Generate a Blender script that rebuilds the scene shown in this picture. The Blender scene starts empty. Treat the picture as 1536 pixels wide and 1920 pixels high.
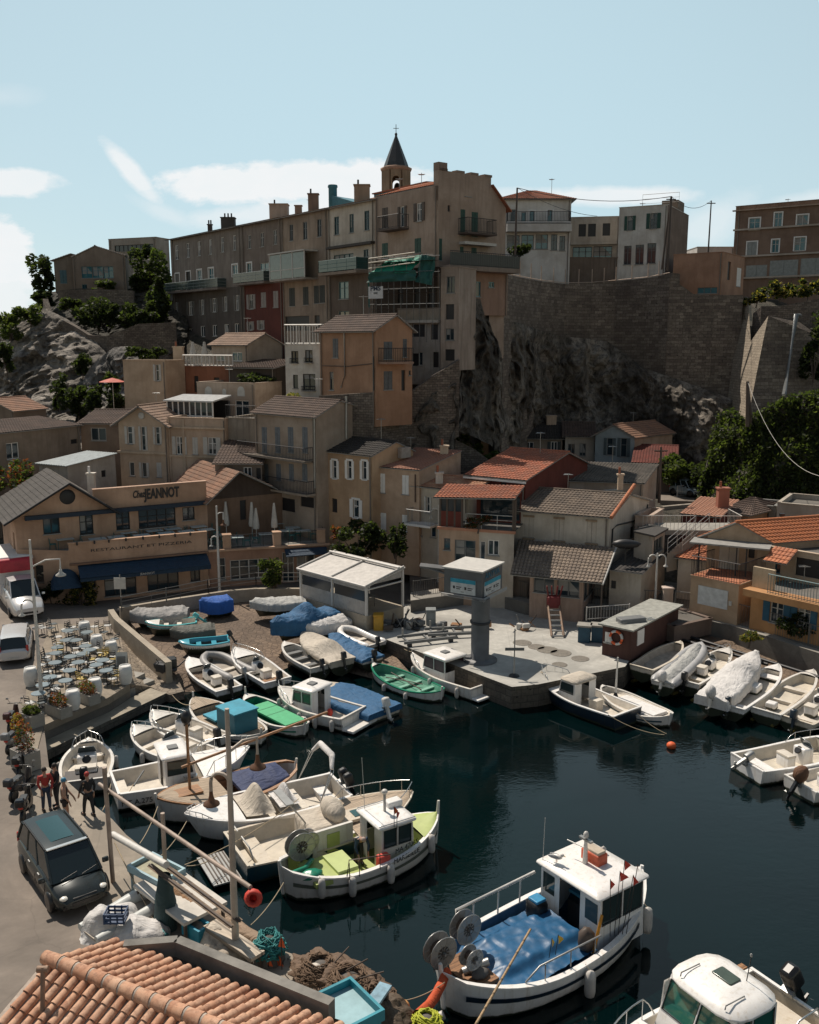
import bpy,math,random
from math import sin,cos,pi,radians as R,sqrt,hypot,atan2
from mathutils import Vector,Matrix,noise
random.seed(7)
SC = bpy.context.scene
COL = SC.collection
# ------------------------------------------------------------ camera, sky, sun, exposure
F = 1750.0;PITCH = R(10.4);CAM = Vector((0,0,18.5))
cd = bpy.data.cameras.new('camera');cam = bpy.data.objects.new('camera',cd);COL.objects.link(cam)
cam.location = CAM;cam.rotation_euler = (pi/2 - PITCH,0,0)
cd.sensor_fit = 'HORIZONTAL';cd.sensor_width = 36;cd.lens = F/1536*36;cd.clip_start = .3;cd.clip_end = 4000
SC.camera = cam
SC.view_settings.view_transform = 'Standard';SC.view_settings.look = 'None'
SC.view_settings.exposure = 0.0;SC.view_settings.gamma = 1.0
SUN_EL,SUN_AZ = R(55),R(-37)          # azimuth measured from +Y towards +X
sd = Vector((sin(SUN_AZ)*cos(SUN_EL),cos(SUN_AZ)*cos(SUN_EL),sin(SUN_EL)))
ld = bpy.data.lights.new('sun','SUN');sun = bpy.data.objects.new('sun',ld);COL.objects.link(sun)
ld.energy = 4.8;ld.angle = R(.5);ld.color = (1,.90,.78)
sun.rotation_euler = sd.to_track_quat('Z','Y').to_euler()

def ray(px,py):
 a = (px-768)/F;b = (960-py)/F
 return Vector((a,cos(PITCH)+b*sin(PITCH),-sin(PITCH)+b*cos(PITCH)))
def at(px,py,Y):
 d = ray(px,py);return CAM + d*(Y/d.y)
def onz(px,py,z):
 d = ray(px,py);return CAM + d*((z-CAM.z)/d.z)

def build_world():
 w = bpy.data.worlds.new('World');SC.world = w;w.use_nodes = True
 nt = w.node_tree;N = nt.nodes;L = nt.links;N.clear()
 out = N.new('ShaderNodeOutputWorld');bg = N.new('ShaderNodeBackground')
 sky = N.new('ShaderNodeTexSky');sky.sky_type = 'NISHITA';sky.sun_disc = False
 sky.sun_elevation = SUN_EL;sky.sun_rotation = SUN_AZ
 sky.air_density = .9;sky.dust_density = .35;sky.ozone_density = 2.0;sky.altitude = 300
 bg.inputs[1].default_value = SKY_STR = 0.11
 tc = N.new('ShaderNodeTexCoord');sep = N.new('ShaderNodeSeparateXYZ');L.new(tc.outputs['Generated'],sep.inputs[0])
 def mth(op,a,b=None,c=None,clamp=False):
  m = N.new('ShaderNodeMath');m.operation = op;m.use_clamp = clamp
  for i,v in enumerate((a,b,c)):
   if v is None: continue
   if isinstance(v,(int,float)): m.inputs[i].default_value = v
   else: L.new(v,m.inputs[i])
  return m.outputs[0]
 ys = mth('MAXIMUM',sep.outputs[1],.02)
 u = mth('DIVIDE',sep.outputs[0],ys);v = mth('DIVIDE',sep.outputs[2],ys)
 cmb = N.new('ShaderNodeCombineXYZ');L.new(u,cmb.inputs[0]);L.new(v,cmb.inputs[1])
 def nz(scale,det,rough=.6,dist=0,stretch=(1,1,1)):
  mp = N.new('ShaderNodeMapping');mp.inputs['Scale'].default_value = stretch;L.new(cmb.outputs[0],mp.inputs[0])
  n = N.new('ShaderNodeTexNoise');n.inputs['Scale'].default_value = scale;n.inputs['Detail'].default_value = det
  n.inputs['Roughness'].default_value = rough;n.inputs['Distortion'].default_value = dist
  L.new(mp.outputs[0],n.inputs[0]);return n.outputs[0]
 n1 = nz(9,8,.62,.3,(1,1.8,1));n2 = nz(40,6,.6,0,(1,1.6,1))
 d1 = mth('SUBTRACT',n1,.5);d2 = mth('SUBTRACT',n2,.5)
 tot = None
 # cloud banks given as (direction through u,v ; half sizes ; rotation ; softness ; weight)
 for (px,py,wx,wy,rot,soft,wt) in CLOUDS:
  d = ray(px,py);cu,cv = d.x/d.y,d.z/d.y
  su,sv = wx/F,wy/F
  du = mth('SUBTRACT',u,cu);dv = mth('SUBTRACT',v,cv)
  c,s = cos(rot),sin(rot)
  ru = mth('ADD',mth('MULTIPLY',du,c/su),mth('MULTIPLY',dv,s/su))
  rv = mth('ADD',mth('MULTIPLY',du,-s/sv),mth('MULTIPLY',dv,c/sv))
  r = mth('SQRT',mth('ADD',mth('MULTIPLY',ru,ru),mth('MULTIPLY',rv,rv)))
  r = mth('ADD',r,mth('MULTIPLY',d1,1.9));r = mth('ADD',r,mth('MULTIPLY',d2,.7))
  m = mth('MULTIPLY',mth('DIVIDE',mth('SUBTRACT',1.0+soft*.5,r),soft,clamp=True),wt)
  tot = m if tot is None else mth('MAXIMUM',tot,m)
 tint = N.new('ShaderNodeMix');tint.data_type = 'RGBA';tint.blend_type = 'MULTIPLY';tint.inputs[0].default_value = 1
 L.new(sky.outputs[0],tint.inputs[6]);tint.inputs[7].default_value = SKY_TINT
 # even out the glare towards the sun: thin high haze veil
 veil = N.new('ShaderNodeMix');veil.data_type = 'RGBA';sw = mth('MULTIPLY_ADD',sep.outputs[1],.85,.1,clamp=True);L.new(mth('MULTIPLY',mth('MULTIPLY',sw,sw),1.0,clamp=True),veil.inputs[0])
 L.new(tint.outputs[2],veil.inputs[6]);veil.inputs[7].default_value = SKY_VEIL
 mix = N.new('ShaderNodeMix');mix.data_type = 'RGBA'
 L.new(tot,mix.inputs[0]);L.new(veil.outputs[2],mix.inputs[6])
 sh = N.new('ShaderNodeMix');sh.data_type = 'RGBA';L.new(nz(14,5,.6,.2,(1,2,1)),sh.inputs[0])
 sh.inputs[6].default_value = (7.4,8.0,8.2,1);sh.inputs[7].default_value = (8.6,8.5,8.5,1)
 L.new(sh.outputs[2],mix.inputs[7])
 L.new(mix.outputs[2],bg.inputs[0]);L.new(bg.outputs[0],out.inputs[0])
SKY_TINT = (1.35,1.03,.72,1);SKY_VEIL = (5.1,6.95,7.8,1)
CLOUDS = [(560,340,235,36,0.03,.3,1),(680,368,150,40,-.1,.3,1),(420,345,95,22,-.1,.5,.9),
   (248,325,62,15,-.85,.7,.9),(310,400,50,12,-.4,1.1,.4),(20,342,85,22,0,.4,.9),
   (-20,470,95,58,-.5,.3,1.0),(0,540,75,60,-.4,.5,.85),(1110,368,175,15,0,.7,.85),(1330,420,75,30,.5,1.2,.5),
   (1520,375,80,12,.1,1.2,.5),(560,395,170,20,.1,.7,.7),(0,180,50,12,0,1.5,.2)]
build_world()

# ------------------------------------------------------------ materials
MATS = {}
def _mat(name):
 m = bpy.data.materials.new(name);m.use_nodes = True
 nt = m.node_tree;b = nt.nodes['Principled BSDF'];return m,nt,b
def lnk(nt,a,b): nt.links.new(a,b)
def uvn(nt,sx=1,sy=1,sz=1,kind='UV'):
 tc = nt.nodes.new('ShaderNodeTexCoord');mp = nt.nodes.new('ShaderNodeMapping')
 mp.inputs['Scale'].default_value = (sx,sy,sz);lnk(nt,tc.outputs[kind],mp.inputs[0]);return mp.outputs[0]
def noi(nt,vec,scale,det=4,rough=.6,dist=0):
 n = nt.nodes.new('ShaderNodeTexNoise');n.inputs['Scale'].default_value = scale;n.inputs['Detail'].default_value = det
 n.inputs['Roughness'].default_value = rough;n.inputs['Distortion'].default_value = dist;lnk(nt,vec,n.inputs[0]);return n.outputs[0]
def ramp(nt,fac,stops):
 r = nt.nodes.new('ShaderNodeValToRGB');e = r.color_ramp.elements
 while len(e) < len(stops): e.new(.5)
 for i,(p,c) in enumerate(stops):
  e[i].position = p;e[i].color = (c,c,c,1) if isinstance(c,(int,float)) else (*c[:3],1)
 lnk(nt,fac,r.inputs[0]);return r.outputs[0]
def mixc(nt,fac,a,b,mode='MIX'):
 m = nt.nodes.new('ShaderNodeMix');m.data_type = 'RGBA';m.blend_type = mode
 for i,v in ((0,fac),(6,a),(7,b)):
  if isinstance(v,(int,float)): m.inputs[i].default_value = v
  elif isinstance(v,(tuple,list)): m.inputs[i].default_value = (*v[:3],1)
  else: lnk(nt,v,m.inputs[i])
 return m.outputs[2]
def bump(nt,b,h,s=.3,d=.02):
 n = nt.nodes.new('ShaderNodeBump');n.inputs['Strength'].default_value = s;n.inputs['Distance'].default_value = d
 lnk(nt,h,n.inputs['Height']);lnk(nt,n.outputs[0],b.inputs['Normal'])
def sc(c,k): return tuple(min(1,x*k) for x in c[:3])

def plaster(c,dirt=.5,key=None):
 k = ('pl',c,dirt)
 if k in MATS: return MATS[k]
 m,nt,b = _mat('plaster');uv = uvn(nt);st = uvn(nt,2.2,.22,1)
 big = ramp(nt,noi(nt,uv,.35,6,.65,.4),[(.40,0),(.60,1)])
 strk = ramp(nt,noi(nt,st,1.2,5,.6),[(.48,0),(.70,1)])
 col = mixc(nt,big,c,(c[0]*.74,c[1]*.71,c[2]*.68))
 col = mixc(nt,mixc(nt,dirt,(0,0,0),strk),col,(c[0]*.5,c[1]*.47,c[2]*.45))
 fine = noi(nt,uv,6,5,.7)
 col = mixc(nt,ramp(nt,fine,[(.3,.25*dirt+.1),(.7,0)]),col,sc(c,.6))
 lnk(nt,col,b.inputs['Base Color']);b.inputs['Roughness'].default_value = .92
 bump(nt,b,noi(nt,uv,18,4,.7),.35,.015);MATS[k] = m;return m

def flat(c,rough=.6,metal=0,var=.15,scale=3,spec=.5,bmp=.0,name='paint'):
 k = ('fl',c,rough,metal,var,scale,spec,bmp)
 if k in MATS: return MATS[k]
 m,nt,b = _mat(name);uv = uvn(nt,kind='Object')
 n = ramp(nt,noi(nt,uv,scale,5,.65),[(.35,0),(.7,1)])
 lnk(nt,mixc(nt,n,c,sc(c,1-var*2)),b.inputs['Base Color'])
 b.inputs['Roughness'].default_value = rough;b.inputs['Metallic'].default_value = metal
 b.inputs['Specular IOR Level'].default_value = spec
 if bmp: bump(nt,b,noi(nt,uv,scale*5,4,.6),bmp,.02)
 MATS[k] = m;return m

def tiles(c1,c2,c3):
 k = ('ti',c1,c2,c3)
 if k in MATS: return MATS[k]
 m,nt,b = _mat('roof_tiles');uv = uvn(nt)
 br = nt.nodes.new('ShaderNodeTexBrick');lnk(nt,uv,br.inputs[0])
 br.inputs['Color1'].default_value = (*c1,1);br.inputs['Color2'].default_value = (*c2,1);br.inputs['Mortar'].default_value = (*sc(c3,.5),1)
 br.inputs['Scale'].default_value = 1;br.inputs['Brick Width'].default_value = .25;br.inputs['Row Height'].default_value = .36
 br.inputs['Mortar Size'].default_value = .012;br.offset = 0
 n = ramp(nt,noi(nt,uv,.8,6,.7,.3),[(.42,0),(.62,1)])
 col = mixc(nt,n,br.outputs[0],c3)
 n2 = ramp(nt,noi(nt,uv,5,4,.7),[(.35,.35),(.65,0)])
 lnk(nt,mixc(nt,n2,col,sc(c1,.45)),b.inputs['Base Color']);b.inputs['Roughness'].default_value = .9;MATS[k] = m;return m

def stone(c1,c2,w=.5,h=.22,mort=.02,bs=.8,dirt=.6):
 k = ('st',c1,c2,w,h)
 if k in MATS: return MATS[k]
 m,nt,b = _mat('rubble_stone');uv = uvn(nt)
 nd = nt.nodes.new('ShaderNodeTexNoise');nd.inputs['Scale'].default_value = 1.6;nd.inputs['Detail'].default_value = 3;lnk(nt,uv,nd.inputs[0])
 uvd = mixc(nt,.09,uv,nd.outputs[1],'ADD')
 br = nt.nodes.new('ShaderNodeTexBrick');lnk(nt,uvd,br.inputs[0])
 br.inputs['Color1'].default_value = (*c1,1);br.inputs['Color2'].default_value = (*c2,1);br.inputs['Mortar'].default_value = (*sc(c2,.4),1)
 br.inputs['Scale'].default_value = 1;br.inputs['Brick Width'].default_value = w;br.inputs['Row Height'].default_value = h
 br.inputs['Mortar Size'].default_value = mort;br.inputs['Mortar Smooth'].default_value = .6
 v = nt.nodes.new('ShaderNodeTexVoronoi');v.inputs['Scale'].default_value = 1.4;lnk(nt,uvn(nt,1,2.2,1),v.inputs[0])
 holes = ramp(nt,v.outputs[0],[(.06,1),(.13,0)])
 big = ramp(nt,noi(nt,uv,.22,6,.65,.5),[(.4,0),(.65,1)])
 col = mixc(nt,mixc(nt,dirt,(0,0,0),big),br.outputs[0],sc(c2,.55))
 col = mixc(nt,ramp(nt,noi(nt,uv,5,5,.75),[(.35,.6),(.6,0)]),col,sc(c2,.4))
 col = mixc(nt,holes,col,(.012,.012,.012))
 lnk(nt,col,b.inputs['Base Color']);b.inputs['Roughness'].default_value = .95
 h_ = mixc(nt,.45,br.outputs[1],noi(nt,uv,6,5,.7));
 bump(nt,b,mixc(nt,.5,noi(nt,uv,4,6,.75),holes,'SUBTRACT'),bs,.12);MATS[k] = m;return m

def rockm(c1,c2,c3,scale=.25):
 k = ('rk',c1,c2,c3,scale)
 if k in MATS: return MATS[k]
 m,nt,b = _mat('rock');o = uvn(nt,kind='Object');oz = uvn(nt,1,1,.35,kind='Object')
 n = noi(nt,oz,scale,9,.7,.6)
 col = ramp(nt,n,[(.36,c1),(.5,c2),(.62,c3)])
 n2 = noi(nt,o,scale*7,7,.75,.3)
 col = mixc(nt,ramp(nt,n2,[(.36,.85),(.55,0)]),col,sc(c1,.35))
 lnk(nt,col,b.inputs['Base Color']);b.inputs['Roughness'].default_value = .95
 bump(nt,b,noi(nt,o,scale*9,9,.78,.4),.9,.35);MATS[k] = m;return m

def concrete(c,scale=.5,var=.35,rough=.85):
 k = ('co',c,scale,var)
 if k in MATS: return MATS[k]
 m,nt,b = _mat('concrete');o = uvn(nt,kind='Object')
 n = ramp(nt,noi(nt,o,scale,8,.68,.5),[(.40,0),(.60,1)])
 n2 = ramp(nt,noi(nt,o,scale*8,6,.7),[(.4,.6),(.66,0)])
 v = nt.nodes.new('ShaderNodeTexVoronoi');v.feature = 'DISTANCE_TO_EDGE';v.inputs['Scale'].default_value = .22
 lnk(nt,mixc(nt,.25,o,noi(nt,o,1.2,5),'ADD'),v.inputs[0])
 col = mixc(nt,n,c,sc(c,1-var));col = mixc(nt,n2,col,sc(c,.65))
 col = mixc(nt,ramp(nt,v.outputs[0],[(.0,.3),(.006,0)]),col,sc(c,.35))
 lnk(nt,col,b.inputs['Base Color']);b.inputs['Roughness'].default_value = rough
 bump(nt,b,noi(nt,o,scale*20,5,.7),.4,.02);MATS[k] = m;return m

def cobble(c1,c2):
 m,nt,b = _mat('cobblestone');o = uvn(nt,kind='Object')
 v = nt.nodes.new('ShaderNodeTexVoronoi');v.inputs['Scale'].default_value = 3.2;lnk(nt,o,v.inputs[0])
 v2 = nt.nodes.new('ShaderNodeTexVoronoi');v2.feature = 'DISTANCE_TO_EDGE';v2.inputs['Scale'].default_value = 3.2;lnk(nt,o,v2.inputs[0])
 hs = nt.nodes.new('ShaderNodeSeparateColor');lnk(nt,v.outputs[1],hs.inputs[0])
 col = mixc(nt,hs.outputs[0],c1,c2)
 big = ramp(nt,noi(nt,o,.35,6,.65,.5),[(.4,0),(.65,.8)]);col = mixc(nt,big,col,sc(c2,.6))
 col = mixc(nt,ramp(nt,v2.outputs[0],[(.01,.7),(.05,0)]),col,sc(c2,.35))
 lnk(nt,col,b.inputs['Base Color']);b.inputs['Roughness'].default_value = .85
 bump(nt,b,ramp(nt,v2.outputs[0],[(0,0),(.12,1)]),.6,.05);return m

def glass(c=(.02,.035,.045),rough=.06):
 k = ('gl',c,rough)
 if k in MATS: return MATS[k]
 m,nt,b = _mat('window_glass');b.inputs['Base Color'].default_value = (*c,1);b.inputs['Roughness'].default_value = rough
 b.inputs['Specular IOR Level'].default_value = .7
 bump(nt,b,noi(nt,uvn(nt),.8,2),.06,.05);MATS[k] = m;return m

def wood(c,w=.14,rough=.7):
 k = ('wd',c,w)
 if k in MATS: return MATS[k]
 m,nt,b = _mat('wood_planks');uv = uvn(nt,kind='Object')
 st = uvn(nt,1,12,1,kind='Object')
 n = noi(nt,st,1.5,6,.65)
 col = ramp(nt,n,[(.3,sc(c,.5)),(.55,c),(.75,sc(c,1.3))])
 wv = nt.nodes.new('ShaderNodeTexWave');wv.bands_direction = 'Y';wv.inputs['Scale'].default_value = .314/w;lnk(nt,uv,wv.inputs[0])
 col = mixc(nt,ramp(nt,wv.outputs[1],[(.02,.8),(.08,0)]),col,sc(c,.25))
 lnk(nt,col,b.inputs['Base Color']);b.inputs['Roughness'].default_value = rough;MATS[k] = m;return m

def leafm(c1,c2):
 k = ('lf',c1,c2)
 if k in MATS: return MATS[k]
 m,nt,b = _mat('foliage');o = uvn(nt,kind='Object')
 col = ramp(nt,noi(nt,o,.9,5,.7),[(.35,c1),(.65,c2)])
 g = nt.nodes.new('ShaderNodeObjectInfo')
 lnk(nt,mixc(nt,ramp(nt,noi(nt,o,7,2),[(.4,0),(.6,.6)]),col,sc(c1,.6)),b.inputs['Base Color'])
 b.inputs['Roughness'].default_value = .6;b.inputs['Specular IOR Level'].default_value = .25
 tr = nt.nodes.new('ShaderNodeBsdfTranslucent');tr.inputs[0].default_value = (c2[0]*2.2,c2[1]*2.4,c2[2]*1.2,1);ms = nt.nodes.new('ShaderNodeMixShader');ms.inputs[0].default_value = .4
 lnk(nt,b.outputs[0],ms.inputs[1]);lnk(nt,tr.outputs[0],ms.inputs[2]);lnk(nt,ms.outputs[0],nt.nodes['Material Output'].inputs[0]);MATS[k] = m;return m

def fabric(c,var=.1):
 k = ('fb',c)
 if k in MATS: return MATS[k]
 m,nt,b = _mat('fabric');o = uvn(nt,kind='Object')
 n = ramp(nt,noi(nt,o,2.5,6,.65),[(.4,0),(.65,1)])
 lnk(nt,mixc(nt,n,c,sc(c,1-var*2)),b.inputs['Base Color']);b.inputs['Roughness'].default_value = .75
 wr = noi(nt,uvn(nt,1,2.5,1,kind='Object'),1.6,4,.55,1.2)
 bump(nt,b,wr,.8,.12);MATS[k] = m;return m

# ------------------------------------------------------------ mesh builder
class MB:
 def __init__(s): s.v = [];s.f = [];s.m = [];s.mats = [];s.sm = [];s.uvov = {}
 def mi(s,m):
  if m not in s.mats: s.mats.append(m)
  return s.mats.index(m)
 def face(s,pts,m,smooth=False,uv=None):
  i = len(s.v);s.v.extend([tuple(p) for p in pts]);s.f.append(tuple(range(i,i+len(pts))));s.m.append(s.mi(m));s.sm.append(smooth)
  if uv: s.uvov[len(s.f)-1] = uv
  return s
 def grid(s,rows,m,smooth=True,closed=False,uvs=None):
  i = len(s.v);nr = len(rows);nc = len(rows[0])
  for r in rows: s.v.extend([tuple(p) for p in r])
  k = s.mi(m)
  for a in range(nr-1):
   for c in range(nc if closed else nc-1):
    c2 = (c+1) % nc
    s.f.append((i+a*nc+c,i+a*nc+c2,i+(a+1)*nc+c2,i+(a+1)*nc+c));s.m.append(k);s.sm.append(smooth)
    if uvs: s.uvov[len(s.f)-1] = [uvs[a][c],uvs[a][c2],uvs[a+1][c2],uvs[a+1][c]]
  return s
 def box(s,c,d,m,rz=0,M=None,bev=0):
  x,y,z = d[0]/2,d[1]/2,d[2]/2;T = Matrix.Translation(c) @ Matrix.Rotation(rz,4,'Z') if M is None else M @ Matrix.Translation(c) @ Matrix.Rotation(rz,4,'Z')
  P = [T @ Vector(p) for p in ((-x,-y,-z),(x,-y,-z),(x,y,-z),(-x,y,-z),(-x,-y,z),(x,-y,z),(x,y,z),(-x,y,z))]
  i = len(s.v);s.v.extend([tuple(p) for p in P]);k = s.mi(m)
  for q in ((0,3,2,1),(4,5,6,7),(0,1,5,4),(1,2,6,5),(2,3,7,6),(3,0,4,7)):
   s.f.append(tuple(i+a for a in q));s.m.append(k);s.sm.append(False)
  return s
 def prism(s,poly,z0,z1,m,top=True,bot=True,mside=None):
  n = len(poly);zz0 = z0 if isinstance(z0,(list,tuple)) else [z0]*n;zz1 = z1 if isinstance(z1,(list,tuple)) else [z1]*n
  ms = mside or m
  for a in range(n):
   b = (a+1) % n
   s.face([(poly[a][0],poly[a][1],zz0[a]),(poly[b][0],poly[b][1],zz0[b]),(poly[b][0],poly[b][1],zz1[b]),(poly[a][0],poly[a][1],zz1[a])],ms)
  if top: s.face([(p[0],p[1],z) for p,z in zip(poly,zz1)],m)
  if bot: s.face([(p[0],p[1],z) for p,z in zip(poly,zz0)][::-1],m)
  return s
 def tube(s,pts,r,m,n=6,cap=True,smooth=True):
  pts = [Vector(p) for p in pts];rr = r if isinstance(r,(list,tuple)) else [r]*len(pts)
  rows = []
  for i,p in enumerate(pts):
   t = (pts[min(i+1,len(pts)-1)] - pts[max(i-1,0)])
   if t.length < 1e-6: t = Vector((0,0,1))
   t.normalize();a = Vector((0,0,1)) if abs(t.z) < .9 else Vector((1,0,0))
   u = t.cross(a).normalized();w = t.cross(u)
   rows.append([p + (u*cos(2*pi*k/n) + w*sin(2*pi*k/n))*rr[i] for k in range(n)])
  s.grid(rows,m,smooth,True)
  if cap: s.face(rows[0][::-1],m);s.face(rows[-1],m)
  return s
 def lathe(s,prof,c,m,n=12,smooth=True,M=None):
  rows = []
  for (r,z) in prof:
   row = [Vector((c[0]+r*cos(2*pi*k/n),c[1]+r*sin(2*pi*k/n),c[2]+z)) for k in range(n)]
   if M is not None: row = [M @ p for p in row]
   rows.append(row)
  s.grid(rows,m,smooth,True)
  if prof[-1][0] > 1e-4: s.face(rows[-1],m)
  if prof[0][0] > 1e-4: s.face(rows[0][::-1],m)
  return s
 def blob(s,c,d,m,n=12,k=7,f=None,M=None):
  rows = []
  for i in range(k+1):
   ph = -pi/2 + pi*i/k;row = []
   for j in range(n):
    th = 2*pi*j/n;p = Vector((cos(ph)*cos(th)*d[0],cos(ph)*sin(th)*d[1],sin(ph)*d[2]))
    if f: p = f(p)
    p = Vector(c)+p
    row.append(M @ p if M is not None else p)
   rows.append(row)
  return s.grid(rows,m,True,True)
 def rbox(s,c,d,r,m,M=None,rz=0,n=3,top=True):      # box with rounded vertical edges and a softened top
  x,y = d[0]/2,d[1]/2;T = (M or Matrix()) @ Matrix.Translation(c) @ Matrix.Rotation(rz,4,'Z')
  def ring(ins,z):
   q = [];rr = max(r-ins,.001)
   for (sx,sy,a0) in ((1,1,0),(-1,1,pi/2),(-1,-1,pi),(1,-1,3*pi/2)):
    for k in range(n+1):
     a = a0+k*pi/2/n;q.append(T @ Vector((sx*(x-r)+rr*cos(a),sy*(y-r)+rr*sin(a),z)))
   return q
  h = d[2]/2;e = min(r,h*.5)
  rows = [ring(0,-h),ring(0,h-e),ring(e*.3,h-e*.3),ring(e,h)]
  s.grid(rows,m,True,True);s.face(rows[-1],m);s.face(rows[0][::-1],m);return s
 def build(s,name,parent=None,loc=None,merge=False):
  me = bpy.data.meshes.new(name);me.from_pydata(s.v,[],s.f)
  for m in s.mats: me.materials.append(m)
  me.polygons.foreach_set('material_index',s.m);me.polygons.foreach_set('use_smooth',s.sm)
  uv = me.uv_layers.new(name='UVMap');arr = [0.0]*(2*len(me.loops));li = 0
  V = s.v
  for fi,f in enumerate(s.f):
   if fi in s.uvov:
    for q in s.uvov[fi]: arr[2*li] = q[0];arr[2*li+1] = q[1];li += 1
    continue
   a,b,c = V[f[0]],V[f[1]],V[f[2]];c = V[f[-1]] if len(f) > 3 else c
   e1 = (b[0]-a[0],b[1]-a[1],b[2]-a[2]);e2 = (c[0]-a[0],c[1]-a[1],c[2]-a[2])
   nx = e1[1]*e2[2]-e1[2]*e2[1];ny = e1[2]*e2[0]-e1[0]*e2[2];nz = e1[0]*e2[1]-e1[1]*e2[0]
   if abs(nz) > .75*sqrt(nx*nx+ny*ny+nz*nz+1e-12):
    for i in f: arr[2*li] = V[i][0];arr[2*li+1] = V[i][1];li += 1
   else:
    h = hypot(nx,ny)+1e-9;tx,ty = -ny/h,nx/h
    for i in f: arr[2*li] = V[i][0]*tx+V[i][1]*ty;arr[2*li+1] = V[i][2];li += 1
  uv.data.foreach_set('uv',arr)
  me.validate();me.update()
  o = bpy.data.objects.new(name,me);COL.objects.link(o)
  if loc is not None:
   L = Vector(loc);me.transform(Matrix.Translation(-L));o.location = L
  if parent is not None:
   o.parent = parent
   if loc is None and parent.get('_w'):   # geometry was given in world coordinates
    o.matrix_parent_inverse = parent.matrix_basis.inverted()
  return o

def tag(o,label,cat,group=None,kind=None):
 if cat and not kind: kind = 'thing'
 if label: o['label'] = label
 if cat: o['category'] = cat
 if group: o['group'] = group
 if kind: o['kind'] = kind
 return o
def thing(name,label,cat,loc,rz=0,group=None,world=True):
 """Empty at the thing's base. world=True: parts are given in world coordinates."""
 o = bpy.data.objects.new(name,None);COL.objects.link(o);o.empty_display_size = .3
 o.location = Vector(loc);o.rotation_euler = (0,0,rz)
 if world: o.matrix_basis = Matrix.Translation(Vector(loc)) @ Matrix.Rotation(rz,4,'Z');o['_w'] = 1
 return tag(o,label,cat,group)
def copy_tree(o,parent=None):
 c = o.copy();COL.objects.link(c)
 if parent is not None: c.parent = parent
 for ch in [x for x in o.children]: copy_tree(ch,c)
 return c
def place(src,loc,rz=0,label=None,first=False,scale=None):
 c = src if first else copy_tree(src)
 c.location = loc;c.rotation_euler = (0,0,rz)
 if label: c['label'] = label
 if scale: c.scale = (scale,scale,scale)
 return c
def struct(mb,name,**k): return tag(mb.build(name,**k),None,None,kind='structure')
def fbm(p,o=5,s=1.0):
 v = 0;a = 1;q = Vector(p)*s
 for i in range(o): v += a*noise.noise(q);q = q*2.03+Vector((3.1,1.7,9.2));a *= .52
 return v
def V2(p): return Vector((p[0],p[1],0))
WHITE = flat((.78,.76,.73),.55,0,.06,name='white_paint')
DARK = flat((.02,.02,.022),.5,0,.05,name='dark_paint_and_shade')
METAL = flat((.35,.35,.34),.4,.6,.1,name='metal')
# ------------------------------------------------------------ the setting: water, quays, road, terrain, cliffs
def water():
 m,nt,b = _mat('harbour_water');o = uvn(nt,kind='Object')
 b.inputs['Roughness'].default_value = .045;b.inputs['IOR'].default_value = 1.33
 dn = ramp(nt,noi(nt,o,.05,3),[(.4,(.0003,.003,.0034)),(.6,(.0006,.0075,.008))])
 lnk(nt,dn,b.inputs['Base Color'])
 st = uvn(nt,1,1.7,1,kind='Object')
 h = mixc(nt,.35,noi(nt,st,1.3,3,.5,.4),noi(nt,st,4.5,3,.5,.2))
 calm = ramp(nt,noi(nt,o,.09,2),[(.42,.12),(.62,.8)])
 h = mixc(nt,calm,(.5,.5,.5),h)
 bump(nt,b,h,.075,.2)
 mb = MB();mb.face([(-900,-600,0),(900,-600,0),(900,63,0),(-900,63,0)],m)
 struct(mb,'water')
water()
QZ = 1.2
ASPH = concrete((.235,.195,.16),.18,.5);CONC = concrete((.36,.34,.30),.35,.3);CONC_D = concrete((.17,.155,.135),.5,.4)
COB = cobble((.33,.27,.20),(.22,.18,.14));RAMPM = cobble((.24,.17,.115),(.17,.12,.085))
PIER = concrete((.50,.485,.44),.3,.42)
def pz(lst,z): return [tuple(onz(x,y,z))[:2] for x,y in lst]
# road and quay: one slab with the quay edge stepping along the basin
quay_edge = pz([(1010,2080),(800,1945),(740,1880),(640,1822),(518,1780),(450,1731),(386,1670),(338,1634),(271,1594),(237,1567),(210,1537),(177,1512),(129,1469),(92,1440),(82,1360),(132,1338),(203,1308),(243,1283),(300,1285)],QZ)
back = pz([(345,1262),(215,1146),(390,1118),(480,1105),(570,1110)],QZ)
q = quay_edge[:-1] + pz([(243,1270),(205,1166),(215,1146),(390,1118),(480,1105),(570,1110)],QZ)
far_r = (0.0,72.0)
poly = q + [(-6,72),(-60,72),(-60,-10),(14,-10)]
mb = MB();mb.prism(poly,-2,QZ,ASPH,mside=CONC_D);struct(mb,'road')
# pavement sheet along the basin with slightly proud kerb
pv = pz([(800,1945),(740,1880),(640,1822),(518,1780),(450,1731),(386,1670),(338,1634),(271,1594),(237,1567),(210,1537),(177,1512),(129,1469),(92,1440)],QZ)
pv2 = pz([(56,1440),(52,1500),(60,1540),(130,1640),(200,1770),(560,1990)],QZ)
mb = MB();mb.prism(pv+pv2,QZ-.3,QZ+.03,concrete((.34,.29,.23),.4,.35));struct(mb,'pavement')
# terrace paving under the tables
tp = pz([(62,1440),(82,1362),(132,1340),(203,1310),(243,1285),(243,1240),(198,1170),(96,1172),(50,1290),(40,1400)],QZ)
mb = MB();mb.prism(tp,QZ-.3,QZ+.05,concrete((.30,.25,.19),.6,.4));struct(mb,'terrace_paving')
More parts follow.
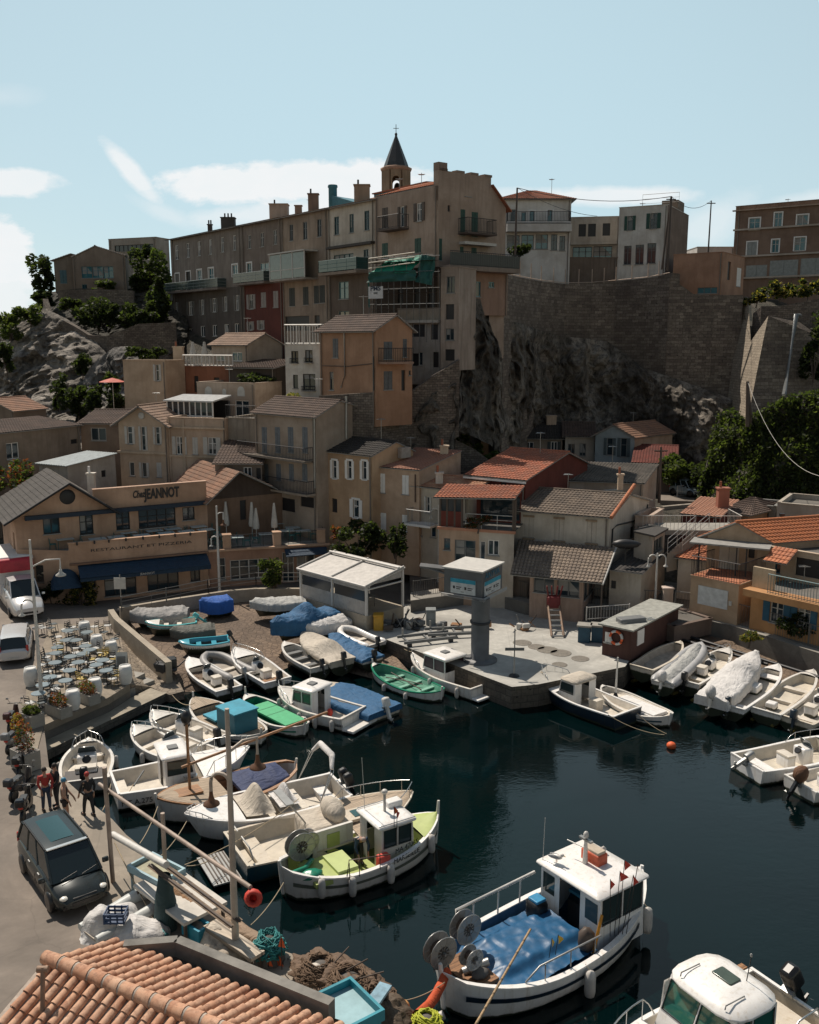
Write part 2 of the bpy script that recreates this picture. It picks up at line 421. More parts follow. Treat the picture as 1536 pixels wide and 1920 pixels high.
# low stone ledge below the terrace
lz = .45
lg = pz([(60,1422),(97,1403),(311,1300),(318,1285),(282,1290)],lz) + pz([(243,1283),(203,1308),(132,1338),(82,1360)],QZ)
mb = MB();mb.prism(lg,-1,lz,concrete((.40,.35,.27),.7,.4),mside=stone((.2,.18,.14),(.13,.12,.1),.6,.3));struct(mb,'stone_ledge')
mb = MB()   # stone steps at the corner of the terrace
for i,(a,b_,z) in enumerate((((238,1279),(272,1262),.95),((240,1294),(290,1275),.7))):
 p = onz(*a,z);p2 = onz(*b_,z);d = (p2-p).normalized();nn = Vector((-d.y,d.x,0))
 mb.prism([p,p2,p2+nn*.9,p+nn*.9],-.5,z,CONC)
struct(mb,'stone_steps')
# cobbled slip left of the dividing wall and the boat ramp right of it
def slopepoly(name,pts,mat,zb=-2):
 ps = [onz(x,y,z) for x,y,z in pts]
 mb = MB();mb.prism(ps,zb,[p.z for p in ps],mat);return struct(mb,name)
slopepoly('cobbled_slip',[(243,1283,.95),(243,1270,1.15),(205,1166,1.19),(216,1150,1.19),(326,1258,.8),(345,1296,.45),(318,1303,.42),(282,1288,.5)],COB)
slopepoly('boat_ramp',[(322,1256,.75),(225,1144,1.15),(390,1116,1.15),(480,1104,1.15),(575,1110,1.15),(700,1185,.6),(770,1262,.2),(720,1300,-.35),(560,1320,-.55),(340,1330,-.55)],RAMPM)
# concrete pier
pier = pz([(690,1186),(960,1288),(1010,1283),(1172,1250),(1200,1212),(1290,1160),(1100,1118),(960,1112),(800,1128),(700,1140)],QZ)
mb = MB();mb.prism(pier,-2,QZ,PIER,mside=stone((.2,.17,.13),(.12,.1,.08),.7,.35));struct(mb,'pier')
# land under the houses behind the basin
back_l = pz([(570,1112),(700,1142),(800,1130),(960,1114),(1100,1120),(1290,1162),(1420,1200),(1640,1262)],QZ)
mb = MB();mb.prism(back_l + [(60,44),(60,78),(-6,78),(-6,72)],-2,QZ-.004,CONC_D);struct(mb,'quay_behind')
# right slipway
slopepoly('slipway',[(1205,1214,1.0),(1290,1162,1.1),(1420,1200,1.1),(1640,1262,1.1),(1680,1420,-.3),(1500,1372,-.35),(1330,1335,-.35),(1172,1290,-.35),(1172,1255,.2)],RAMPM)
# dividing wall beside the ramp, back wall of the ramp
def wall_poly(name,pts,th,zb,mat,label,cat='wall',cap=None):
 """pts: (px,py,z_top) along the top edge"""
 P = [onz(*p) if len(p) == 3 else Vector(p[:3]) for p in pts]
 return wall_pts(name,P,th,zb,mat,label,cat,cap)
def wall_pts(name,P,th,zb,mat,label,cat='wall',cap=None,kind=None):
 mb = MB();n = len(P);off = []
 for i in range(n):
  d = (V2(P[min(i+1,n-1)])-V2(P[max(i-1,0)])).normalized();off.append(Vector((-d.y,d.x,0))*th)
 for i in range(n-1):
  a,b_ = P[i],P[i+1];a2,b2 = a+off[i],b_+off[i+1]
  zb_ = zb if isinstance(zb,(int,float)) else None
  za,zb2 = (zb_,zb_) if zb_ is not None else (zb[i],zb[i+1])
  mb.face([(a.x,a.y,za),(b_.x,b_.y,zb2),b_,a],mat);mb.face([(b2.x,b2.y,zb2),(a2.x,a2.y,za),a2,b2],mat)
  mb.face([a,b_,b2,a2],cap or mat)
  if i == 0: mb.face([(a2.x,a2.y,za),(a.x,a.y,za),a,a2],mat)
  if i == n-2: mb.face([(b_.x,b_.y,zb2),(b2.x,b2.y,zb2),b2,b_],mat)
 o = mb.build(name,loc=(P[0].x,P[0].y,min(za,zb2)));return tag(o,label,cat,kind=kind)
WALLC = concrete((.42,.36,.28),.8,.25)
wall_poly('ramp_wall',[(213,1142,2.1),(224,1158,2.05),(322,1240,1.7)],-.35,-.5,WALLC,'low beige wall sloping down between the cobbled slip and the boat ramp')
wall_poly('ramp_back_wall',[(226,1140,1.95),(330,1123,1.95),(430,1108,1.95),(480,1104,1.95),(566,1104,1.95)],.3,.5,WALLC,'low curved wall along the top of the boat ramp in front of the restaurant')

# terrain behind the town
def interp(tab,x):
 if x <= tab[0][0]: return tab[0][1]
 for (a,u),(b_,v) in zip(tab,tab[1:]):
  if x <= b_: return u+(v-u)*(x-a)/(b_-a)
 return tab[-1][1]
PROF = [(-.75,[(62,1),(75,4),(90,7),(100,9),(118,12),(130,13),(400,8)]),
  (-.40,[(66,1),(75,4),(90,7),(100,10),(112,13),(122,15),(400,11)]),
  (-.24,[(66,1),(72,3),(80,7),(92,12.5),(104,15),(118,22),(400,25)]),
  (-.10,[(66,1),(70,4),(76,10),(84,13.5),(92,15),(104,22),(400,26)]),
  (.03,[(66,1),(70,3.5),(76,9),(84,15),(90,18),(100,22),(400,26)]),
  (.055,[(66,1),(70,3.5),(76,7),(84,9),(92,12),(104,22),(400,26)]),
  (.07,[(66,1),(72,3.5),(99,5),(107,21),(400,26)]),
  (.20,[(62,1),(70,3.6),(80,4.3),(102,4.6),(108,22),(120,25),(400,28)]),
  (.33,[(58,1),(68,3.6),(78,4.3),(94,4.6),(104,20),(120,24),(400,28)]),
  (.75,[(58,1),(68,3.6),(78,4.3),(92,5),(104,20),(120,24),(400,28)])]
def terr(x,y):
 a = x/y
 if a <= PROF[0][0]: return interp(PROF[0][1],y)
 for (p,t1),(q_,t2) in zip(PROF,PROF[1:]):
  if a <= q_:
   f = (a-p)/(q_-p);return interp(t1,y)*(1-f)+interp(t2,y)*f
 return interp(PROF[-1][1],y)
def terrain():
 mat = rockm((.05,.048,.035),(.085,.075,.055),(.14,.12,.095),.5);rows = []
 Ys = [62+i*1.2 for i in range(55)]+[130,140,160,200,300,600,1500]
 for Y in Ys:
  row = []
  for i in range(121):
   a = -.95+i*1.9/120;x = a*Y;z = terr(x,Y)+.5*fbm((x,Y,0),4,.25)*(1 if Y > 80 else .3)
   row.append((x,Y,max(.9,z)))
  rows.append(row)
 mb = MB();mb.grid(rows,mat);struct(mb,'ground')
terrain()

# rock faces: displaced sheets with a real slope
def rock_sheet(name,cols,mat,nv=90,nu=None,amp=1.2,s=.16,ridge=.8,label=None,back=6):
 """cols: list of (px, py_top, Y_top, z_bottom, Y_bottom)"""
 out = [];nu = nu or 150
 xs = [c[0] for c in cols]
 for i in range(nu+1):
  px = xs[0]+(xs[-1]-xs[0])*i/nu
  g = lambda k: interp([(c[0],c[k]) for c in cols],px)
  py,Yt,zb,Yb = g(1),g(2),g(3),g(4);T = at(px,py,Yt);B = at(px,960,Yb);B.z = zb;col = []
  col.append(Vector((T.x*(1+back/Yt),Yt+back,T.z-.4)))
  for j in range(nv+1):
   f = j/nv;p = T.lerp(B,f);p.y = Yt+(Yb-Yt)*(f**1.15);w = min(1,f*7)*.8+.2
   n1 = fbm((p.x,p.y*1.3,p.z*.42),6,s);n2 = 1-abs(noise.noise(Vector((p.x,p.y,p.z*.28))*s*2.4))*2.2
   n3 = 1-abs(noise.noise(Vector((p.x*1.2+40,p.y,p.z*.8))*s*5))*2+.5*noise.noise(Vector((p.x,p.y,p.z))*s*14)
   dpl = (n1*1.2+n2*ridge*.55+n3*.38)*amp*w
   p.y -= dpl;p.z += n1*.5*w;p.x += fbm((p.z,p.x,7),3,s*2)*.6*w
   col.append(p)
  out.append(col)
 rows = [list(r) for r in zip(*out)][::-1]
 mb = MB();mb.grid(rows,mat,smooth=False);return struct(mb,name)
ROCK = rockm((.06,.052,.043),(.16,.138,.113),(.36,.32,.27),.28)
rock_sheet('cliff',[(700,805,74.6,6,73.5),(740,778,74.4,6,73.5),(800,726,74.2,6,73.5),(856,684,74.4,9,73.8),(866,566,77.2,11.5,75.5),(900,560,79.5,10.5,78),(930,580,82.5,9,82),(955,600,86,7,89),(1000,616,94,4.6,97.5),(1060,630,101,4.6,100),(1140,640,103.2,4.6,101.5),(1200,688,100.8,4.6,99.5),(1300,722,97,4.6,95.5),(1395,758,94.5,4.6,92.5)],ROCK,amp=1.8,nv=120,nu=200,s=.17)
rock_sheet('cliff_left',[(-160,690,116,8,96),(-60,640,116,8,95),(0,610,114,8,95),(40,590,113,8,94),(85,578,112,8,93),(130,600,110,8,92),(180,640,107,8,91),(230,690,103,8,91),(290,700,100,9,91),(345,690,98,10,91)],rockm((.10,.09,.078),(.27,.24,.205),(.52,.47,.41),.22),amp=2.2,s=.13,nv=100)
rock_sheet('rock_outcrop',[(138,760,97,6,90),(160,700,98,7,90),(185,672,99,7,90),(215,652,100,7,90),(248,650,100,7,90),(262,672,99,7,90),(280,740,97,7,90)],rockm((.11,.105,.095),(.26,.24,.22),(.45,.42,.38),.3),amp=1.2,s=.25,nv=60,nu=60,back=2)
# upper hill under the left house
rock_sheet('hill',[(-30,610,126,14,112),(60,575,126,16,111),(95,548,124,17,110),(150,541,121,18,109),(240,540,121,18,109),(330,545,121,17,108),(360,560,121,17,107)],rockm((.035,.035,.028),(.07,.065,.05),(.13,.12,.1),.4),amp=1.2,nv=40,nu=70,back=12)

# great stone retaining wall on the cliff, its lower end and the buttress
STONE_S = stone((.30,.25,.20),(.15,.12,.10),.42,.19);STONE = stone((.36,.30,.24),(.17,.135,.11),.75,.32);STONE_LIT = stone((.50,.42,.32),(.36,.30,.23),.55,.25,dirt=.3)  # last one: paler copy for the bastion's lit faces, sunlight put into the colour
wp = [at(*p) for p in ((946,514,84),(975,520,90),(1015,527,97),(1060,532,102),(1110,531,104),(1155,527,104),(1215,521,101.5),(1262,512,99))]
w1 = wall_pts('retaining_wall',wp,1.2,6,STONE,'tall curved dark stone retaining wall on the cliff top below the villas')
wp2 = [at(*p) for p in ((1256,520,99),(1285,540,98.6),(1300,551,98.4),(1340,553,98),(1394,553,97.2))]
wall_pts('retaining_wall',wp2,1.2,6,STONE,'lower stepped stone wall below the small salmon block')
mb = MB()
tl,tr = at(1392,556,98.9),at(1441,592,89.7);br_,bl = at(1400,800,87.86),at(1358,800,95.79)
ttl = at(1404,640,95.45)
far = at(1600,600,90.85);farb = at(1600,800,89.12)
tr2 = at(1600,640,90.27)
mb.grid([[bl,at(1380,800,91.77),br_],[at(1371,700,96.94),at(1397,700,92.69),at(1419,700,88.78)],[at(1380,640,97.98),at(1408,640,93.61),at(1431,640,89.47)]],STONE_LIT,False);mb.face([at(1408,640,93.61),at(1431,640,89.47),tr],STONE_LIT);mb.face([at(1380,640,97.98),at(1408,640,93.61),at(1403,556,97.29),tl],STONE_LIT)
mb.face([br_,farb,tr2,at(1536,630,90.62),at(1500,604,91.08),tr,at(1431,640,89.47),at(1419,700,88.78)],STONE)
bk = Vector((3,6,0));mb.face([tr,at(1500,604,91.08),at(1500,604,91.08)+bk,tr+bk*.7,at(1409,640,94.99)+bk],STONE)
mb.face([tl,at(1396,600,96.14),at(1396,600,96.14)+bk,tl+bk],STONE_LIT)
tag(mb.build('stone_buttress',loc=(bl.x,bl.y,bl.z)),'battered stone bastion with a sunlit left face at the right end of the cliff wall','bastion')
wall_pts('terrace_wall',[at(1412,588,96.02),at(1428,574,94.99),at(1460,574,93.72),at(1536,560,92),at(1600,550,90.85)],.8,17,STONE_S,'pale stepped parapet above the bastion under dry bushes')
# winding wall on the left cliff
wl = [at(*p) for p in ((80,560,113),(90,590,111),(112,597,109.5),(140,612,108),(166,628,107),(200,630,106),(232,618,106),(262,607,107),(330,604,108))]
wall_pts('hillside_wall',wl,.6,[w_.z-2.5 if i < 2 else w_.z-6 for i,w_ in enumerate(wl)],STONE_S,'winding grey stone wall dipping along the left cliff')
wall_pts('hillside_wall',[at(108,545,121),at(125,543,118.5),at(190,542,117),at(250,545,117)],.6,17,STONE_S,'dark stone terrace wall under the gabled clifftop house')
# walls on the slope between the yellow house and the far cottages
wl = [at(*p) for p in ((690,782,78),(735,790,77),(790,803,76.5),(850,822,76.5),(890,842,77),(925,868,77.5))]
wall_pts('slope_wall',wl,.5,[w_.z-5 for w_ in wl],STONE_S,'curved stone wall descending behind the beige houses towards the cottages')
wl = [at(*p) for p in ((726,775,72.6),(760,742,73),(820,700,73.4),(862,674,73.8))]
wall_pts('slope_wall',wl,.6,[w_.z-6 for w_ in wl],STONE_S,'stone ramp wall climbing from the yellow house up to the tall shabby tower house')
wl = [at(*p) for p in ((598,742,71.5),(700,736,69.5),(760,735,73))]
wall_pts('slope_wall',wl,.5,[w_.z-6 for w_ in wl],STONE_S,'grey stone base wall straight under the yellow house')
# upper road with parapet on the right
mb = MB()
rp = [at(1236,935,74),at(1285,935,73),at(1390,905,74.5),at(1440,905,74),at(1640,905,72)]
RZ = 4.7
rp = [onz(1238,938,RZ),onz(1300,940,RZ),onz(1395,918,RZ),onz(1445,915,RZ),onz(1660,915,RZ)]
mb.prism(rp+[Vector((rp[-1].x+3,96,0)),Vector((rp[0].x+3,96,0))],0,RZ,ASPH);struct(mb,'upper_road')
# bright landing and ledges behind the pier (fenced walkway)
WALKZ = 2.0
wk = [onz(x,y,WALKZ) for x,y in ((770,1126),(905,1108),(985,1130),(1110,1142),(1240,1146),(1370,1172),(1450,1197),(1640,1258),(1640,1225),(1440,1168),(1300,1142),(1180,1125),(1000,1118),(900,1093),(770,1110))]
mb = MB();mb.prism([wk[i] for i in range(len(wk))],.5,WALKZ,CONC,mside=CONC_D);struct(mb,'walkway')
mb = MB();g0 = [onz(x,y,1.9) for x,y in ((770,1110),(900,1094),(1000,1119),(1180,1126),(1300,1143),(1440,1169),(1640,1226))]
mb.prism(g0+[Vector((45,66,0)),Vector((0,66,0))],.3,1.95,CONC_D);struct(mb,'alley')
# ------------------------------------------------------------ houses
Z1 = (0,220,2.954);Z2 = (300,220,3.84);Z3 = (600,220,3.84);Z4 = (900,320,2.415);Z5 = (0,600,2.954)
Z6 = (400,580,3.072);Z7 = (780,740,2.954);Z8 = (1150,700,3.84);ZA = (0,860,3.657);ZB = (360,860,3.657);ZS = (0,0,1)
def zz(Z,X,Y): return Z[0]+X/Z[2],Z[1]+Y/Z[2]
class Wl:
 def __init__(s,A,B):
  s.A = V2(A);s.B = V2(B);s.L = (s.B-s.A).length;s.d = (s.B-s.A)/s.L;s.n = Vector((s.d.y,-s.d.x,0))
 def hit(s,px,py):
  r = ray(px,py);den = r.dot(s.n)
  t = (s.A-CAM).dot(s.n)/den;p = CAM+r*t
  return (p-s.A).dot(s.d),p.z
 def P(s,u,z,o=0): v = s.A+s.d*u+s.n*o;return Vector((v.x,v.y,z))
 def box(s,mb,u0,u1,z0,z1,o0,o1,m):
  q = [s.P(u0,0,o0),s.P(u0,0,o1),s.P(u1,0,o1),s.P(u1,0,o0)]
  mb.prism(q,z0,z1,m);return mb
 def rect(s,Z,X0,Y0,X1,Y1):
  xm,ym = (X0+X1)/2,(Y0+Y1)/2
  u0 = s.hit(*zz(Z,X0,ym))[0];u1 = s.hit(*zz(Z,X1,ym))[0];z1 = s.hit(*zz(Z,xm,Y0))[1];z0 = s.hit(*zz(Z,xm,Y1))[1]
  return min(u0,u1),max(u0,u1),min(z0,z1),max(z0,z1)
def wall_mesh(mb,w,z0,z1,holes,mat,depth=.16,split=None):
 hs = []
 for h in holes:
  u0,u1,a,b_ = max(h[0],.06),min(h[1],w.L-.06),max(h[2],z0+.02),min(h[3],z1-.05)
  if u1-u0 > .1 and b_-a > .1: hs.append((u0,u1,a,b_))
 S = sorted({0,w.L}|{h[0] for h in hs}|{h[1] for h in hs});Zs = sorted({z0,z1}|{h[2] for h in hs}|{h[3] for h in hs}|({split[1]} if split and z0 < split[1] < z1 else set()))
 for i in range(len(S)-1):
  if S[i+1]-S[i] < 1e-4: continue
  for j in range(len(Zs)-1):
   cu,cz = (S[i]+S[i+1])/2,(Zs[j]+Zs[j+1])/2
   if any(h[0] < cu < h[1] and h[2] < cz < h[3] for h in hs): continue
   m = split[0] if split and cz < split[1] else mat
   mb.face([w.P(S[i],Zs[j]),w.P(S[i+1],Zs[j]),w.P(S[i+1],Zs[j+1]),w.P(S[i],Zs[j+1])],m)
 for (u0,u1,a,b_) in hs:
  for q in (((u0,a),(u1,a)),((u1,a),(u1,b_)),((u1,b_),(u0,b_)),((u0,b_),(u0,a))):
   (p,r),(p2,r2) = q
   mb.face([w.P(p,r),w.P(p2,r2),w.P(p2,r2,-depth),w.P(p,r,-depth)],mat)
GL = glass();GL_T = glass((.05,.16,.19),.12);CURT = flat((.30,.29,.27),.8,0,.1)
_wid = [0]
def window(par,w,r,kind,frame,shut,depth=.13):
 u0,u1,a,b_ = r;W = u1-u0;H = b_-a;_wid[0] += 1
 rnd = random.Random(_wid[0])
 if 'C' in kind:          # closed shutters
  mb = MB()
  for k in range(2):
   s0 = u0+W/2*k+.01;s1 = u0+W/2*(k+1)-.01
   w.box(mb,s0,s1,a,b_,-.06,.0,shut)
   n = max(3,int(H/.28))
   for i in range(n): w.box(mb,s0+.05,s1-.05,a+H*(i+.2)/n,a+H*(i+.75)/n,0,.018,shut)
  mb.face([w.P(u0,a,-.08),w.P(u1,a,-.08),w.P(u1,b_,-.08),w.P(u0,b_,-.08)],DARK)
  o = mb.build('shutter',par)
 else:
  mb = MB();g = GL_T if 'G' in kind else GL
  mb.face([w.P(u0,a,-depth+.01),w.P(u1,a,-depth+.01),w.P(u1,b_,-depth+.01),w.P(u0,b_,-depth+.01)],DARK if 'O' in kind else g)  # open holes get a dark sheet, painted to stand for the shade inside
  if 'O' not in kind and rnd.random() < .3 and W > .5:
   h = H*rnd.uniform(.25,.9);mb.face([w.P(u0,b_-h,-depth+.018),w.P(u0+W*rnd.choice((.45,1)),b_-h,-depth+.018),w.P(u0+W*.45,b_,-depth+.018),w.P(u0,b_,-depth+.018)],CURT)
  o = mb.build('door' if 'D' in kind else 'window',par)
  if 'O' not in kind:
   mb = MB();f = .06 if W > .5 else .04
   for (x0,x1,y0,y1) in ((u0,u0+f,a,b_),(u1-f,u1,a,b_),(u0+f,u1-f,a,a+f),(u0+f,u1-f,b_-f,b_)): w.box(mb,x0,x1,y0,y1,-depth+.02,-depth+.07,frame)
   n = max(2,round(W/.75)) if W > .6 else 1
   for i in range(1,n): w.box(mb,u0+W*i/n-.035,u0+W*i/n+.035,a+f,b_-f,-depth+.02,-depth+.065,frame)
   if H > 1.3: w.box(mb,u0+f,u1-f,a+H*.62,a+H*.62+.045,-depth+.02,-depth+.06,frame)
   mb.build('window_frame',o)
 if 'T' in kind:
  mb = MB();t = .13
  for (x0,x1,y0,y1) in ((u0-t,u0,a,b_+t),(u1,u1+t,a,b_+t),(u0,u1,b_,b_+t)): w.box(mb,x0,x1,y0,y1,.003,.04,WHITE)
  mb.build('window_surround',o)
 if 'D' not in kind and 'O' not in kind:
  mb = MB();w.box(mb,u0-.06,u1+.06,a-.07,a,-.1,.07,frame if 'T' in kind else CURT);mb.build('sill',o)
 if 'S' in kind:
  for (s0,s1) in ((u0-W*.52-.02,u0-.02),(u1+.02,u1+W*.52+.02)):
   mb = MB();w.box(mb,s0,s1,a,b_,.004,.05,shut);n = max(3,int(H/.25))
   for i in range(n): w.box(mb,s0+.04,s1-.04,a+H*(i+.2)/n,a+H*(i+.75)/n,.05,.065,shut)
   mb.build('shutter',par)
 return o
def railing_mesh(mb,pts,h,m,sp=.16,r=.014,top=.025,base=.08,posts=None):
 for a,b_ in zip(pts,pts[1:]):
  a,b_ = Vector(a),Vector(b_);L = (b_-a).length;n = max(1,int(L/sp));up = Vector((0,0,1))
  mb.tube([a+up*h,b_+up*h],top,m,4,True,False)
  if sp < 1: mb.tube([a+up*base,b_+up*base],top*.7,m,4,True,False)
  else:
   for k in (.35,.68): mb.tube([a+up*h*k,b_+up*h*k],top*.7,m,4,True,False)
  for i in range(n+1):
   p = a.lerp(b_,i/n);mb.tube([p,p+up*h],r,m,4,False,False)
IRON = flat((.03,.03,.032),.6,.2,.1,name='wrought_iron');WIRON = flat((.62,.60,.56),.5,.1,.1,name='white_metal')
def balcony(par,w,Z,X0,X1,Yslab,proj,h=1.0,mat=None,slab=None,th=.15,sides=True,glassy=None):
 xm = (X0+X1)/2;u0 = w.hit(*zz(Z,X0,Yslab))[0];u1 = w.hit(*zz(Z,X1,Yslab))[0];z = w.hit(*zz(Z,xm,Yslab))[1]
 # the slab edge seen is the projecting one: pull the z back by parallax
 z = z + (CAM.z-z)*(-proj*.9/ (w.P(0,0).length))
 mb = MB();w.box(mb,u0,u1,z-th,z,0,proj,slab or CURT);o = mb.build('balcony',par)
 mb = MB();q = [w.P(u0+.03,z,.02),w.P(u0+.03,z,proj-.04),w.P(u1-.03,z,proj-.04),w.P(u1-.03,z,.02)]
 if glassy:
  for a,b_ in zip(q,q[1:]): mb.face([a+Vector((0,0,.08)),b_+Vector((0,0,.08)),b_+Vector((0,0,h)),a+Vector((0,0,h))],glassy)
  railing_mesh(mb,q,h,mat or IRON,1.4)
 else: railing_mesh(mb,q,h,mat or IRON)
 mb.build('railing',o);return o
def tile_panel(mb,e0,e1,r1,r0,mat,pitch=.26,amp=.045,course=.36,under=None):
 """corrugated roof slope between eave e0-e1 and ridge r0-r1"""
 e0,e1,r1,r0 = map(Vector,(e0,e1,r1,r0));W = max((e1-e0).length,(r1-r0).length);S = ((r0-e0).length+(r1-e1).length)/2
 n = (e1-e0).cross(r0-e0).normalized()
 if n.z < 0: n = -n
 k = 4;N = max(2,int(round(W/pitch)))*k;M_ = max(1,int(round(S/course)));rows = [];uvs = []
 for j in range(M_):
  for q in (0,1):
   f = (j+q)/M_;lift = .035*(1-q) if course > .1 else 0;row = [];ur = []
   for i in range(N+1):
    g = i/N;p = e0.lerp(e1,g).lerp(r0.lerp(r1,g),f)
    ph = i % k;hgt = (0,.85,1,.85)[ph] if ph else 0
    row.append(p+n*(amp*hgt+lift));ur.append((W*g,S*(f-.001*q)))
   rows.append(row);uvs.append(ur)
 mb.grid(rows,mat,smooth=False,uvs=uvs)
 u = under or CURT;d = n*-.06
 mb.face([e0+d,r0+d,r1+d,e1+d],u);mb.face([e0,e0+d,e1+d,e1],u);mb.face([e0,r0,r0+d,e0+d],u);mb.face([e1+d,r1+d,r1,e1],u)
def slab_panel(mb,e0,e1,r1,r0,mat,th=.12):
 P = [Vector(p) for p in (e0,e1,r1,r0)];dn = Vector((0,0,-th))
 mb.face(P,mat);mb.face([p+dn for p in P[::-1]],mat)
 for a,b_ in zip(P,P[1:]+P[:1]): mb.face([a+dn,b_+dn,b_,a],mat)
T_RED = tiles((.44,.15,.075),(.36,.12,.065),(.22,.10,.07));T_ORANGE = tiles((.56,.21,.10),(.48,.17,.085),(.36,.15,.09))
T_TERRA = tiles((.40,.22,.14),(.32,.17,.11),(.22,.14,.10));T_BROWN = tiles((.15,.10,.075),(.11,.075,.06),(.07,.05,.042))
T_GREY = tiles((.19,.165,.14),(.14,.12,.10),(.08,.072,.062));T_PALE = tiles((.42,.29,.21),(.34,.23,.17),(.24,.17,.13))
def chimney(par,x,y,z0,h,w=.6,m=None,pots=2,pot=None):
 mb = MB();m = m or plaster((.25,.2,.16),.6);mb.box((x,y,z0+h/2),(w,w*.75,h),m);mb.box((x,y,z0+h+.04),(w+.14,w*.75+.14,.1),m)
 for i in range(pots): mb.tube([(x-w*.25+i*w*.5/max(1,pots-1),y,z0+h+.08),(x-w*.25+i*w*.5/max(1,pots-1),y,z0+h+.55)],.09,pot or T_RED,7)
 return mb.build('chimney',par)
PIPEM = flat((.22,.19,.16),.6,.2,.15,name='zinc')
def house(name,label,cat,Z,p0,p1,Y0,Y1=None,rx=None,dp=6,z0=1,wm=None,roof='flat',rh=1.5,rm=None,rf=.5,over=.35,wins=(),fr=None,sh=None,split=None,extra=None,plan=None,group=None,par=.35,course=.36,apex=None,AZ=None,sk=None):
 fr = fr or WHITE;sh = sh or WHITE;wm = wm or plaster((.35,.29,.23));rm = rm or T_BROWN
 if plan: c0,c1,zt = V2(plan[0]),V2(plan[1]),plan[2]
 else:
  a = at(*zz(Z,*p0),Y0);zt = a.z
  if Y1 is None:
   t0,t1 = (lambda r: r.z/r.y)(ray(*zz(Z,*p0))),(lambda r: r.z/r.y)(ray(*zz(Z,*p1)));Y1 = Y0*t0/t1
  b_ = at(*zz(Z,*p1),Y1)
  if Y1 is not None and abs(b_.z-a.z) > .02: zt = (a.z+b_.z)/2
  c0,c1 = V2(a),V2(b_)
 d = (c1-c0).normalized();bk = Vector((-d.y,d.x,0))
 if rx is not None:      # far corner of the right wall lies on this picture column
  px = zz(Z,rx,0)[0];k = (px-768)/F;pyz = zz(Z,0,p1[1] if p1 else 0)[1];r = ray(px,pyz);k = r.x/r.y
  dp = (k*c1.y-c1.x)/(bk.x-k*bk.y)
  if sk:
   A_,B_,C_ = k*k+1,-2*(k*c1.x+c1.y),c1.x**2+c1.y**2-sk*sk;y_ = (-B_+sqrt(max(0,B_*B_-4*A_*C_)))/(2*A_)
   bk = (Vector((k*y_,y_,0))-c1);dp = bk.length;bk.normalize()
  if dp < 1.5 or dp > 40: print('DEPTH?',name,label[:30],round(dp,1));dp = min(max(dp,3),14)
 c2,c3 = c1+bk*dp,c0+bk*dp
 ws = [Wl(c0,c1),Wl(c1,c2),Wl(c2,c3),Wl(c3,c0)]
 if apex:
  ap = zz(AZ or Z,*apex)
  if roof == 'gf' and rx is not None: s_,z_ = ws[1].hit(*ap);rh = z_-zt;rf = min(max(s_/dp,.15),.85)
  elif roof == 'gs': s_,z_ = ws[0].hit(*ap);rh = z_-zt;rf = min(max(s_/ws[0].L,.2),.8)
  elif roof == 'sf': rh = at(*ap,c2.y).z-zt
  else: rh = at(*ap,(c0+bk*dp*rf).y).z-zt
  print('RISE',label[:28],round(rh,2),round(rf,2),'dp',round(dp,1));rh = max(rh,.35)
 root = thing(name,label,cat,(c1.x,c1.y,z0),group=group)
 holes = {0: [],1: [],2: [],3: []};todo = []
 for w_ in wins:
  wi,kd = w_[0],w_[1];r = ws[wi].rect(Z if len(w_) < 7 else w_[6],*w_[2:6])
  todo.append((wi,kd,r,w_[7] if len(w_) > 7 else sh))
  holes[wi].append(r)
 mb = MB()
 for i in range(4):
  zt_i = zt
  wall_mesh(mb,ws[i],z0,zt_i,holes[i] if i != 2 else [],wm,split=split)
 top = zt
 up = Vector((0,0,1))
 def pt(c,z): return Vector((c.x,c.y,z))
 rfm = MB()
 if roof == 'flat':
  mb.face([pt(c,zt-par) for c in (c0,c1,c2,c3)],CONC_D)
  # parapet inner faces + coping
  for i,w_ in enumerate(ws):
   w_.box(mb,-.02,w_.L+.02,zt-.003,zt+.07,-.22,.05,wm)
   mb.face([w_.P(0,zt-par,-.2),w_.P(0,zt,-.2),w_.P(w_.L,zt,-.2),w_.P(w_.L,zt-par,-.2)],wm)
  rfm = None
 elif roof == 'gf':      # ridge parallel to the front
  m0,m1 = c0.lerp(c3,rf),c1.lerp(c2,rf)
  mb.face([pt(c1,zt),pt(c2,zt),pt(m1,zt+rh)],wm);mb.face([pt(c3,zt),pt(c0,zt),pt(m0,zt+rh)],wm)
  sl = rh/(dp*rf);sb = rh/(dp*(1-rf));o = over
  e0,e1 = pt(c0-bk*o-d*o,zt-sl*o+.05),pt(c1-bk*o+d*o*.6,zt-sl*o+.05);r0,r1 = pt(m0-d*o,zt+rh+.05),pt(m1+d*o*.6,zt+rh+.05)
  f0,f1 = pt(c3+bk*o-d*o,zt-sb*o+.05),pt(c2+bk*o+d*o*.6,zt-sb*o+.05)
  tile_panel(rfm,e0,e1,r1,r0,rm,course=course);tile_panel(rfm,f1,f0,r0,r1,rm,course=course)
  rfm.tube([r0+up*.03,r1+up*.03],.1,rm,6)
 elif roof == 'gs':      # gable to the front
  m0,m1 = c0.lerp(c1,rf),c3.lerp(c2,rf)
  mb.face([pt(c0,zt),pt(c1,zt),pt(m0,zt+rh)],wm);mb.face([pt(c2,zt),pt(c3,zt),pt(m1,zt+rh)],wm)
  W = (c1-c0).length;sl = rh/(W*rf);sr = rh/(W*(1-rf));o = over
  r0,r1 = pt(m0-bk*o,zt+rh+.05),pt(m1+bk*o,zt+rh+.05)
  a0,a1 = pt(c0-bk*o-d*o,zt-sl*o+.05),pt(c3+bk*o-d*o,zt-sl*o+.05)
  b0,b1 = pt(c1-bk*o+d*o,zt-sr*o+.05),pt(c2+bk*o+d*o,zt-sr*o+.05)
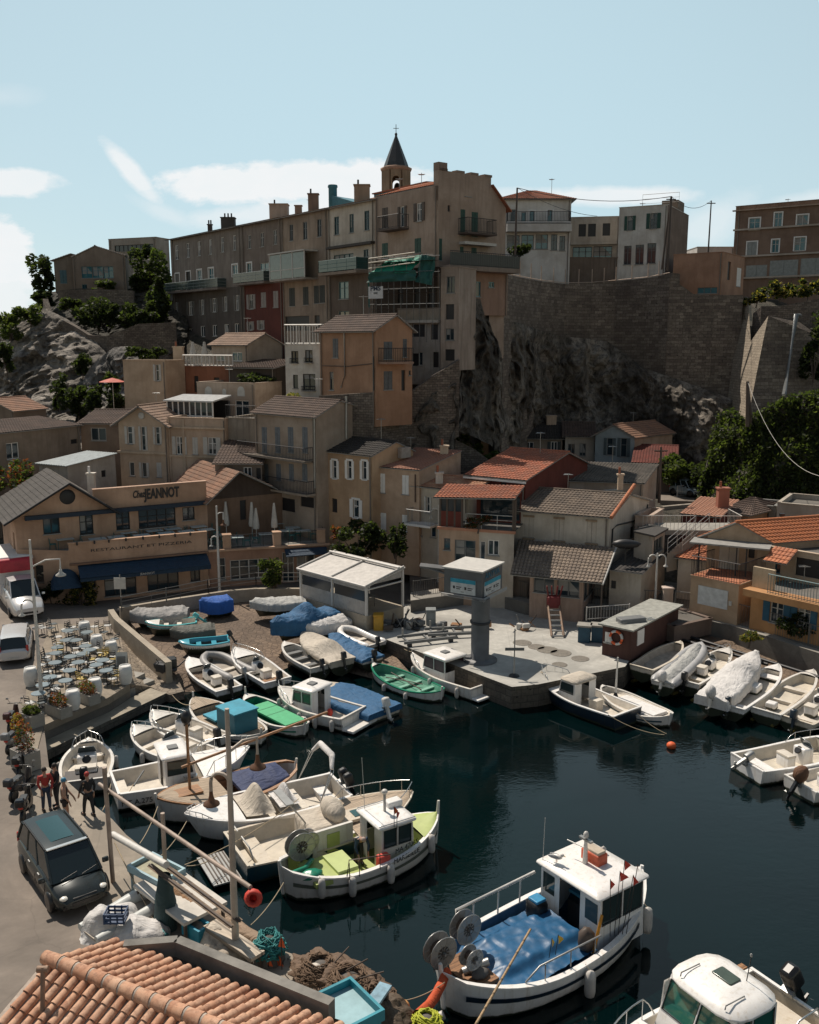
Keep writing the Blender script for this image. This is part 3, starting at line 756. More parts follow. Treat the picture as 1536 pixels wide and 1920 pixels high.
  tile_panel(rfm,b0,b1,r1,r0,rm,course=course);tile_panel(rfm,a1,a0,r0,r1,rm,course=course)
  rfm.tube([r0+up*.03,r1+up*.03],.1,rm,6)
 elif roof in ('sf','sb'):      # single slope, low at the front (sf) / low at the back (sb)
  zf,zb = (zt,zt+rh) if roof == 'sf' else (zt+rh,zt)
  if roof == 'sf':
   mb.face([pt(c1,zt),pt(c2,zt),pt(c2,zb)],wm);mb.face([pt(c3,zt),pt(c0,zt),pt(c3,zb)],wm);mb.face([pt(c2,zt),pt(c3,zt),pt(c3,zb),pt(c2,zb)],wm)
  else:
   mb.face([pt(c1,zt),pt(c2,zt),pt(c1,zf)],wm);mb.face([pt(c3,zt),pt(c0,zt),pt(c0,zf)],wm);mb.face([pt(c0,zt),pt(c1,zt),pt(c1,zf),pt(c0,zf)],wm)
  s = (zb-zf)/dp;o = over
  tile_panel(rfm,pt(c0-bk*o-d*o*.5,zf-s*o+.05),pt(c1-bk*o+d*o*.5,zf-s*o+.05),pt(c2+bk*o*.3+d*o*.5,zb+s*o*.3+.05),pt(c3+bk*o*.3-d*o*.5,zb+s*o*.3+.05),rm,course=course)
 elif roof == 'sr':      # single slope falling to the right wall -> ridge along left
  mb.face([pt(c0,zt),pt(c1,zt),pt(c0,zt+rh)],wm);mb.face([pt(c2,zt),pt(c3,zt),pt(c3,zt+rh)],wm);mb.face([pt(c3,zt),pt(c0,zt),pt(c0,zt+rh),pt(c3,zt+rh)],wm)
  tile_panel(rfm,pt(c1-bk*over+d*over,zt-.05),pt(c2+d*over,zt-.05),pt(c3,zt+rh+.05),pt(c0-bk*over,zt+rh+.05),rm,course=course)
 elif roof == 'sl':      # falling to the left
  mb.face([pt(c0,zt),pt(c1,zt),pt(c1,zt+rh)],wm);mb.face([pt(c2,zt),pt(c3,zt),pt(c2,zt+rh)],wm);mb.face([pt(c1,zt),pt(c2,zt),pt(c2,zt+rh),pt(c1,zt+rh)],wm)
  tile_panel(rfm,pt(c3-d*over,zt-.05),pt(c0-bk*over-d*over,zt-.05),pt(c1-bk*over,zt+rh+.05),pt(c2,zt+rh+.05),rm,course=course)
 elif roof == 'hip':
  W = (c1-c0).length;k = min(dp,W)*.45;o = over
  e = [pt(c0-bk*o-d*o,zt),pt(c1-bk*o+d*o,zt),pt(c2+bk*o+d*o,zt),pt(c3+bk*o-d*o,zt)]
  h = [pt((c0+c3)/2+d*k,zt+rh),pt((c1+c2)/2-d*k,zt+rh)]
  tile_panel(rfm,e[0],e[1],h[1],h[0],rm,course=course);tile_panel(rfm,e[2],e[3],h[0],h[1],rm,course=course)
  tile_panel(rfm,e[1],e[2],h[1],h[1],rm,course=course);tile_panel(rfm,e[3],e[0],h[0],h[0],rm,course=course)
 mb.build('wall',root)
 ro = rfm.build('roof',root) if rfm else None
 for wi,kd,r,s_ in todo:
  u0,u1,a,b_ = max(r[0],.06),min(r[1],ws[wi].L-.06),max(r[2],z0+.02),min(r[3],zt-.05)
  if u1-u0 > .1 and b_-a > .1: window(root,ws[wi],(u0,u1,a,b_),kd,fr,s_)
  else: print('WIN?',name,wi,kd,[round(v,1) for v in r],'L',round(ws[wi].L,1),'z',round(z0,1),round(zt,1))
 L_ = ws[0].L
 if L_ > 4:
  for q_ in ((.04,.97) if L_ > 7 else (.97,)):
   mb = MB();u_ = L_*q_;mb.tube([ws[0].P(u_,zt-.1,.09),ws[0].P(u_,z0,.09)],.05,PIPEM,6);mb.build('drainpipe',root)
 H = dict(root=root,roof=ro,w=ws,zt=zt,c=(c0,c1,c2,c3),d=d,bk=bk,rh=rh)
 return H
def pipe(par,w,Z,pts,r=.05,m=None,name='drainpipe',o=.07):
 mb = MB();q = []
 for X,Y in pts:
  u,z = w.hit(*zz(Z,X,Y));q.append(w.P(min(max(u,.05),w.L-.05),z,o))
 mb.tube(q,r,m or METAL,6);return mb.build(name,par)
def wslab(par,name,w,Z,X0,Y0,X1,Y1,o0,o1,m):
 u0,u1,a,b_ = w.rect(Z,X0,Y0,X1,Y1);mb = MB();w.box(mb,u0,u1,a,b_,o0,o1,m);return mb.build(name,par)
def P_(r,g,b,d=.5): k = 1.22;return plaster((min(.75,r*k),min(.73,g*k),min(.7,b*k)),d)
BLUEG = flat((.035,.13,.15),.5,0,.1,name='blue_paint');GRN = flat((.02,.075,.055),.6,0,.1,name='green_paint')
GREY_SH = flat((.16,.165,.165),.6,0,.1,name='grey_paint');BRN_SH = flat((.09,.065,.05),.6,0,.1,name='brown_paint');PALE_SH = flat((.55,.53,.49),.6,0,.1,name='pale_paint')
DULL = flat((.32,.29,.25),.6,0,.1,name='dull_paint');NAVY = flat((.018,.035,.065),.6,0,.1,name='navy_paint')
BLUE_SH = flat((.02,.10,.17),.6,0,.1,name='blue_shutter_paint')

# ---- the long tenement row on the cliff: one facade line, five houses
tA,tB = at(318,450,116.7),at(822,350,77);TW = Wl(tA,tB);ZE = tB.z
def tseg(px0,px1):
 u0 = TW.hit(px0,430)[0];u1 = TW.hit(px1,380)[0];return TW.P(u0,0),TW.P(u1,0)
UP = 'w'
zsp = TW.hit(*zz(Z2,480,1225))[1]
a,b_ = tseg(318,452)
row1 = [(108,132,920,1025),(190,212,905,1010),(270,292,893,998),(352,372,878,988),(438,460,862,972),(525,547,848,958)]
row3 = [(112,128,1332,1432),(208,236,1325,1425),(296,316,1312,1420),(378,404,1302,1402),(462,482,1290,1395),(545,568,1280,1390)]
wn = [(0,'W',x0,y0,x1,y1) for x0,x1,y0,y1 in row1]+[(0,'SW',x0,y0,x1,y1) for x0,x1,y0,y1 in row3]
wn += [(0,'CT',112,1125,142,1245),(0,'TDO',190,1110,222,1250),(0,'TDG',270,1098,302,1235),(0,'TDG',352,1085,388,1220),(0,'TGW',521,1060,560,1145)]
wn += [(0,'W',x0,y0,x1,y1,Z1) for x0,x1,y0,y1 in ((1048,1066,1170,1218),(1112,1136,1155,1215),(1178,1202,1150,1212),(1243,1267,1146,1208),(1300,1324,1142,1202))]
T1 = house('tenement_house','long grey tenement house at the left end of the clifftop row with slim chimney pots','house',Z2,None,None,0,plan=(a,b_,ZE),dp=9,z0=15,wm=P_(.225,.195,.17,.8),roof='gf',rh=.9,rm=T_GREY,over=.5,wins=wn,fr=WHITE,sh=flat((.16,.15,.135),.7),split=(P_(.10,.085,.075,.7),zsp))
a,b_ = tseg(452.5,526.5)
wn = [(0,'W',632,845,656,945),(0,'W',722,828,747,932),(0,'W',816,808,842,915),(0,'TDG',628,1048,662,1180),(0,'G',720,1045,812,1170),
  (0,'SW',642,1275,672,1380),(0,'C',728,1260,764,1365),(0,'C',816,1250,852,1368),(0,'SW',640,1470,665,1532),(0,'SW',715,1462,740,1528)]
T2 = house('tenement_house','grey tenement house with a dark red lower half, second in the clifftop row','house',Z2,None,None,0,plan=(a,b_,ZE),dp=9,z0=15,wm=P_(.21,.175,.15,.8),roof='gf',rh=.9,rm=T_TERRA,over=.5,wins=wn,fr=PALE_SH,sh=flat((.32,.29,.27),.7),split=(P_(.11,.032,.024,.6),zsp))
a,b_ = tseg(527,614.5)
wn = [(0,'W',932,770,958,890),(0,'W',1030,752,1060,880),(0,'W',1132,732,1162,860),(0,'C',930,1228,972,1360),(0,'C',1030,1220,1070,1350),(0,'C',1108,1212,1145,1340),(0,'C',1148,1208,1188,1335),(0,'O',900,1430,1075,1536),(0,'O',1112,1425,1150,1520)]
T3 = house('tenement_house','brown grey tenement house with a glazed white veranda, third in the clifftop row','house',Z2,None,None,0,plan=(a,b_,ZE),dp=9,z0=14,wm=P_(.27,.215,.17,.7),roof='gf',rh=1.0,rm=T_TERRA,over=.5,wins=wn,fr=GREY_SH,sh=flat((.045,.05,.045),.7))
a,b_ = tseg(615,702.5)
wn = [(0,'W',1255,715,1290,845),(0,'W',1364,695,1396,830),(0,'W',1472,672,1508,812),(0,'W',1252,985,1394,1110),(0,'W',1466,950,1502,1005),(0,'GW',1287,1182,1358,1308),(0,'W',1287,1395,1362,1450)]
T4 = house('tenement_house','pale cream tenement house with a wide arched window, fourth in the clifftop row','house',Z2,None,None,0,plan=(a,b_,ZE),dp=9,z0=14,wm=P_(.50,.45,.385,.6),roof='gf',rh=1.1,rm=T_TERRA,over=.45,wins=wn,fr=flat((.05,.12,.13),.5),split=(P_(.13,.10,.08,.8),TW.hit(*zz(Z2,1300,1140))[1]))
for T,X0,X1,Y in ((T1,30,480,1250),(T2,590,815,1195)):
 balcony(T['root'],T['w'][0],Z2,X0,X1,Y,1.1,1.0,flat((.25,.3,.3),.4),P_(.2,.17,.15),.2,glassy=flat((.06,.085,.085),.15,name='glass'))
balcony(T4['root'],T4['w'][0],Z2,1225,1500,1120,1.3,1.05,flat((.03,.12,.12),.5),P_(.25,.2,.16),.25,glassy=glass((.02,.07,.07)))
w = T4['w'][0];mb = MB();u0,u1,z_a,z_b = w.rect(Z2,1222,895,1530,925);w.box(mb,max(0,u0),w.L,z_a-.1,z_a+.12,.003,.45,flat((.05,.04,.035),.7));mb.build('ledge',T4['root'])
# glazed veranda on the third house
w = T3['w'][0];u0,u1,z_a,z_b = w.rect(Z2,830,985,1135,1180);u0 = max(.1,u0);u1 = min(u1,w.L)
mb = MB();w.box(mb,u0,u1,z_a,z_a+.15,0,1.5,P_(.3,.27,.24));w.box(mb,u0-.1,u1+.1,z_b,z_b+.12,0,1.6,PALE_SH)
v = mb.build('veranda',T3['root']);mb = MB();vw = Wl(w.P(u0,0,1.45),w.P(u1,0,1.45));n = 3
for i in range(n): vw.box(mb,vw.L*i/n+.06,vw.L*(i+1)/n-.06,z_a+.2,z_b-.06,-.03,0,flat((.16,.22,.22),.1,name='glass'))
mb.build('glass_pane',v);mb = MB()
for i in range(n+1): vw.box(mb,vw.L*i/n-.06,vw.L*i/n+.06,z_a+.15,z_b,-.04,.03,PALE_SH)
vw.box(mb,0,vw.L,z_a+.15+(z_b-z_a)*.32,z_a+.23+(z_b-z_a)*.32,-.04,.03,PALE_SH)
mb.build('veranda_frame',v)
# roof furniture of the row
def on_roof(T,px,pyb,back=1.5):
 w = T['w'][0];u = w.hit(px,pyb)[0];p = w.P(u,0,-back);return p.x,p.y
for T,px,h,wd,mm,pots in ((T1,357,1.1,.5,P_(.08,.07,.065),2),(T1,391,1.4,1.5,P_(.07,.065,.06),3),(T3,548,1.9,1.0,P_(.20,.15,.12),1)):
 x,y = on_roof(T,px,430,2.5);chimney(T['roof'],x,y,ZE+.3,h,wd,mm,pots,DARK)
x,y = on_roof(T2,474,420,3.2);chimney(T2['roof'],x,y,ZE+.4,1.7,1.9,P_(.36,.31,.26),1,DARK);x,y = on_roof(T2,497,420,4);chimney(T2['roof'],x,y,ZE+.4,1.4,.7,P_(.25,.2,.16),0)
x,y = on_roof(T4,637,400,2.5);chimney(T4['roof'],x,y,ZE+.4,1.6,1.4,P_(.27,.22,.17),1,DARK)
TEAL = flat((.05,.20,.26),.6,0,.15,name='teal_render')
mb = MB();x,y = on_roof(T3,560,420,4);mb.lathe([(.42,0),(.42,2.5),(.5,2.6),(.45,2.8)],(x,y,ZE+.3),TEAL,10);mb.build('round_chimney',T3['roof'])
mb = MB();x0,y0 = on_roof(T3,566,420,3.5);x1,y1 = on_roof(T3,606,420,3.5);mb.prism([(x0,y0),(x1,y1),(x1+2.2,y1+2.4),(x0+2.2,y0+2.4)],ZE,[ZE+2.0,ZE+1.0,ZE+1.0,ZE+2.0],TEAL);mb.build('roof_wall',T3['roof'])
mb = MB();x0,y0 = on_roof(T4,604,420,6);x1,y1 = on_roof(T4,694,400,6);mb.prism([(x0,y0),(x1,y1),(x1+3,y1+3),(x0+3,y0+3)],ZE,ZE+1.9,TEAL);mb.build('roof_wall',T4['roof'])
mb = MB();mb.prism([(x0-.2,y0-.2),(x1+.2,y1-.2),(x1+3,y1+3),(x0+3,y0+3)],ZE+1.9,[ZE+2.0,ZE+2.15,ZE+2.5,ZE+2.4],T_RED);mb.build('roof_tiles',T4['roof'])
# ---- gable-ended corner house
a,b_ = tseg(703,822)
wn = [(0,'C',447,650,490,795,Z3,BRN_SH),(0,'SWD',578,640,608,790,Z3,BRN_SH),(0,'SW',697,615,734,748,Z3,BRN_SH),(0,'C',447,905,490,1015),(0,'C',682,870,728,975),
  (1,'W',1047,508,1090,570),(1,'O',920,632,938,678),(1,'C',1012,662,1046,850),(1,'C',1092,682,1138,860),(1,'C',1008,930,1034,1095),(1,'C',1090,938,1128,1098),(1,'O',943,968,970,1060),(1,'C',858,872,880,1030)]
E = house('corner_house','tall pinkish beige corner house with a stepped parapet, green shutters and two balconies','house',Z3,None,None,0,plan=(a,b_,ZE+.15),dp=5.65,z0=20.6,wm=P_(.35,.27,.215,.6),roof='gf',rh=.85,rm=T_ORANGE,over=.0,wins=wn,fr=WHITE,sh=GRN)
w = E['w'][1];mb = MB();zt = at(822,318,77).z
w.box(mb,0,w.L,ZE-1,zt,-.6,.004,P_(.35,.27,.215,.6))
for u in (.1,1.9,3.4,4.9): w.box(mb,u,u+.85,zt-.02,zt+.17,-.62,.02,P_(.26,.2,.16))
w.box(mb,.0,.9,zt-.02,zt+.6,-.62,.02,P_(.28,.21,.17))
mb.build('parapet',E['root'])
w2 = Wl(w.P(w.L,0),w.P(w.L+1.75,0));mb = MB()
q = [w2.P(0,17),w2.P(w2.L,17),w2.P(w2.L,ZE-1.0),w2.P(0,ZE+.6)];qb = [p-w2.n*8 for p in q]
mb.face(q,P_(.35,.27,.215,.6));mb.face([q[1],qb[1],qb[2],q[2]],P_(.35,.27,.215,.6));mb.build('rear_wing',E['root'])
mb = MB();slab_panel(mb,w2.P(w2.L+.4,ZE-1.2,.3),w2.P(w2.L+.4,ZE-1.2,-8),w2.P(0,ZE+.7,-8),w2.P(0,ZE+.7,.3),T_RED);mb.build('wing_roof',E['roof'])
balcony(E['root'],E['w'][0],Z3,485,640,815,1.1,1.05,slab=P_(.1,.08,.07))
balcony(E['root'],w,Z3,995,1205,850,1.2,1.1,slab=P_(.1,.08,.07))
wslab(E['root'],'awning',w,Z3,1000,905,1225,925,.02,.8,PALE_SH)
# long terrace round the corner with its rail
zt_ = w.hit(*zz(Z3,1100,1085))[1]
mb = MB();w.box(mb,-.1,w.L+2.0,zt_-.35,zt_,-.01,1.6,P_(.22,.18,.15));o = mb.build('terrace',E['root'])
mb = MB();q = [w.P(0,zt_,1.5),w.P(w.L+2.0,zt_,1.5),w.P(w.L+2.0,zt_,0)];railing_mesh(mb,q,1.1,IRON,.2)
for a,b_ in zip(q,q[1:]): mb.face([a,b_,b_+Vector((0,0,1.0)),a+Vector((0,0,1.0))],flat((.035,.045,.045),.4,name='mesh_screen'))
mb.build('railing',o)
# lower part below the terrace
H = house('lower_wing','salmon pink lower wing under the corner house terrace on top of the cliff rock','house',Z3,None,None,0,plan=(w.P(.2,0,.3),w.P(w.L+1.8,0,.3),zt_-.36),dp=5,z0=20.6,wm=P_(.32,.215,.165,.6),wins=[(0,'W',1120,1182,1158,1292),(0,'W',1215,1185,1255,1225)],fr=flat((.2,.4,.42),.5))
wq = [w.P(0,0),w.P(0,0,.3)]
# shabby narrow tower and its ruined neighbour
F1 = house('tower_house','narrow shabby pale tower house with stacked windows between scaffold and cliff','house',Z3,(872,1068),(1003,1095),75.2,74.4,dp=3,z0=16.2,wm=P_(.34,.28,.235,.9),rm=T_RED,wins=[(0,'W',912,1145,972,1265),(0,'O',905,1345,966,1455),(0,'W',905,1520,966,1605),(0,'O',902,1670,970,1752)],fr=GREY_SH)
F2 = house('ruined_house','dilapidated grey white house with dark openings behind the yellow house','house',Z3,(560,1372),(868,1388),77.5,75.6,dp=4,z0=15,wm=P_(.30,.275,.25,1),wins=[(0,'O',662,1490,755,1580),(0,'O',800,1490,850,1600),(0,'O',665,1700,712,1790),(0,'O',815,1690,855,1800),(0,'W',712,1690,740,1785)],fr=PALE_SH)
wslab(F2['root'],'cornice',F2['w'][0],Z3,560,1460,868,1480,.01,.5,P_(.4,.38,.35))
# dark brown wall behind the scaffold
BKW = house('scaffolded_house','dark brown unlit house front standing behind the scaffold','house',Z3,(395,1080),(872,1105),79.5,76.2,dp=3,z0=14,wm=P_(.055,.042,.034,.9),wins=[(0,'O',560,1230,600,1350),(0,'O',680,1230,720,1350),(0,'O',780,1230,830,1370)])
def scaffold():
 root = thing('scaffold','metal scaffold wrapped in bright green debris netting on the corner house','scaffold',(at(750,580,74)),0)
 A,B = at(*zz(Z3,405,1350),78.3),at(*zz(Z3,862,1350),75.0);w = Wl(A,B);zb = A.z;mb = MB();S = METAL
 zt0 = w.hit(*zz(Z3,600,985))[1]
 for i in range(6):
  u = w.L*i/5
  for o in (0,1.0): mb.tube([w.P(u,zb-3,o),w.P(u,zt0 if i < 5 else zt0-1.6,o)],.022,GREY_SH,5)
 for k in range(4):
  z = zb+(zt0-zb)*k/3.2
  for o in (0,1.0): mb.tube([w.P(0,z,o),w.P(w.L,z,o)],.02,GREY_SH,5)
  mb.face([w.P(0,z-.4,.05),w.P(w.L,z-.4,.05),w.P(w.L,z-.4,.95),w.P(0,z-.4,.95)],BRN_SH)
 mb.build('pole_frame',root)
 NET = flat((.012,.26,.17),.7,0,.15,2,name='green_netting');NET_SHADE = flat((.01,.09,.075),.7,0,.15,2,name='green_netting')  # second one: darker copy for the upright sheets, shade put into the colour
 def sheet(P00,P10,P11,P01,m,name,n=14,k=8,amp=.25):
  rows = []
  for j in range(k+1):
   rows.append([P00.lerp(P10,i/n).lerp(P01.lerp(P11,i/n),j/k)+w.n*(amp*fbm((i*.5,j*.4,3),3,.7)) for i in range(n+1)])
  mb = MB();mb.grid(rows,m);return mb.build(name,root)
 g = lambda X,Y,o: w.P(*w.hit(*zz(Z3,X,Y)),o)
 top = MB()
 for Y0 in (0,1):
  pass
 sheet(g(412,1130,1.1),g(700,1125,1.1),g(745,985,-.3),g(478,1020,-.3),NET,'netting')
 sheet(g(400,1195,1.15),g(750,1180,1.15),g(742,1105,1.1),g(412,1120,1.1),NET_SHADE,'netting')
 sheet(g(745,1190,1.1),g(860,1215,1.1),g(860,1010,.6),g(750,985,.4),NET_SHADE,'netting')
 sheet(g(400,1370,1.0),g(412,1370,1.0),g(412,1195,1.1),g(400,1195,1.1),NET_SHADE,'netting',2,6,.03)
 mb = MB()
 for (x0,y0,x1,y1) in ((410,1025,740,980),(410,1055,740,1012),(410,1095,740,1052)):
  mb.tube([g(x0,y0,1.15),g(x1,y1,1.15)],.045,flat((.55,.5,.4),.6),5)
 mb.build('rail',root)
 # site sign
 u0,u1,za,zb_ = w.rect(Z3,405,1222,508,1308);mb = MB();w.box(mb,u0,u1,za,zb_,1.05,1.1,flat((.62,.62,.62),.5,name='sign_board'));s_ = mb.build('sign',root)
 text('PMS',w.P((u0+u1)/2,(za+zb_)/2+.3,1.115),w,.5,NAVY,s_,sx=1.15,bold=.012);mb = MB();w.box(mb,u0+.9,u1-.9,za+.35,za+.5,1.1,1.11,GREY_SH);mb.build('small_print',s_)
def text(s,loc,w,size,m,par,sx=1,font=None,name='lettering',ext=.006,rot=None,bold=0,shear=0):
 cu = bpy.data.curves.new(name,'FONT');cu.body = s;cu.size = size;cu.align_x = 'CENTER';cu.align_y = 'CENTER';cu.extrude = ext;cu.offset = bold;cu.shear = shear;cu.resolution_u = 3
 t = bpy.data.objects.new(name,cu);COL.objects.link(t)
 dg = bpy.context.evaluated_depsgraph_get();dg.update();me = bpy.data.meshes.new_from_object(t.evaluated_get(dg));bpy.data.objects.remove(t)
 me.materials.clear();me.materials.append(m);me.name = name
 M_ = Matrix(((w.d.x,0,w.n.x,loc.x),(w.d.y,0,w.n.y,loc.y),(0,1,0,loc.z),(0,0,0,1))) if w is not None else rot
 me.transform(M_ @ Matrix.Diagonal((sx,1,1,1)))
 o = bpy.data.objects.new(name,me);COL.objects.link(o)
 if par is not None:
  o.parent = par
  p = par
  while p.parent: p = p.parent
  if p.get('_w'): o.matrix_parent_inverse = (p.matrix_basis.inverted()) if par is p else Matrix()
 return o
scaffold()

# ---- bell tower
def bell_tower():
 c = at(743,350,100);zb = at(743,400,100).z-3;root = thing('bell_tower','octagonal church bell tower with a slate spire and iron cross behind the roofs','bell tower',(c.x,c.y,zb))
 st = P_(.27,.205,.14,.8);r = 1.32*1.03;zt = at(743,322,100).z;zo = at(743,362,100).z;za = at(743,340,100).z
 mb = MB();n = 8
 P = [Vector((c.x+r*cos(pi/8+2*pi*i/n),c.y+r*sin(pi/8+2*pi*i/n),0)) for i in range(n)]
 for i in range(n):
  w = Wl(P[(i+1) % n],P[i]) ;L = w.L
  if i % 2 == 0 or True:
   op = L*.36
   if i not in (1,3,5,7):
    w.box(mb,0,L,zb,zt,-.22,0,st);continue
   segs = [(0,L/2-op),(L/2+op,L)]
   for s0,s1 in segs: w.box(mb,s0,s1,zo,za,-.22,0,st)
   w.box(mb,0,L,zb,zo,-.22,0,st)
   # arch head
   k = 6
   for j in range(k):
    a0 = pi*j/k;a1 = pi*(j+1)/k;x0,x1 = L/2-op*cos(a0),L/2-op*cos(a1);h0 = za+op*sin(a0)*.9;h1 = za+op*sin(a1)*.9
    f = [w.P(x0,h0),w.P(x1,h1),w.P(x1,zt),w.P(x0,zt)];mb.face(f,st);mb.face([q-w.n*.22 for q in f[::-1]],st)
   w.box(mb,0,L/2-op,za,zt,-.22,0,st);w.box(mb,L/2+op,L,za,zt,-.22,0,st)
 mb.face([(p.x,p.y,zo) for p in P],st)
 mb.build('tower_shaft',root)
 mb = MB();mb.lathe([(1.35,0),(1.5,.1),(1.6,.3),(1.6,.45),(1.2,.6)],(c.x,c.y,zt-.1),P_(.34,.22,.16,.5),8);mb.build('cornice',root)
 mb = MB();zs = zt+.35;ztip = at(743,252,100).z;mb.lathe([(1.32,0),(1.15,.5),(.05,ztip-zs)],(c.x,c.y,zs),flat((.045,.05,.052),.55,.0,.2,5,name='slate'),8,False);mb.build('spire',root)
 mb = MB();mb.blob((c.x,c.y,ztip),(.14,.14,.2),IRON,8,5);zc = at(743,235,100).z;mb.tube([(c.x,c.y,ztip),(c.x,c.y,zc+.1)],.035,IRON,5);zq = at(743,240.5,100).z;mb.tube([(c.x-.28,c.y,zq),(c.x+.28,c.y,zq)],.03,IRON,5);mb.build('cross',root)
 mb = MB();mb.lathe([(.42,0),(.34,.15),(.26,.5),(.15,.62),(.05,.66)],(c.x+.1,c.y,zo+.35),flat((.06,.05,.03),.5,.6),10);mb.build('bell',root)
bell_tower()

# ---- hilltop villas on the right
V1 = house('villa','white two storey villa with a red hipped roof and wraparound terrace on the cliff','villa',Z4,(95,135),(415,125),105,105,dp=8,z0=22,wm=P_(.60,.58,.55,.3),roof='hip',rh=1.5,rm=T_RED,over=.5,
   wins=[(0,'W',138,175,165,240),(0,'G',188,188,208,240),(0,'GT',225,182,247,236),(0,'GT',306,178,328,234),(0,'W',122,292,180,350),(0,'G',188,290,244,355),(0,'G',252,288,308,355),(0,'W',322,288,350,360),(0,'W',360,295,386,362)],fr=GREY_SH)
w = V1['w'][0];wslab(V1['root'],'terrace',w,Z4,118,245,408,280,0,1.2,P_(.55,.53,.5,.2));balcony(V1['root'],w,Z4,120,405,240,1.15,1,slab=P_(.5,.5,.5))
V2_ = house('villa','low flat roofed beige villa with wide dark glazing between the two white villas','villa',Z4,(412,215),(636,205),111,110,dp=8,z0=22,wm=P_(.40,.36,.31,.4),wins=[(0,'O',447,242,480,298),(0,'O',490,240,525,298),(0,'O',556,238,590,294),(0,'G',420,345,508,405),(0,'G',514,342,598,408)],fr=IRON)
wslab(V2_['root'],'ledge',V2_['w'][0],Z4,412,325,620,335,.01,.5,P_(.4,.37,.33))
V3 = house('villa','white villa with green shutters and a brown side wall near the leaning pole','villa',Z4,(632,172),(852,150),107,104.5,rx=948,z0=22,wm=P_(.60,.575,.53,.5),wins=[(0,'SW',668,205,692,270),(0,'SW',771,192,802,262),(0,'W',652,340,686,425),(0,'W',704,335,742,424),(0,'W',757,328,797,420)],fr=GREY_SH,sh=GRN)
mb = MB();w = V3['w'][1];w.box(mb,-.02,w.L+.02,22,V3['zt']-.02,.003,.02,P_(.20,.15,.12));w.box(mb,w.L*.45,w.L*.75,V3['zt'],V3['zt']+1.1,-1.8,.02,P_(.20,.155,.12));mb.build('side_wall',V3['root'])
mb = MB();p = V3['c'][0]+V3['bk']*2+V3['d']*2.0;q = p+V3['d']*4;railing_mesh(mb,[(p.x,p.y,V3['zt']),(q.x,q.y,V3['zt'])],1.5,METAL,2);mb.build('roof_rail',V3['root'])
wn = [(0,'GT',1220,215,1268,268),(0,'GT',1334,190,1368,258),(0,'GT',1436,200,1486,250),(0,'TC',1210,322,1254,388),(0,'GT',1322,312,1354,370),(0,'GT',1425,302,1474,362),(0,'C',1205,428,1300,480),(0,'C',1312,405,1440,485),(0,'C',1452,395,1590,478)]
V4 = house('apartment_block','brown three storey apartment block with pale window surrounds at the right edge','apartment block',Z4,(1160,165),(1620,122),121,114,dp=10,z0=20,wm=P_(.20,.135,.10,.4),wins=wn,fr=PALE_SH,sh=flat((.30,.32,.31),.5))
for y in ((268,276),(392,398),(492,500)):
 w = V4['w'][0];zc = w.hit(*zz(Z4,1160+200,y[0]-12))[1];mb = MB();w.box(mb,-.1,w.L,zc-.1,zc+.1,.003,.3,P_(.4,.35,.3,.2));mb.build('cornice',V4['root'])
mb = MB();w = V4['w'][0];w.box(mb,-.3,w.L+.3,V4['zt']-.6,V4['zt']-.45,.01,.35,P_(.35,.26,.2));mb.build('cornice',V4['root'])
V5 = house('salmon_block','plain salmon pink flat roofed block with a narrow slit window above the stone wall','house',Z4,(878,388),(1102,362),102,99,rx=1202,z0=20,wm=P_(.36,.215,.145,.35),wins=[(1,'O',1122,412,1135,495),(1,'C',1163,440,1182,525),(0,'G',985,528,1075,556)],fr=GREY_SH)
mb = MB();q = [at(*zz(Z4,X,Y),104) for X,Y in ((940,352),(1150,345))]
house('distant_house','pale low house far behind the salmon block','house',Z4,(985,350),(1150,342),128,128,dp=6,z0=24,wm=P_(.5,.47,.44,.2))
house('garden_wall_house','dull brown garden outbuilding under the white villas behind the fence','house',Z4,(240,390),(625,398),106.5,107,dp=2,z0=22,wm=P_(.16,.125,.10,.8))

# ---- left hilltop
L1 = house('gabled_house','brown gabled clifftop house with a long teal window','house',Z1,(398,772),(692,768),122,119.5,rx=722,z0=17,wm=P_(.22,.175,.14,.4),roof='gs',rh=1.75,rf=.44,sk=5,apex=(525,714),rm=T_BROWN,over=.12,wins=[(0,'G',452,826,510,890),(0,'G',512,826,570,890),(0,'G',572,826,628,890),(0,'W',455,925,482,950)],fr=TEAL)
house('gabled_house','lower left wing of the clifftop house with one narrow shuttered window','house',Z1,(298,808),(398,778),123,123,dp=6,z0=17,wm=P_(.21,.17,.135,.4),roof='sl',rh=.8,rm=T_BROWN,wins=[(0,'C',332,846,370,920)],sh=flat((.10,.19,.22),.5))
L3 = house('modern_villa','flat roofed modern villa with dark strip glazing behind the clifftop trees','villa',Z1,(600,672),(862,668),136,133,rx=935,z0=20,wm=P_(.30,.27,.235,.3),wins=[(0,'W',635,705,850,740)],fr=IRON)
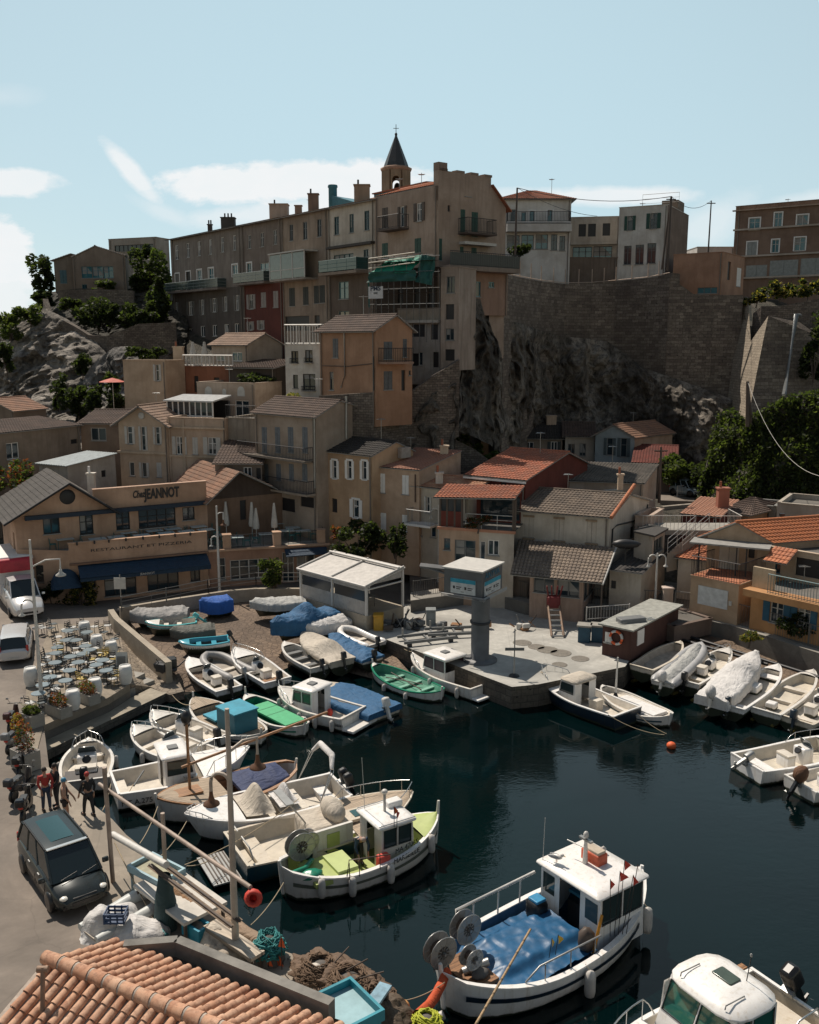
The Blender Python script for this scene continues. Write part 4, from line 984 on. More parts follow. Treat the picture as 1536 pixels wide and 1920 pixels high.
# ---- houses under the row
Hy = house('yellow_house','ochre yellow house with a brown tiled roof and an iron balcony on its gable','house',Z6,(612,130),(935,104),75.2,69.4,rx=1146,z0=12.2,wm=P_(.34,.20,.125,.35),roof='gf',rh=1.35,rm=T_BROWN,over=.4,rf=.52,apex=(1050,34),
   wins=[(0,'C',688,168,720,278),(0,'W',670,360,694,465),(1,'C',982,186,1032,286),(1,'C',1092,170,1116,274),(1,'C',982,356,1032,462),(1,'O',1084,350,1106,468),(1,'W',1127,352,1138,380)],fr=GREY_SH,sh=flat((.12,.125,.13),.6))
balcony(Hy['root'],Hy['w'][1],Z6,950,1108,300,1.0,1.0,IRON,P_(.3,.2,.15))
pipe(Hy['root'],Hy['w'][0],Z6,[(758,135),(762,380),(740,450)]);pipe(Hy['root'],Hy['w'][0],Z6,[(632,325),(780,328),(925,312)],.03,DARK,'cable');pipe(Hy['root'],Hy['w'][0],Z6,[(928,270),(930,468)],.04,DARK)
Hn = house('white_house','narrow white three storey house with a white roof railing left of the yellow house','house',Z6,(413,210),(626,203),77,75.8,dp=6,z0=12,wm=P_(.60,.56,.50,.4),wins=[(0,'W',449,240,490,308),(0,'W',529,234,572,305),(0,'W',460,377,488,455),(0,'W',517,372,588,464)],fr=DARK)
mb = MB();c = Hn['c'];railing_mesh(mb,[(p.x,p.y,Hn['zt']+.07) for p in (c[3],c[0],c[1],c[2])],1.55,WIRON,.5,.04,.05);mb.build('roof_railing',Hn['root'])
for X,Y in ((468,308),(550,305),(552,468)): balcony(Hn['root'],Hn['w'][0],Z6,X-22 if Y < 400 else X-40,X+22 if Y < 400 else X+38,Y,.25,.35,IRON,th=.05)
Ht = house('cottage','cream cottage with a pale tiled roof beside the terrace with closed parasols','house',Z5,(1172,140),(1372,128),93,89,rx=1560,z0=12,wm=P_(.42,.35,.28,.3),roof='gf',rh=1.2,rm=T_PALE,rf=.35,apex=(1465,77),wins=[(0,'G',1195,190,1250,225),(0,'G',1286,178,1342,228)],fr=WHITE)
Hb = house('flat_roofed_house','beige flat roofed house with one shuttered window left of the parasol terrace','house',Z5,(680,228),(915,222),88.5,86,rx=1022,z0=8,wm=P_(.44,.33,.235,.25),wins=[(0,'SW',862,247,882,337)],fr=WHITE,sh=PALE_SH)
chimney(Hb['root'],at(*zz(Z5,990,200),90).x,90,Hb['zt']-.3,1.5,.9,P_(.5,.4,.3),1)
Ho = house('terrace_house','rust orange lower house carrying the terrace with two closed white parasols','house',Z5,(1015,262),(1290,258),88.5,86.5,dp=5,z0=8,wm=P_(.25,.105,.06,.6),par=.1,wins=[(0,'O',1075,310,1100,400),(0,'O',1185,318,1215,348)])
mb = MB();c = Ho['c'];railing_mesh(mb,[(p.x,p.y,Ho['zt']+.07) for p in (c[3],c[0],c[1])],1.0,WIRON,.4,.05,.06);mb.build('railing',Ho['root'])
house('shed','dark planted terrace shed between the cottage and the narrow white house','shed',Z5,(1265,262),(1520,268),86,84,dp=5,z0=8,wm=P_(.07,.055,.045,.8),roof='sf',rh=.6,rm=T_BROWN,wins=[(0,'O',1340,305,1500,360)])
H6 = house('arch_ornament_house','beige flat roofed house with small white arch ornaments above a glazed door','house',Z5,(1090,352),(1410,346),83.5,81,rx=1560,z0=6,wm=P_(.40,.32,.255,.4),wins=[(0,'WD',1303,446,1380,540)],fr=WHITE)
for X in (1155,1243,1336):
 w = H6['w'][0];u,z = w.hit(*zz(Z5,X,400));mb = MB();k = .38 if X != 1243 else .2
 P = [w.P(u-k,z-.35,.02),w.P(u+k,z-.35,.02)]+[w.P(u+k*cos(a),z+.1+k*1.1*sin(a),.02) for a in [i*pi/6 for i in range(7)]];mb.face(P,PALE_SH);mb.build('ornament',H6['root'])
wslab(H6['root'],'louvre_panel',H6['w'][0],Z5,1200,446,1275,530,.01,.06,GREY_SH)
H7 = house('pediment_house','cream house with a triangular pediment, round attic hole and white shutters','house',Z5,(655,572),(925,572),78,76.6,dp=8,z0=4,wm=P_(.46,.355,.265,.3),roof='gs',rh=2.1,rm=T_PALE,over=.5,apex=(780,478),wins=[(0,'SW',707,590,733,686),(0,'SWD',783,590,805,722),(0,'SW',862,592,884,688),(0,'W',716,786,745,864),(0,'SW',787,790,812,870),(0,'C',868,790,895,870)],fr=WHITE,sh=PALE_SH)
w = H7['w'][0];u,z = w.hit(*zz(Z5,785,530));mb = MB()
M_ = Matrix(((w.d.x,0,w.n.x,w.P(u,z,.01).x),(w.d.y,0,w.n.y,w.P(u,z,.01).y),(0,1,0,z),(0,0,0,1)))
mb.lathe([(.18,0),(.3,0),(.3,.06),(.18,.06)],(0,0,0),PALE_SH,14,M=M_);mb.lathe([(.18,.01),(0,.01)],(0,0,0),DARK,14,M=M_);mb.build('attic_window',H7['root'])
wslab(H7['root'],'cornice',w,Z5,655,728,925,740,.01,.15,P_(.5,.4,.3))
H7b = house('terraced_house','cream house with white shutters and a glazed roof terrace right of the pediment house','house',Z5,(928,546),(1250,544),76.8,75.2,dp=7,z0=4,wm=P_(.45,.34,.255,.3),par=1.0,wins=[(0,'SW',976,646,1014,745),(0,'C',1066,650,1096,744),(0,'SW',1152,650,1198,745)],fr=WHITE,sh=PALE_SH)
w = H7b['w'][0];wslab(H7b['root'],'cornice',w,Z5,928,592,1250,602,.01,.2,P_(.5,.4,.3))
for X in (940,1020,1240): wslab(H7b['root'],'pilaster',w,Z5,X-8,548,X+8,880,.01,.07,P_(.47,.37,.28))
wslab(H7b['root'],'cornice',w,Z5,928,752,1250,760,.01,.12,P_(.5,.4,.3))
def sunroom():
 A,B = at(*zz(Z5,930,540),80),at(*zz(Z5,1180,540),78.5);w = Wl(A,B);zb = H7b['zt']-1.0;zt = w.hit(*zz(Z5,1050,445))[1]
 root = thing('sunroom','white framed glass sunroom with a sloping roof on the cream terraced house','sunroom',(A.x,A.y,zb));mb = MB()
 n = 8
 for i in range(n+1): w.box(mb,w.L*i/n-.05,w.L*i/n+.05,zb,zt,-.05,.05,WHITE)
 w.box(mb,0,w.L,zt-.12,zt,-.06,.06,WHITE);w.box(mb,0,w.L,zb+.9,zb+1.0,-.05,.05,WHITE);mb.build('frame',root)
 mb = MB();w.box(mb,0,w.L,zb,zt-.1,-.02,.0,GL);w.box(mb,0,w.L,zb,zt-.1,-2.6,-2.5,DARK);mb.build('glass_pane',root)
 mb = MB();slab_panel(mb,w.P(-.2,zt,.3),w.P(w.L+.2,zt,.3),w.P(w.L+.2,zt+.35,-2.8),w.P(-.2,zt+.35,-2.8),flat((.55,.56,.56),.3));mb.build('roof',root)
sunroom()
H7c = house('weathered_house','stained grey beige wall house filling the gap right of the cream terraced house','house',Z5,(1252,548),(1420,545),75.6,74.5,dp=5,z0=4,wm=P_(.27,.235,.195,1),par=.15)
mb = MB();c = H7c['c'];railing_mesh(mb,[(p.x,p.y,H7c['zt']+.07) for p in (c[0],c[1])],1.0,IRON,.15);mb.build('railing',H7c['root'])
house('low_house','low house with a dark roof and pale eave tiles behind the restaurant','house',Z5,(1190,790),(1450,795),70.5,70.5,dp=5,z0=2,wm=P_(.22,.18,.15,.8),roof='sf',rh=1.2,rm=T_BROWN,wins=[(0,'W',1350,815,1395,890),(0,'O',1420,820,1445,880)])
# left edge houses
house('left_edge_house','plain brown beige house cut by the left edge below the rock','house',Z5,(-160,505),(75,498),86,84,rx=255,z0=4,wm=P_(.21,.165,.13,.5),roof='gs',rh=1.0,rm=T_TERRA,over=.2)
house('long_brown_house','brown roofed house with one wide window, left of the pediment house','house',Z5,(445,572),(690,572),80.5,80,dp=7,z0=4,wm=P_(.25,.185,.14,.4),roof='gf',rh=1.6,apex=(520,500),rm=T_BROWN,over=.3,wins=[(0,'W',503,597,588,668)],fr=PALE_SH)
house('long_brown_house','long low house with a sloping dark roof and pale gutter at the left','house',Z5,(-60,640),(440,575),72,80,dp=5,z0=3,wm=P_(.24,.19,.15,.5),roof='sf',rh=.5,rm=T_BROWN,wins=[(0,'O',392,660,430,685),(0,'W',35,680,105,770)],fr=WHITE)
Hw = house('white_shed','small white house with a pale flat sheet roof below the long low house','house',Z5,(215,800),(372,802),72.5,71,rx=640,z0=2,wm=P_(.42,.385,.34,.5),roof='sf',rh=.4,rm=flat((.42,.46,.46),.4,name='sheet_roof'),wins=[(1,'O',562,832,588,870)],course=.05)
# beige house with tall grey shutters
H9 = house('beige_house','large grey beige house with tall grey shutters, two long balconies and a broad gable','house',Z6,(238,603),(590,606),72.5,67.6,rx=946,z0=3,wm=P_(.33,.265,.21,.35),roof='gf',rh=2.0,rm=T_BROWN,rf=.36,over=.3,apex=(725,530),
   wins=[(0,'C',280,678,310,825),(0,'C',356,678,386,825),(0,'C',430,678,462,825),(0,'C',513,678,544,825),(0,'C',290,890,318,985),(0,'C',362,890,390,985),(0,'C',436,890,464,985),(0,'C',512,890,542,985),(0,'O',350,1085,470,1160),(0,'O',500,1080,585,1140)],sh=flat((.17,.185,.20),.7))
balcony(H9['root'],H9['w'][0],Z6,190,575,838,.9,.95,IRON,P_(.2,.17,.14));balcony(H9['root'],H9['w'][0],Z6,190,590,1020,.9,.95,IRON,P_(.3,.25,.2))
pipe(H9['root'],H9['w'][0],Z6,[(586,612),(590,1030)],.06);pipe(H9['root'],H9['w'][1],Z6,[(762,500),(762,745)],.1)
H10 = house('dark_roofed_house','tan house with three white shuttered windows in a row and a near black roof','house',Z6,(655,830),(915,832),68.5,65.5,rx=1152,z0=2,wm=P_(.40,.275,.175,.3),roof='gf',rh=1.4,rm=tiles((.045,.04,.035),(.06,.05,.045),(.03,.028,.026)),over=.2,rf=.55,apex=(1050,766),
   wins=[(0,'SWT',688,870,711,974),(0,'SWT',774,872,798,976),(0,'SWT',860,874,884,980),(0,'O',683,1090,714,1170),(0,'SWT',806,1096,840,1200)],fr=WHITE,sh=WHITE)
mb = MB();w = H10['w'][1];u,z = w.hit(*zz(Z6,1088,825));w.box(mb,u-.5,u+.5,z-.35,z+.4,.02,.4,flat((.4,.36,.32),.5));mb.build('air_conditioner',H10['root'])
H11 = house('terracotta_roofed_house','salmon cream house with a plain terracotta sheet roof and closed white shutters','house',Z6,(918,915),(1187,922),66.5,64.5,rx=1425,z0=2,wm=P_(.45,.325,.235,.25),roof='sf',rh=.9,rm=tiles((.42,.20,.13),(.38,.18,.12),(.33,.17,.12)),over=.15,apex=(1420,818),
   wins=[(0,'C',957,946,990,1056),(0,'C',1088,956,1126,1066),(0,'C',1286,372,1332,490,ZB),(0,'C',1441,386,1476,500,ZB)],sh=WHITE)
chimney(H11['roof'],at(*zz(Z6,1330,830),69).x,69,H11['zt']+.3,.9,.6,P_(.5,.4,.3),1)
pipe(H11['root'],H11['w'][0],Z6,[(1166,950),(1166,1110)],.05,T_BROWN)
H12 = house('small_white_house','small white house with a patchy orange tiled roof and balcony beside the red house','house',Z7,(-5,512),(290,528),65,62.5,dp=6,z0=1.2,wm=P_(.50,.45,.38,.35),roof='gf',rh=.75,apex=(180,448),rm=tiles((.50,.22,.12),(.30,.12,.08),(.52,.32,.20)),over=.3,
   wins=[(0,'SW',58,566,76,655),(0,'W',0,722,34,780),(0,'W',82,722,110,790)],fr=WHITE,sh=PALE_SH)
balcony(H12['root'],H12['w'][0],Z7,-5,132,690,1.2,1.0,METAL,WHITE)
chimney(H12['roof'],at(*zz(Z7,130,470),64).x,64.2,H12['zt']+.3,.7,.5,P_(.5,.45,.4),1)
RED = P_(.13,.032,.022,.4)
H13 = house('red_house','dark red house with a big red tiled roof and white gutter','house',Z7,(298,452),(608,462),65.5,63,rx=948,z0=5.2,wm=RED,roof='gf',rh=2.5,rm=tiles((.52,.17,.09),(.42,.14,.08),(.26,.12,.08)),over=.35,rf=.62,apex=(838,322),wins=[(0,'W',470,485,500,520)],fr=BRN_SH)
mb = MB();w = H13['w'][0];w.box(mb,-.3,w.L+.2,H13['zt']-.22,H13['zt']-.1,.3,.42,WHITE);mb.build('gutter',H13['roof'])
def red_veranda():
 A,B = at(*zz(Z7,128,750),60.5),at(*zz(Z7,545,745),58.9);w = Wl(A,B);zf = w.hit(*zz(Z7,300,745))[1];zt = w.hit(*zz(Z7,250,568))[1]
 root = thing('veranda_house','brown veranda house with plant filled terrace in front of the dark red house','house',(A.x,A.y,1.2));mb = MB()
 wallm = P_(.40,.28,.20,.3);whitem = P_(.45,.40,.34,.3);s2 = w.hit(*zz(Z7,350,800))[0]
 hs = [w.rect(Z7,215,806,330,928),w.rect(Z7,155,795,190,860),w.rect(Z7,356,812,384,918),w.rect(Z7,398,806,460,890)]
 wl1,wl2 = Wl(w.P(0,0),w.P(s2,0)),Wl(w.P(s2,0),w.P(w.L,0))
 wall_mesh(mb,wl1,1.2,zf,hs[:2],wallm);wall_mesh(mb,wl2,1.2,zf,[(h[0]-s2,h[1]-s2,h[2],h[3]) for h in hs[2:]],whitem)
 c = [w.P(0,0),w.P(w.L,0),w.P(w.L,0,-6),w.P(0,0,-6)];mb.face([(p.x,p.y,zf) for p in c],CONC_D)
 lw = Wl(w.P(0,0,-6),w.P(0,0));wall_mesh(mb,lw,1.2,zf,[],wallm)
 w.box(mb,-.1,w.L+.1,zf-.12,zf+.06,.002,.12,P_(.4,.2,.13,.3));mb.build('wall',root)
 for h in hs[:2]: window(root,w,h,'W',GREY_SH,WHITE)
 for h in hs[2:]: window(root,w,h,'W',WHITE,WHITE)
 mb = MB();s3 = w.hit(*zz(Z7,258,640))[0];w.box(mb,.05,s3,zf+.06,zf+1.1,-.2,-.05,RED)
 w.box(mb,s3+.2,w.L-.2,zf,zt,-3.0,-2.9,RED);w.box(mb,s3+.5,s3+3.2,zf+.2,zt-.3,-2.88,-2.85,GL);o = mb.build('veranda',root);mb = MB();w.box(mb,.05,s3,zf+1.1,zt-.1,-.18,-.1,GL);mb.build('glass_pane',o)
 for u in (.06,s3*.33,s3*.66,s3-.05,s3+3.5,w.L-.1): mb = MB();w.box(mb,u-.06,u+.06,zf+.0,zt+(.3 if u > s3 else -.05),-.14,-.04,BRN_SH);mb.build('post',o)
 mb = MB();zr = zt+.5;tile_panel(mb,w.P(-.3,zt-.05,.45),w.P(w.L+.1,zt+.15,.45),w.P(w.L+.1,zr+.05,-2.6),w.P(-.3,zr-.1,-2.6),T_RED);mb.build('roof',root)
 mb = MB();railing_mesh(mb,[w.P(s3+.2,zf,-.1),w.P(w.L-.1,zf,-.1)],1.0,WIRON,1.0,.02,.025);mb.build('railing',root)
 return w,zf,root
RV = red_veranda()
H14 = house('white_walled_house','white grey house with corrugated brown roof, three blocked windows and cables down its side','house',Z7,(545,640),(1075,672),62.0,59.3,rx=1288,z0=1.2,wm=P_(.50,.45,.385,.35),roof='gf',rh=1.55,sk=7.5,apex=(1180,556),rm=T_PALE if 0 else tiles((.24,.185,.14),(.17,.13,.10),(.10,.08,.065)),over=.3,rf=.5,
   wins=[(0,'C',601,678,652,788),(0,'C',768,690,820,805),(0,'C',947,702,1000,820),(1,'O',1188,730,1212,794)],sh=P_(.47,.42,.36,.3))
w = H14['w'][0]
for X0,X1,Y in ((596,657,672),(764,824,683),(942,1004,697),(592,660,798),(760,828,812),(938,1008,826)):
 wslab(H14['root'],'window_ledge',w,Z7,X0,Y-5,X1,Y+5,.01,.12,P_(.3,.22,.15,.8))
mb = MB();u,z = w.hit(*zz(Z7,696,834));w.box(mb,u-.45,u+.45,z-.38,z+.38,.02,.35,flat((.5,.48,.44),.5));mb.lathe([(.0,0),(.27,0),(.27,.02)],(0,0,0),DARK,12,M=Matrix(((w.d.x,0,w.n.x,w.P(u-.08,z,.352).x),(w.d.y,0,w.n.y,w.P(u-.08,z,.352).y),(0,1,0,z),(0,0,0,1))));mb.build('air_conditioner',H14['root'])
w = H14['w'][1];pipe(H14['root'],w,Z7,[(1078,880),(1085,745),(1110,722),(1240,690),(1272,650),(1280,608)],.05,DARK,'cable')
tile_edge = MB();c = H14['c'];m1 = c[1].lerp(c[2],.5);tile_edge.tube([Vector((c[1].x,c[1].y,H14['zt']+.02))-H14['bk']*.3+H14['d']*.2,Vector((m1.x,m1.y,H14['zt']+1.62))+H14['d']*.2],.14,T_ORANGE,6);tile_edge.build('verge_tiles',H14['roof'])
chimney(H14['roof'],at(*zz(Z7,1130,545),63).x,63,H14['zt']+1.2,1.0,.35,P_(.5,.4,.3),1)
# annexes of the white walled house
H14b = house('annex','pale annex with a grey sliding window and dark eave beside the stairs','house',Z7,(1212,752),(1312,790),59.5,58.2,rx=1378,sk=2.6,z0=1.2,wm=P_(.42,.36,.30,.3),roof='flat',wins=[(1,'W',1318,795,1366,868)],fr=METAL)
mb = MB();c = H14b['c'];slab_panel(mb,*[Vector((p.x,p.y,H14b['zt']+.12)) for p in (c[0]-H14b['bk']*.3,c[1]-H14b['bk']*.3+H14b['d']*.3,c[2]+H14b['d']*.3,c[3])],flat((.05,.045,.04),.8));mb.build('roof',H14b['root'])
H14t = house('upper_annex','small pinkish roof box with a ledge above the pale annex','house',Z7,(1215,672),(1300,680),62.5,62,rx=1370,z0=5,wm=P_(.42,.33,.27,.4),roof='flat')
H14c = house('lean_to','white lean-to with a dark roof at the foot of the white walled house','house',Z7,(1075,968),(1250,985),57.2,56.2,rx=1378,z0=1.2,wm=P_(.42,.37,.31,.5),roof='sf',rh=.3,rm=flat((.05,.045,.042),.9),course=.05,wins=[(0,'O',1080,1030,1108,1075)])
def porch():
 A,B = at(*zz(Z7,632,1010),57.3),at(*zz(Z7,928,1035),56.0);w = Wl(A,B);zt = w.hit(*zz(Z7,780,1002))[1];bk = -w.n;zb = 1.2
 root = thing('glazed_porch','glazed porch with a corrugated brown roof in front of the white walled house','house',(B.x,B.y,zb));pw = P_(.40,.29,.23,.8)
 mb = MB();hs = [w.rect(Z7,652,1016,766,1098),w.rect(Z7,782,1026,906,1120)];wall_mesh(mb,w,zb,zt,hs,pw)
 wr = Wl(w.P(w.L,0),w.P(w.L,0,-3.6));hr = [(.3,1.5,zt-1.5,zt-.2),(1.7,3.2,zt-1.5,zt-.2)];wall_mesh(mb,wr,zb,zt,hr,pw);
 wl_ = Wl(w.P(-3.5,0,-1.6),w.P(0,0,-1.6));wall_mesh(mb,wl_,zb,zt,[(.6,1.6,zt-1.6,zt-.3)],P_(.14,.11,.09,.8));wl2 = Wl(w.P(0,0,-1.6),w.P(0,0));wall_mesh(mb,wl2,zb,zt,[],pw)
 mb.build('wall',root)
 for h in hs: window(root,w,h,'W',GREY_SH,WHITE)
 for h in hr: window(root,wr,h,'W',GREY_SH,WHITE)
 mb = MB();tile_panel(mb,w.P(-1.1,zt-.05,.7),w.P(w.L+1.3,zt-.05,.7),w.P(w.L+1.3,zt+1.3,-3.5),w.P(-1.8,zt+1.3,-3.5),tiles((.30,.235,.18),(.22,.17,.13),(.14,.11,.09)),amp=.06);mb.build('roof',root)
 mb = MB();w.box(mb,w.L+1.22,w.L+1.3,zb,zt,.55,.63,BRN_SH);mb.tube([w.P(w.L+1.32,zt-.1,.7),w.P(w.L+1.32,zt+1.3,-3.5)],.07,PALE_SH,5);mb.build('post',root)
porch()
H16 = house('grey_roofed_house','pale beige house with a grey corrugated roof behind the white walled house','house',Z7,(812,478),(1262,490),69,67.5,rx=1332,z0=3,wm=P_(.42,.34,.27,.35),roof='sf',rh=1.4,rm=T_GREY,over=.25,sk=6,apex=(1330,390),wins=[(0,'O',860,528,925,546)])

# ---- cottages at the foot of the cliff
H17 = house('cliff_cottage','cream cottage with turquoise shutters and dark brown roof at the foot of the cliff','cottage',Z7,(360,230),(585,236),94.5,94,dp=6,z0=4.5,wm=P_(.25,.21,.17,.4),roof='gf',apex=(450,154),rh=2.0,rm=T_BROWN,rf=.55,wins=[(0,'C',488,262,512,320),(0,'C',516,262,545,320),(0,'W',420,262,445,312)],sh=flat((.03,.11,.13),.6))
house('cliff_cottage','grey cottage with a near black roof and two dark windows under the cliff','cottage',Z7,(585,238),(812,240),93.7,93.3,dp=6,z0=4.5,wm=P_(.25,.205,.165,.4),roof='gf',apex=(690,158),rh=2.0,rm=tiles((.05,.042,.036),(.06,.05,.042),(.035,.03,.028)),rf=.55,wins=[(0,'W',606,262,652,310),(0,'SW',748,260,784,312)],sh=flat((.04,.05,.05),.6))
house('cliff_cottage','pale cottage with white gutter and two tall dark windows beside the blue gabled cottage','cottage',Z7,(828,228),(990,230),93,92.6,dp=6,z0=4.5,wm=P_(.40,.36,.31,.3),roof='gf',apex=(900,155),rh=2.0,rm=T_BROWN,rf=.55,wins=[(0,'W',842,272,880,335),(0,'W',906,270,942,340)],fr=GREY_SH)
H17b = house('blue_cottage','pale blue gabled cottage with grey shutters and a sunlit terracotta roof','cottage',Z7,(995,225),(1212,232),91.5,90,rx=1420,sk=6.5,z0=4.5,wm=P_(.27,.32,.345,.3),roof='gs',rh=2.1,rm=T_TERRA,over=.3,apex=(1103,168),wins=[(0,'SW',1058,240,1090,335),(0,'SW',1134,240,1168,345)],sh=flat((.09,.12,.13),.6),fr=GREY_SH)
mb = MB();w = H17b['w'][1];w.box(mb,.02,w.L,4.5,H17b['zt']-.02,.004,.02,P_(.36,.27,.21));mb.build('side_wall',H17b['root'])
chimney(H17['roof'],at(*zz(Z7,515,160),97).x,97,H17['zt']+.7,.9,.7,P_(.4,.3,.22),1);x = at(*zz(Z7,748,160),96.5).x;chimney(H17['roof'],x,96.5,H17['zt']+.7,1.2,1.0,P_(.42,.32,.24),0)
house('red_roofed_cottage','small cottage with a dark red roof and two roof windows below the cliff','cottage',Z7,(1215,372),(1440,382),86,85,dp=6,z0=4,wm=P_(.2,.15,.12,.5),roof='gf',rh=2.2,apex=(1330,280),rm=tiles((.22,.055,.04),(.18,.05,.035),(.12,.04,.03)),rf=.85)

# ---- right hand cluster
mb = MB()
H18 = house('dark_red_house','low dark red walled house with a salmon roof beside the stair landing','house',Z8,(490,1028),(772,1022),67,65.5,dp=5,z0=2,wm=P_(.13,.04,.03,.5),roof='sf',rh=.5,rm=tiles((.50,.26,.17),(.46,.24,.16),(.4,.22,.15)),over=.2,wins=[(0,'W',718,1048,742,1098)],fr=WHITE)
chimney(H18['roof'],at(*zz(Z8,785,950),68).x,68,H18['zt']-.5,2.2,.8,P_(.3,.12,.08),1)
house('stone_cottage','tan cottage with a brown hipped tile roof behind the orange roofed house','house',Z8,(790,1010),(975,1000),68,66.5,dp=5,z0=2,wm=P_(.30,.20,.13,.7),roof='hip',rh=.9,rm=T_BROWN,wins=[(0,'O',822,1012,898,1060)])
house('low_roofed_shed','low shed with a rusty tiled roof under the outdoor stairs','shed',Z8,(470,1325),(690,1345),59,58,dp=4,z0=1.5,wm=P_(.5,.46,.4,.4),roof='sf',rh=.6,rm=T_ORANGE)
H19w = [(0,'C',762,1225,905,1420),(0,'O',975,1235,1020,1330)]
H19 = house('orange_roofed_house','house with a bright orange tiled roof, black stovepipe and covered front balcony','house',Z8,(680,1180),(1150,1192),57.2,55.5,rx=2004,sk=9.1,z0=1.2,wm=P_(.42,.31,.22,.3),roof='gs',rh=1.5,rf=.5,apex=(915,1075),rm=tiles((.62,.22,.09),(.54,.19,.08),(.46,.17,.08)),over=.35,wins=H19w,sh=P_(.5,.46,.4,.3))
p = at(*zz(Z8,1205,1165),60);mb = MB();mb.tube([p-Vector((0,0,1)),p+Vector((0,0,1.3))],.13,DARK,8);mb.tube([p+Vector((0,0,1.3)),p+Vector((0,0,1.45))],.2,DARK,8);mb.build('stovepipe',H19['roof'])
w = H19['w'][0]
mb = MB();u0 = w.hit(*zz(Z8,640,1200))[0];zc = w.hit(*zz(Z8,900,1205))[1];w.box(mb,-.8,w.L,zc-.1,zc,0,1.7,flat((.3,.29,.27),.7));o = mb.build('canopy',H19['root'])
zf = w.hit(*zz(Z8,800,1445))[1]
for X in (640,905,975): mb = MB();u = w.hit(*zz(Z8,X,1400))[0];w.box(mb,u-.04,u+.04,zf-.2,zc-.1,1.5,1.58,IRON);mb.build('canopy_post',o)
# front block carrying the balcony
A,B = at(*zz(Z8,560,1490),55.6),at(*zz(Z8,905,1500),53.2)
H19b = house('boathouse_block','tan front block with one big white panel below the covered balcony','house',Z8,(560,1478),(908,1508),55.2,52.9,dp=3.4,z0=1.2,wm=P_(.42,.30,.20,.3),roof='flat',par=.05)
w = H19b['w'][0];wslab(H19b['root'],'white_panel',w,Z8,612,1545,828,1680,.01,.06,flat((.62,.63,.62),.5));wslab(H19b['root'],'meter_box',w,Z8,836,1640,856,1672,.01,.08,PALE_SH)
mb = MB();c = H19b['c'];railing_mesh(mb,[(p.x,p.y,H19b['zt']+.07) for p in (c[3],c[0],c[1],c[2])],1.2,IRON,.16);mb.build('railing',H19b['root'])
mb = MB();tp_ = [c[0],c[1],c[2],c[3]];mb.face([(p.x,p.y,H19b['zt']+.075) for p in tp_],T_ORANGE);mb.build('tiled_floor',H19b['root'])
# house with blue shutters at the right edge
OCH = P_(.42,.225,.10,.3)
H20 = house('blue_shuttered_house','ochre house with bright blue shutters and a curved balcony at the right edge','house',Z8,(995,1590),(1700,1640),52.3,48,dp=5,z0=1.2,wm=OCH,roof='flat',par=.05,wins=[(0,'SW',1130,1635,1225,1800,Z8,BLUE_SH),(0,'SW',1328,1660,1420,1830,Z8,BLUE_SH)],fr=PALE_SH)
w = H20['w'][0];mb = MB();w.box(mb,-.1,w.L,H20['zt']-.35,H20['zt']+.05,.01,.8,OCH);z1 = H20['zt']
u1 = w.hit(*zz(Z8,1155,1500))[0];w.box(mb,0,u1,z1,z1+1.25,-.2,.0,P_(.45,.36,.25,.3));o = mb.build('balcony',H20['root'])
mb = MB();railing_mesh(mb,[w.P(u1,z1+.05,.6),w.P(w.L,z1+.05,.6)],1.1,BLUEG,.16,.014,.03);mb.build('railing',o)
H21 = house('upper_storey_house','beige upper storey with an orange tiled porch roof behind the curved balcony','house',Z8,(1040,1270),(1700,1310),55.5,51.5,dp=5,z0=4,wm=P_(.42,.33,.24,.3),roof='flat',wins=[(0,'W',1165,1345,1205,1440),(0,'O',1310,1345,1600,1480)],fr=BLUE_SH)
mb = MB();w = H21['w'][0];u0 = w.hit(*zz(Z8,1160,1290))[0];u1 = w.hit(*zz(Z8,1330,1300))[0];zc = w.hit(*zz(Z8,1240,1300))[1];tile_panel(mb,w.P(u0,zc-.3,1.4),w.P(u1,zc-.3,1.4),w.P(u1,zc+.35,0),w.P(u0,zc+.35,0),T_ORANGE);mb.build('porch_roof',H21['root'])
house('long_flat_building','long low pale building with a flat roof below the upper road','house',Z8,(1180,975),(1800,945),67,64,dp=5,z0=3,wm=P_(.36,.32,.27,.4),roof='flat')
house('pergola_shed','open grey shed with white posts under the upper road wall','shed',Z8,(975,960),(1175,950),69,68,dp=3,z0=3,wm=P_(.20,.20,.19,.5),roof='flat',wins=[(0,'O',990,985,1120,1040)])

def aerial(H,f=.5,h=1.8):
 if not H['roof']: par = H['root']
 else: par = H['roof']
 p = H['c'][0].lerp(H['c'][1],f)+H['bk']*(H['c'][2]-H['c'][1]).length*.55;z = H['zt']+max(0,H['rh'])*.6 if H['roof'] else H['zt']-.3;mb = MB();mb.tube([(p.x,p.y,z),(p.x,p.y,z+h)],.025,METAL,4)
 for k in range(5): a = .35-.04*k;mb.tube([(p.x-a,p.y+.12*k,z+h-.1),(p.x+a,p.y+.12*k,z+h-.1)],.014,METAL,3)
 mb.tube([(p.x,p.y-.1,z+h-.1),(p.x,p.y+.6,z+h-.1)],.014,METAL,3);mb.build('aerial',par)
for H_,f_ in ((T1,.3),(T2,.7),(T3,.2),(T4,.6),(E,.3),(V1,.8),(V3,.2),(V4,.4),(Hy,.45),(Hn,.3),(Ht,.5),(H6,.3),(H7,.2),(H9,.5),(H10,.7),(H11,.3),(H13,.6),(H14,.3),(H16,.5),(H17b,.4),(H20,.3)): aerial(H_,f_,1.5+.5*(f_ > .4))
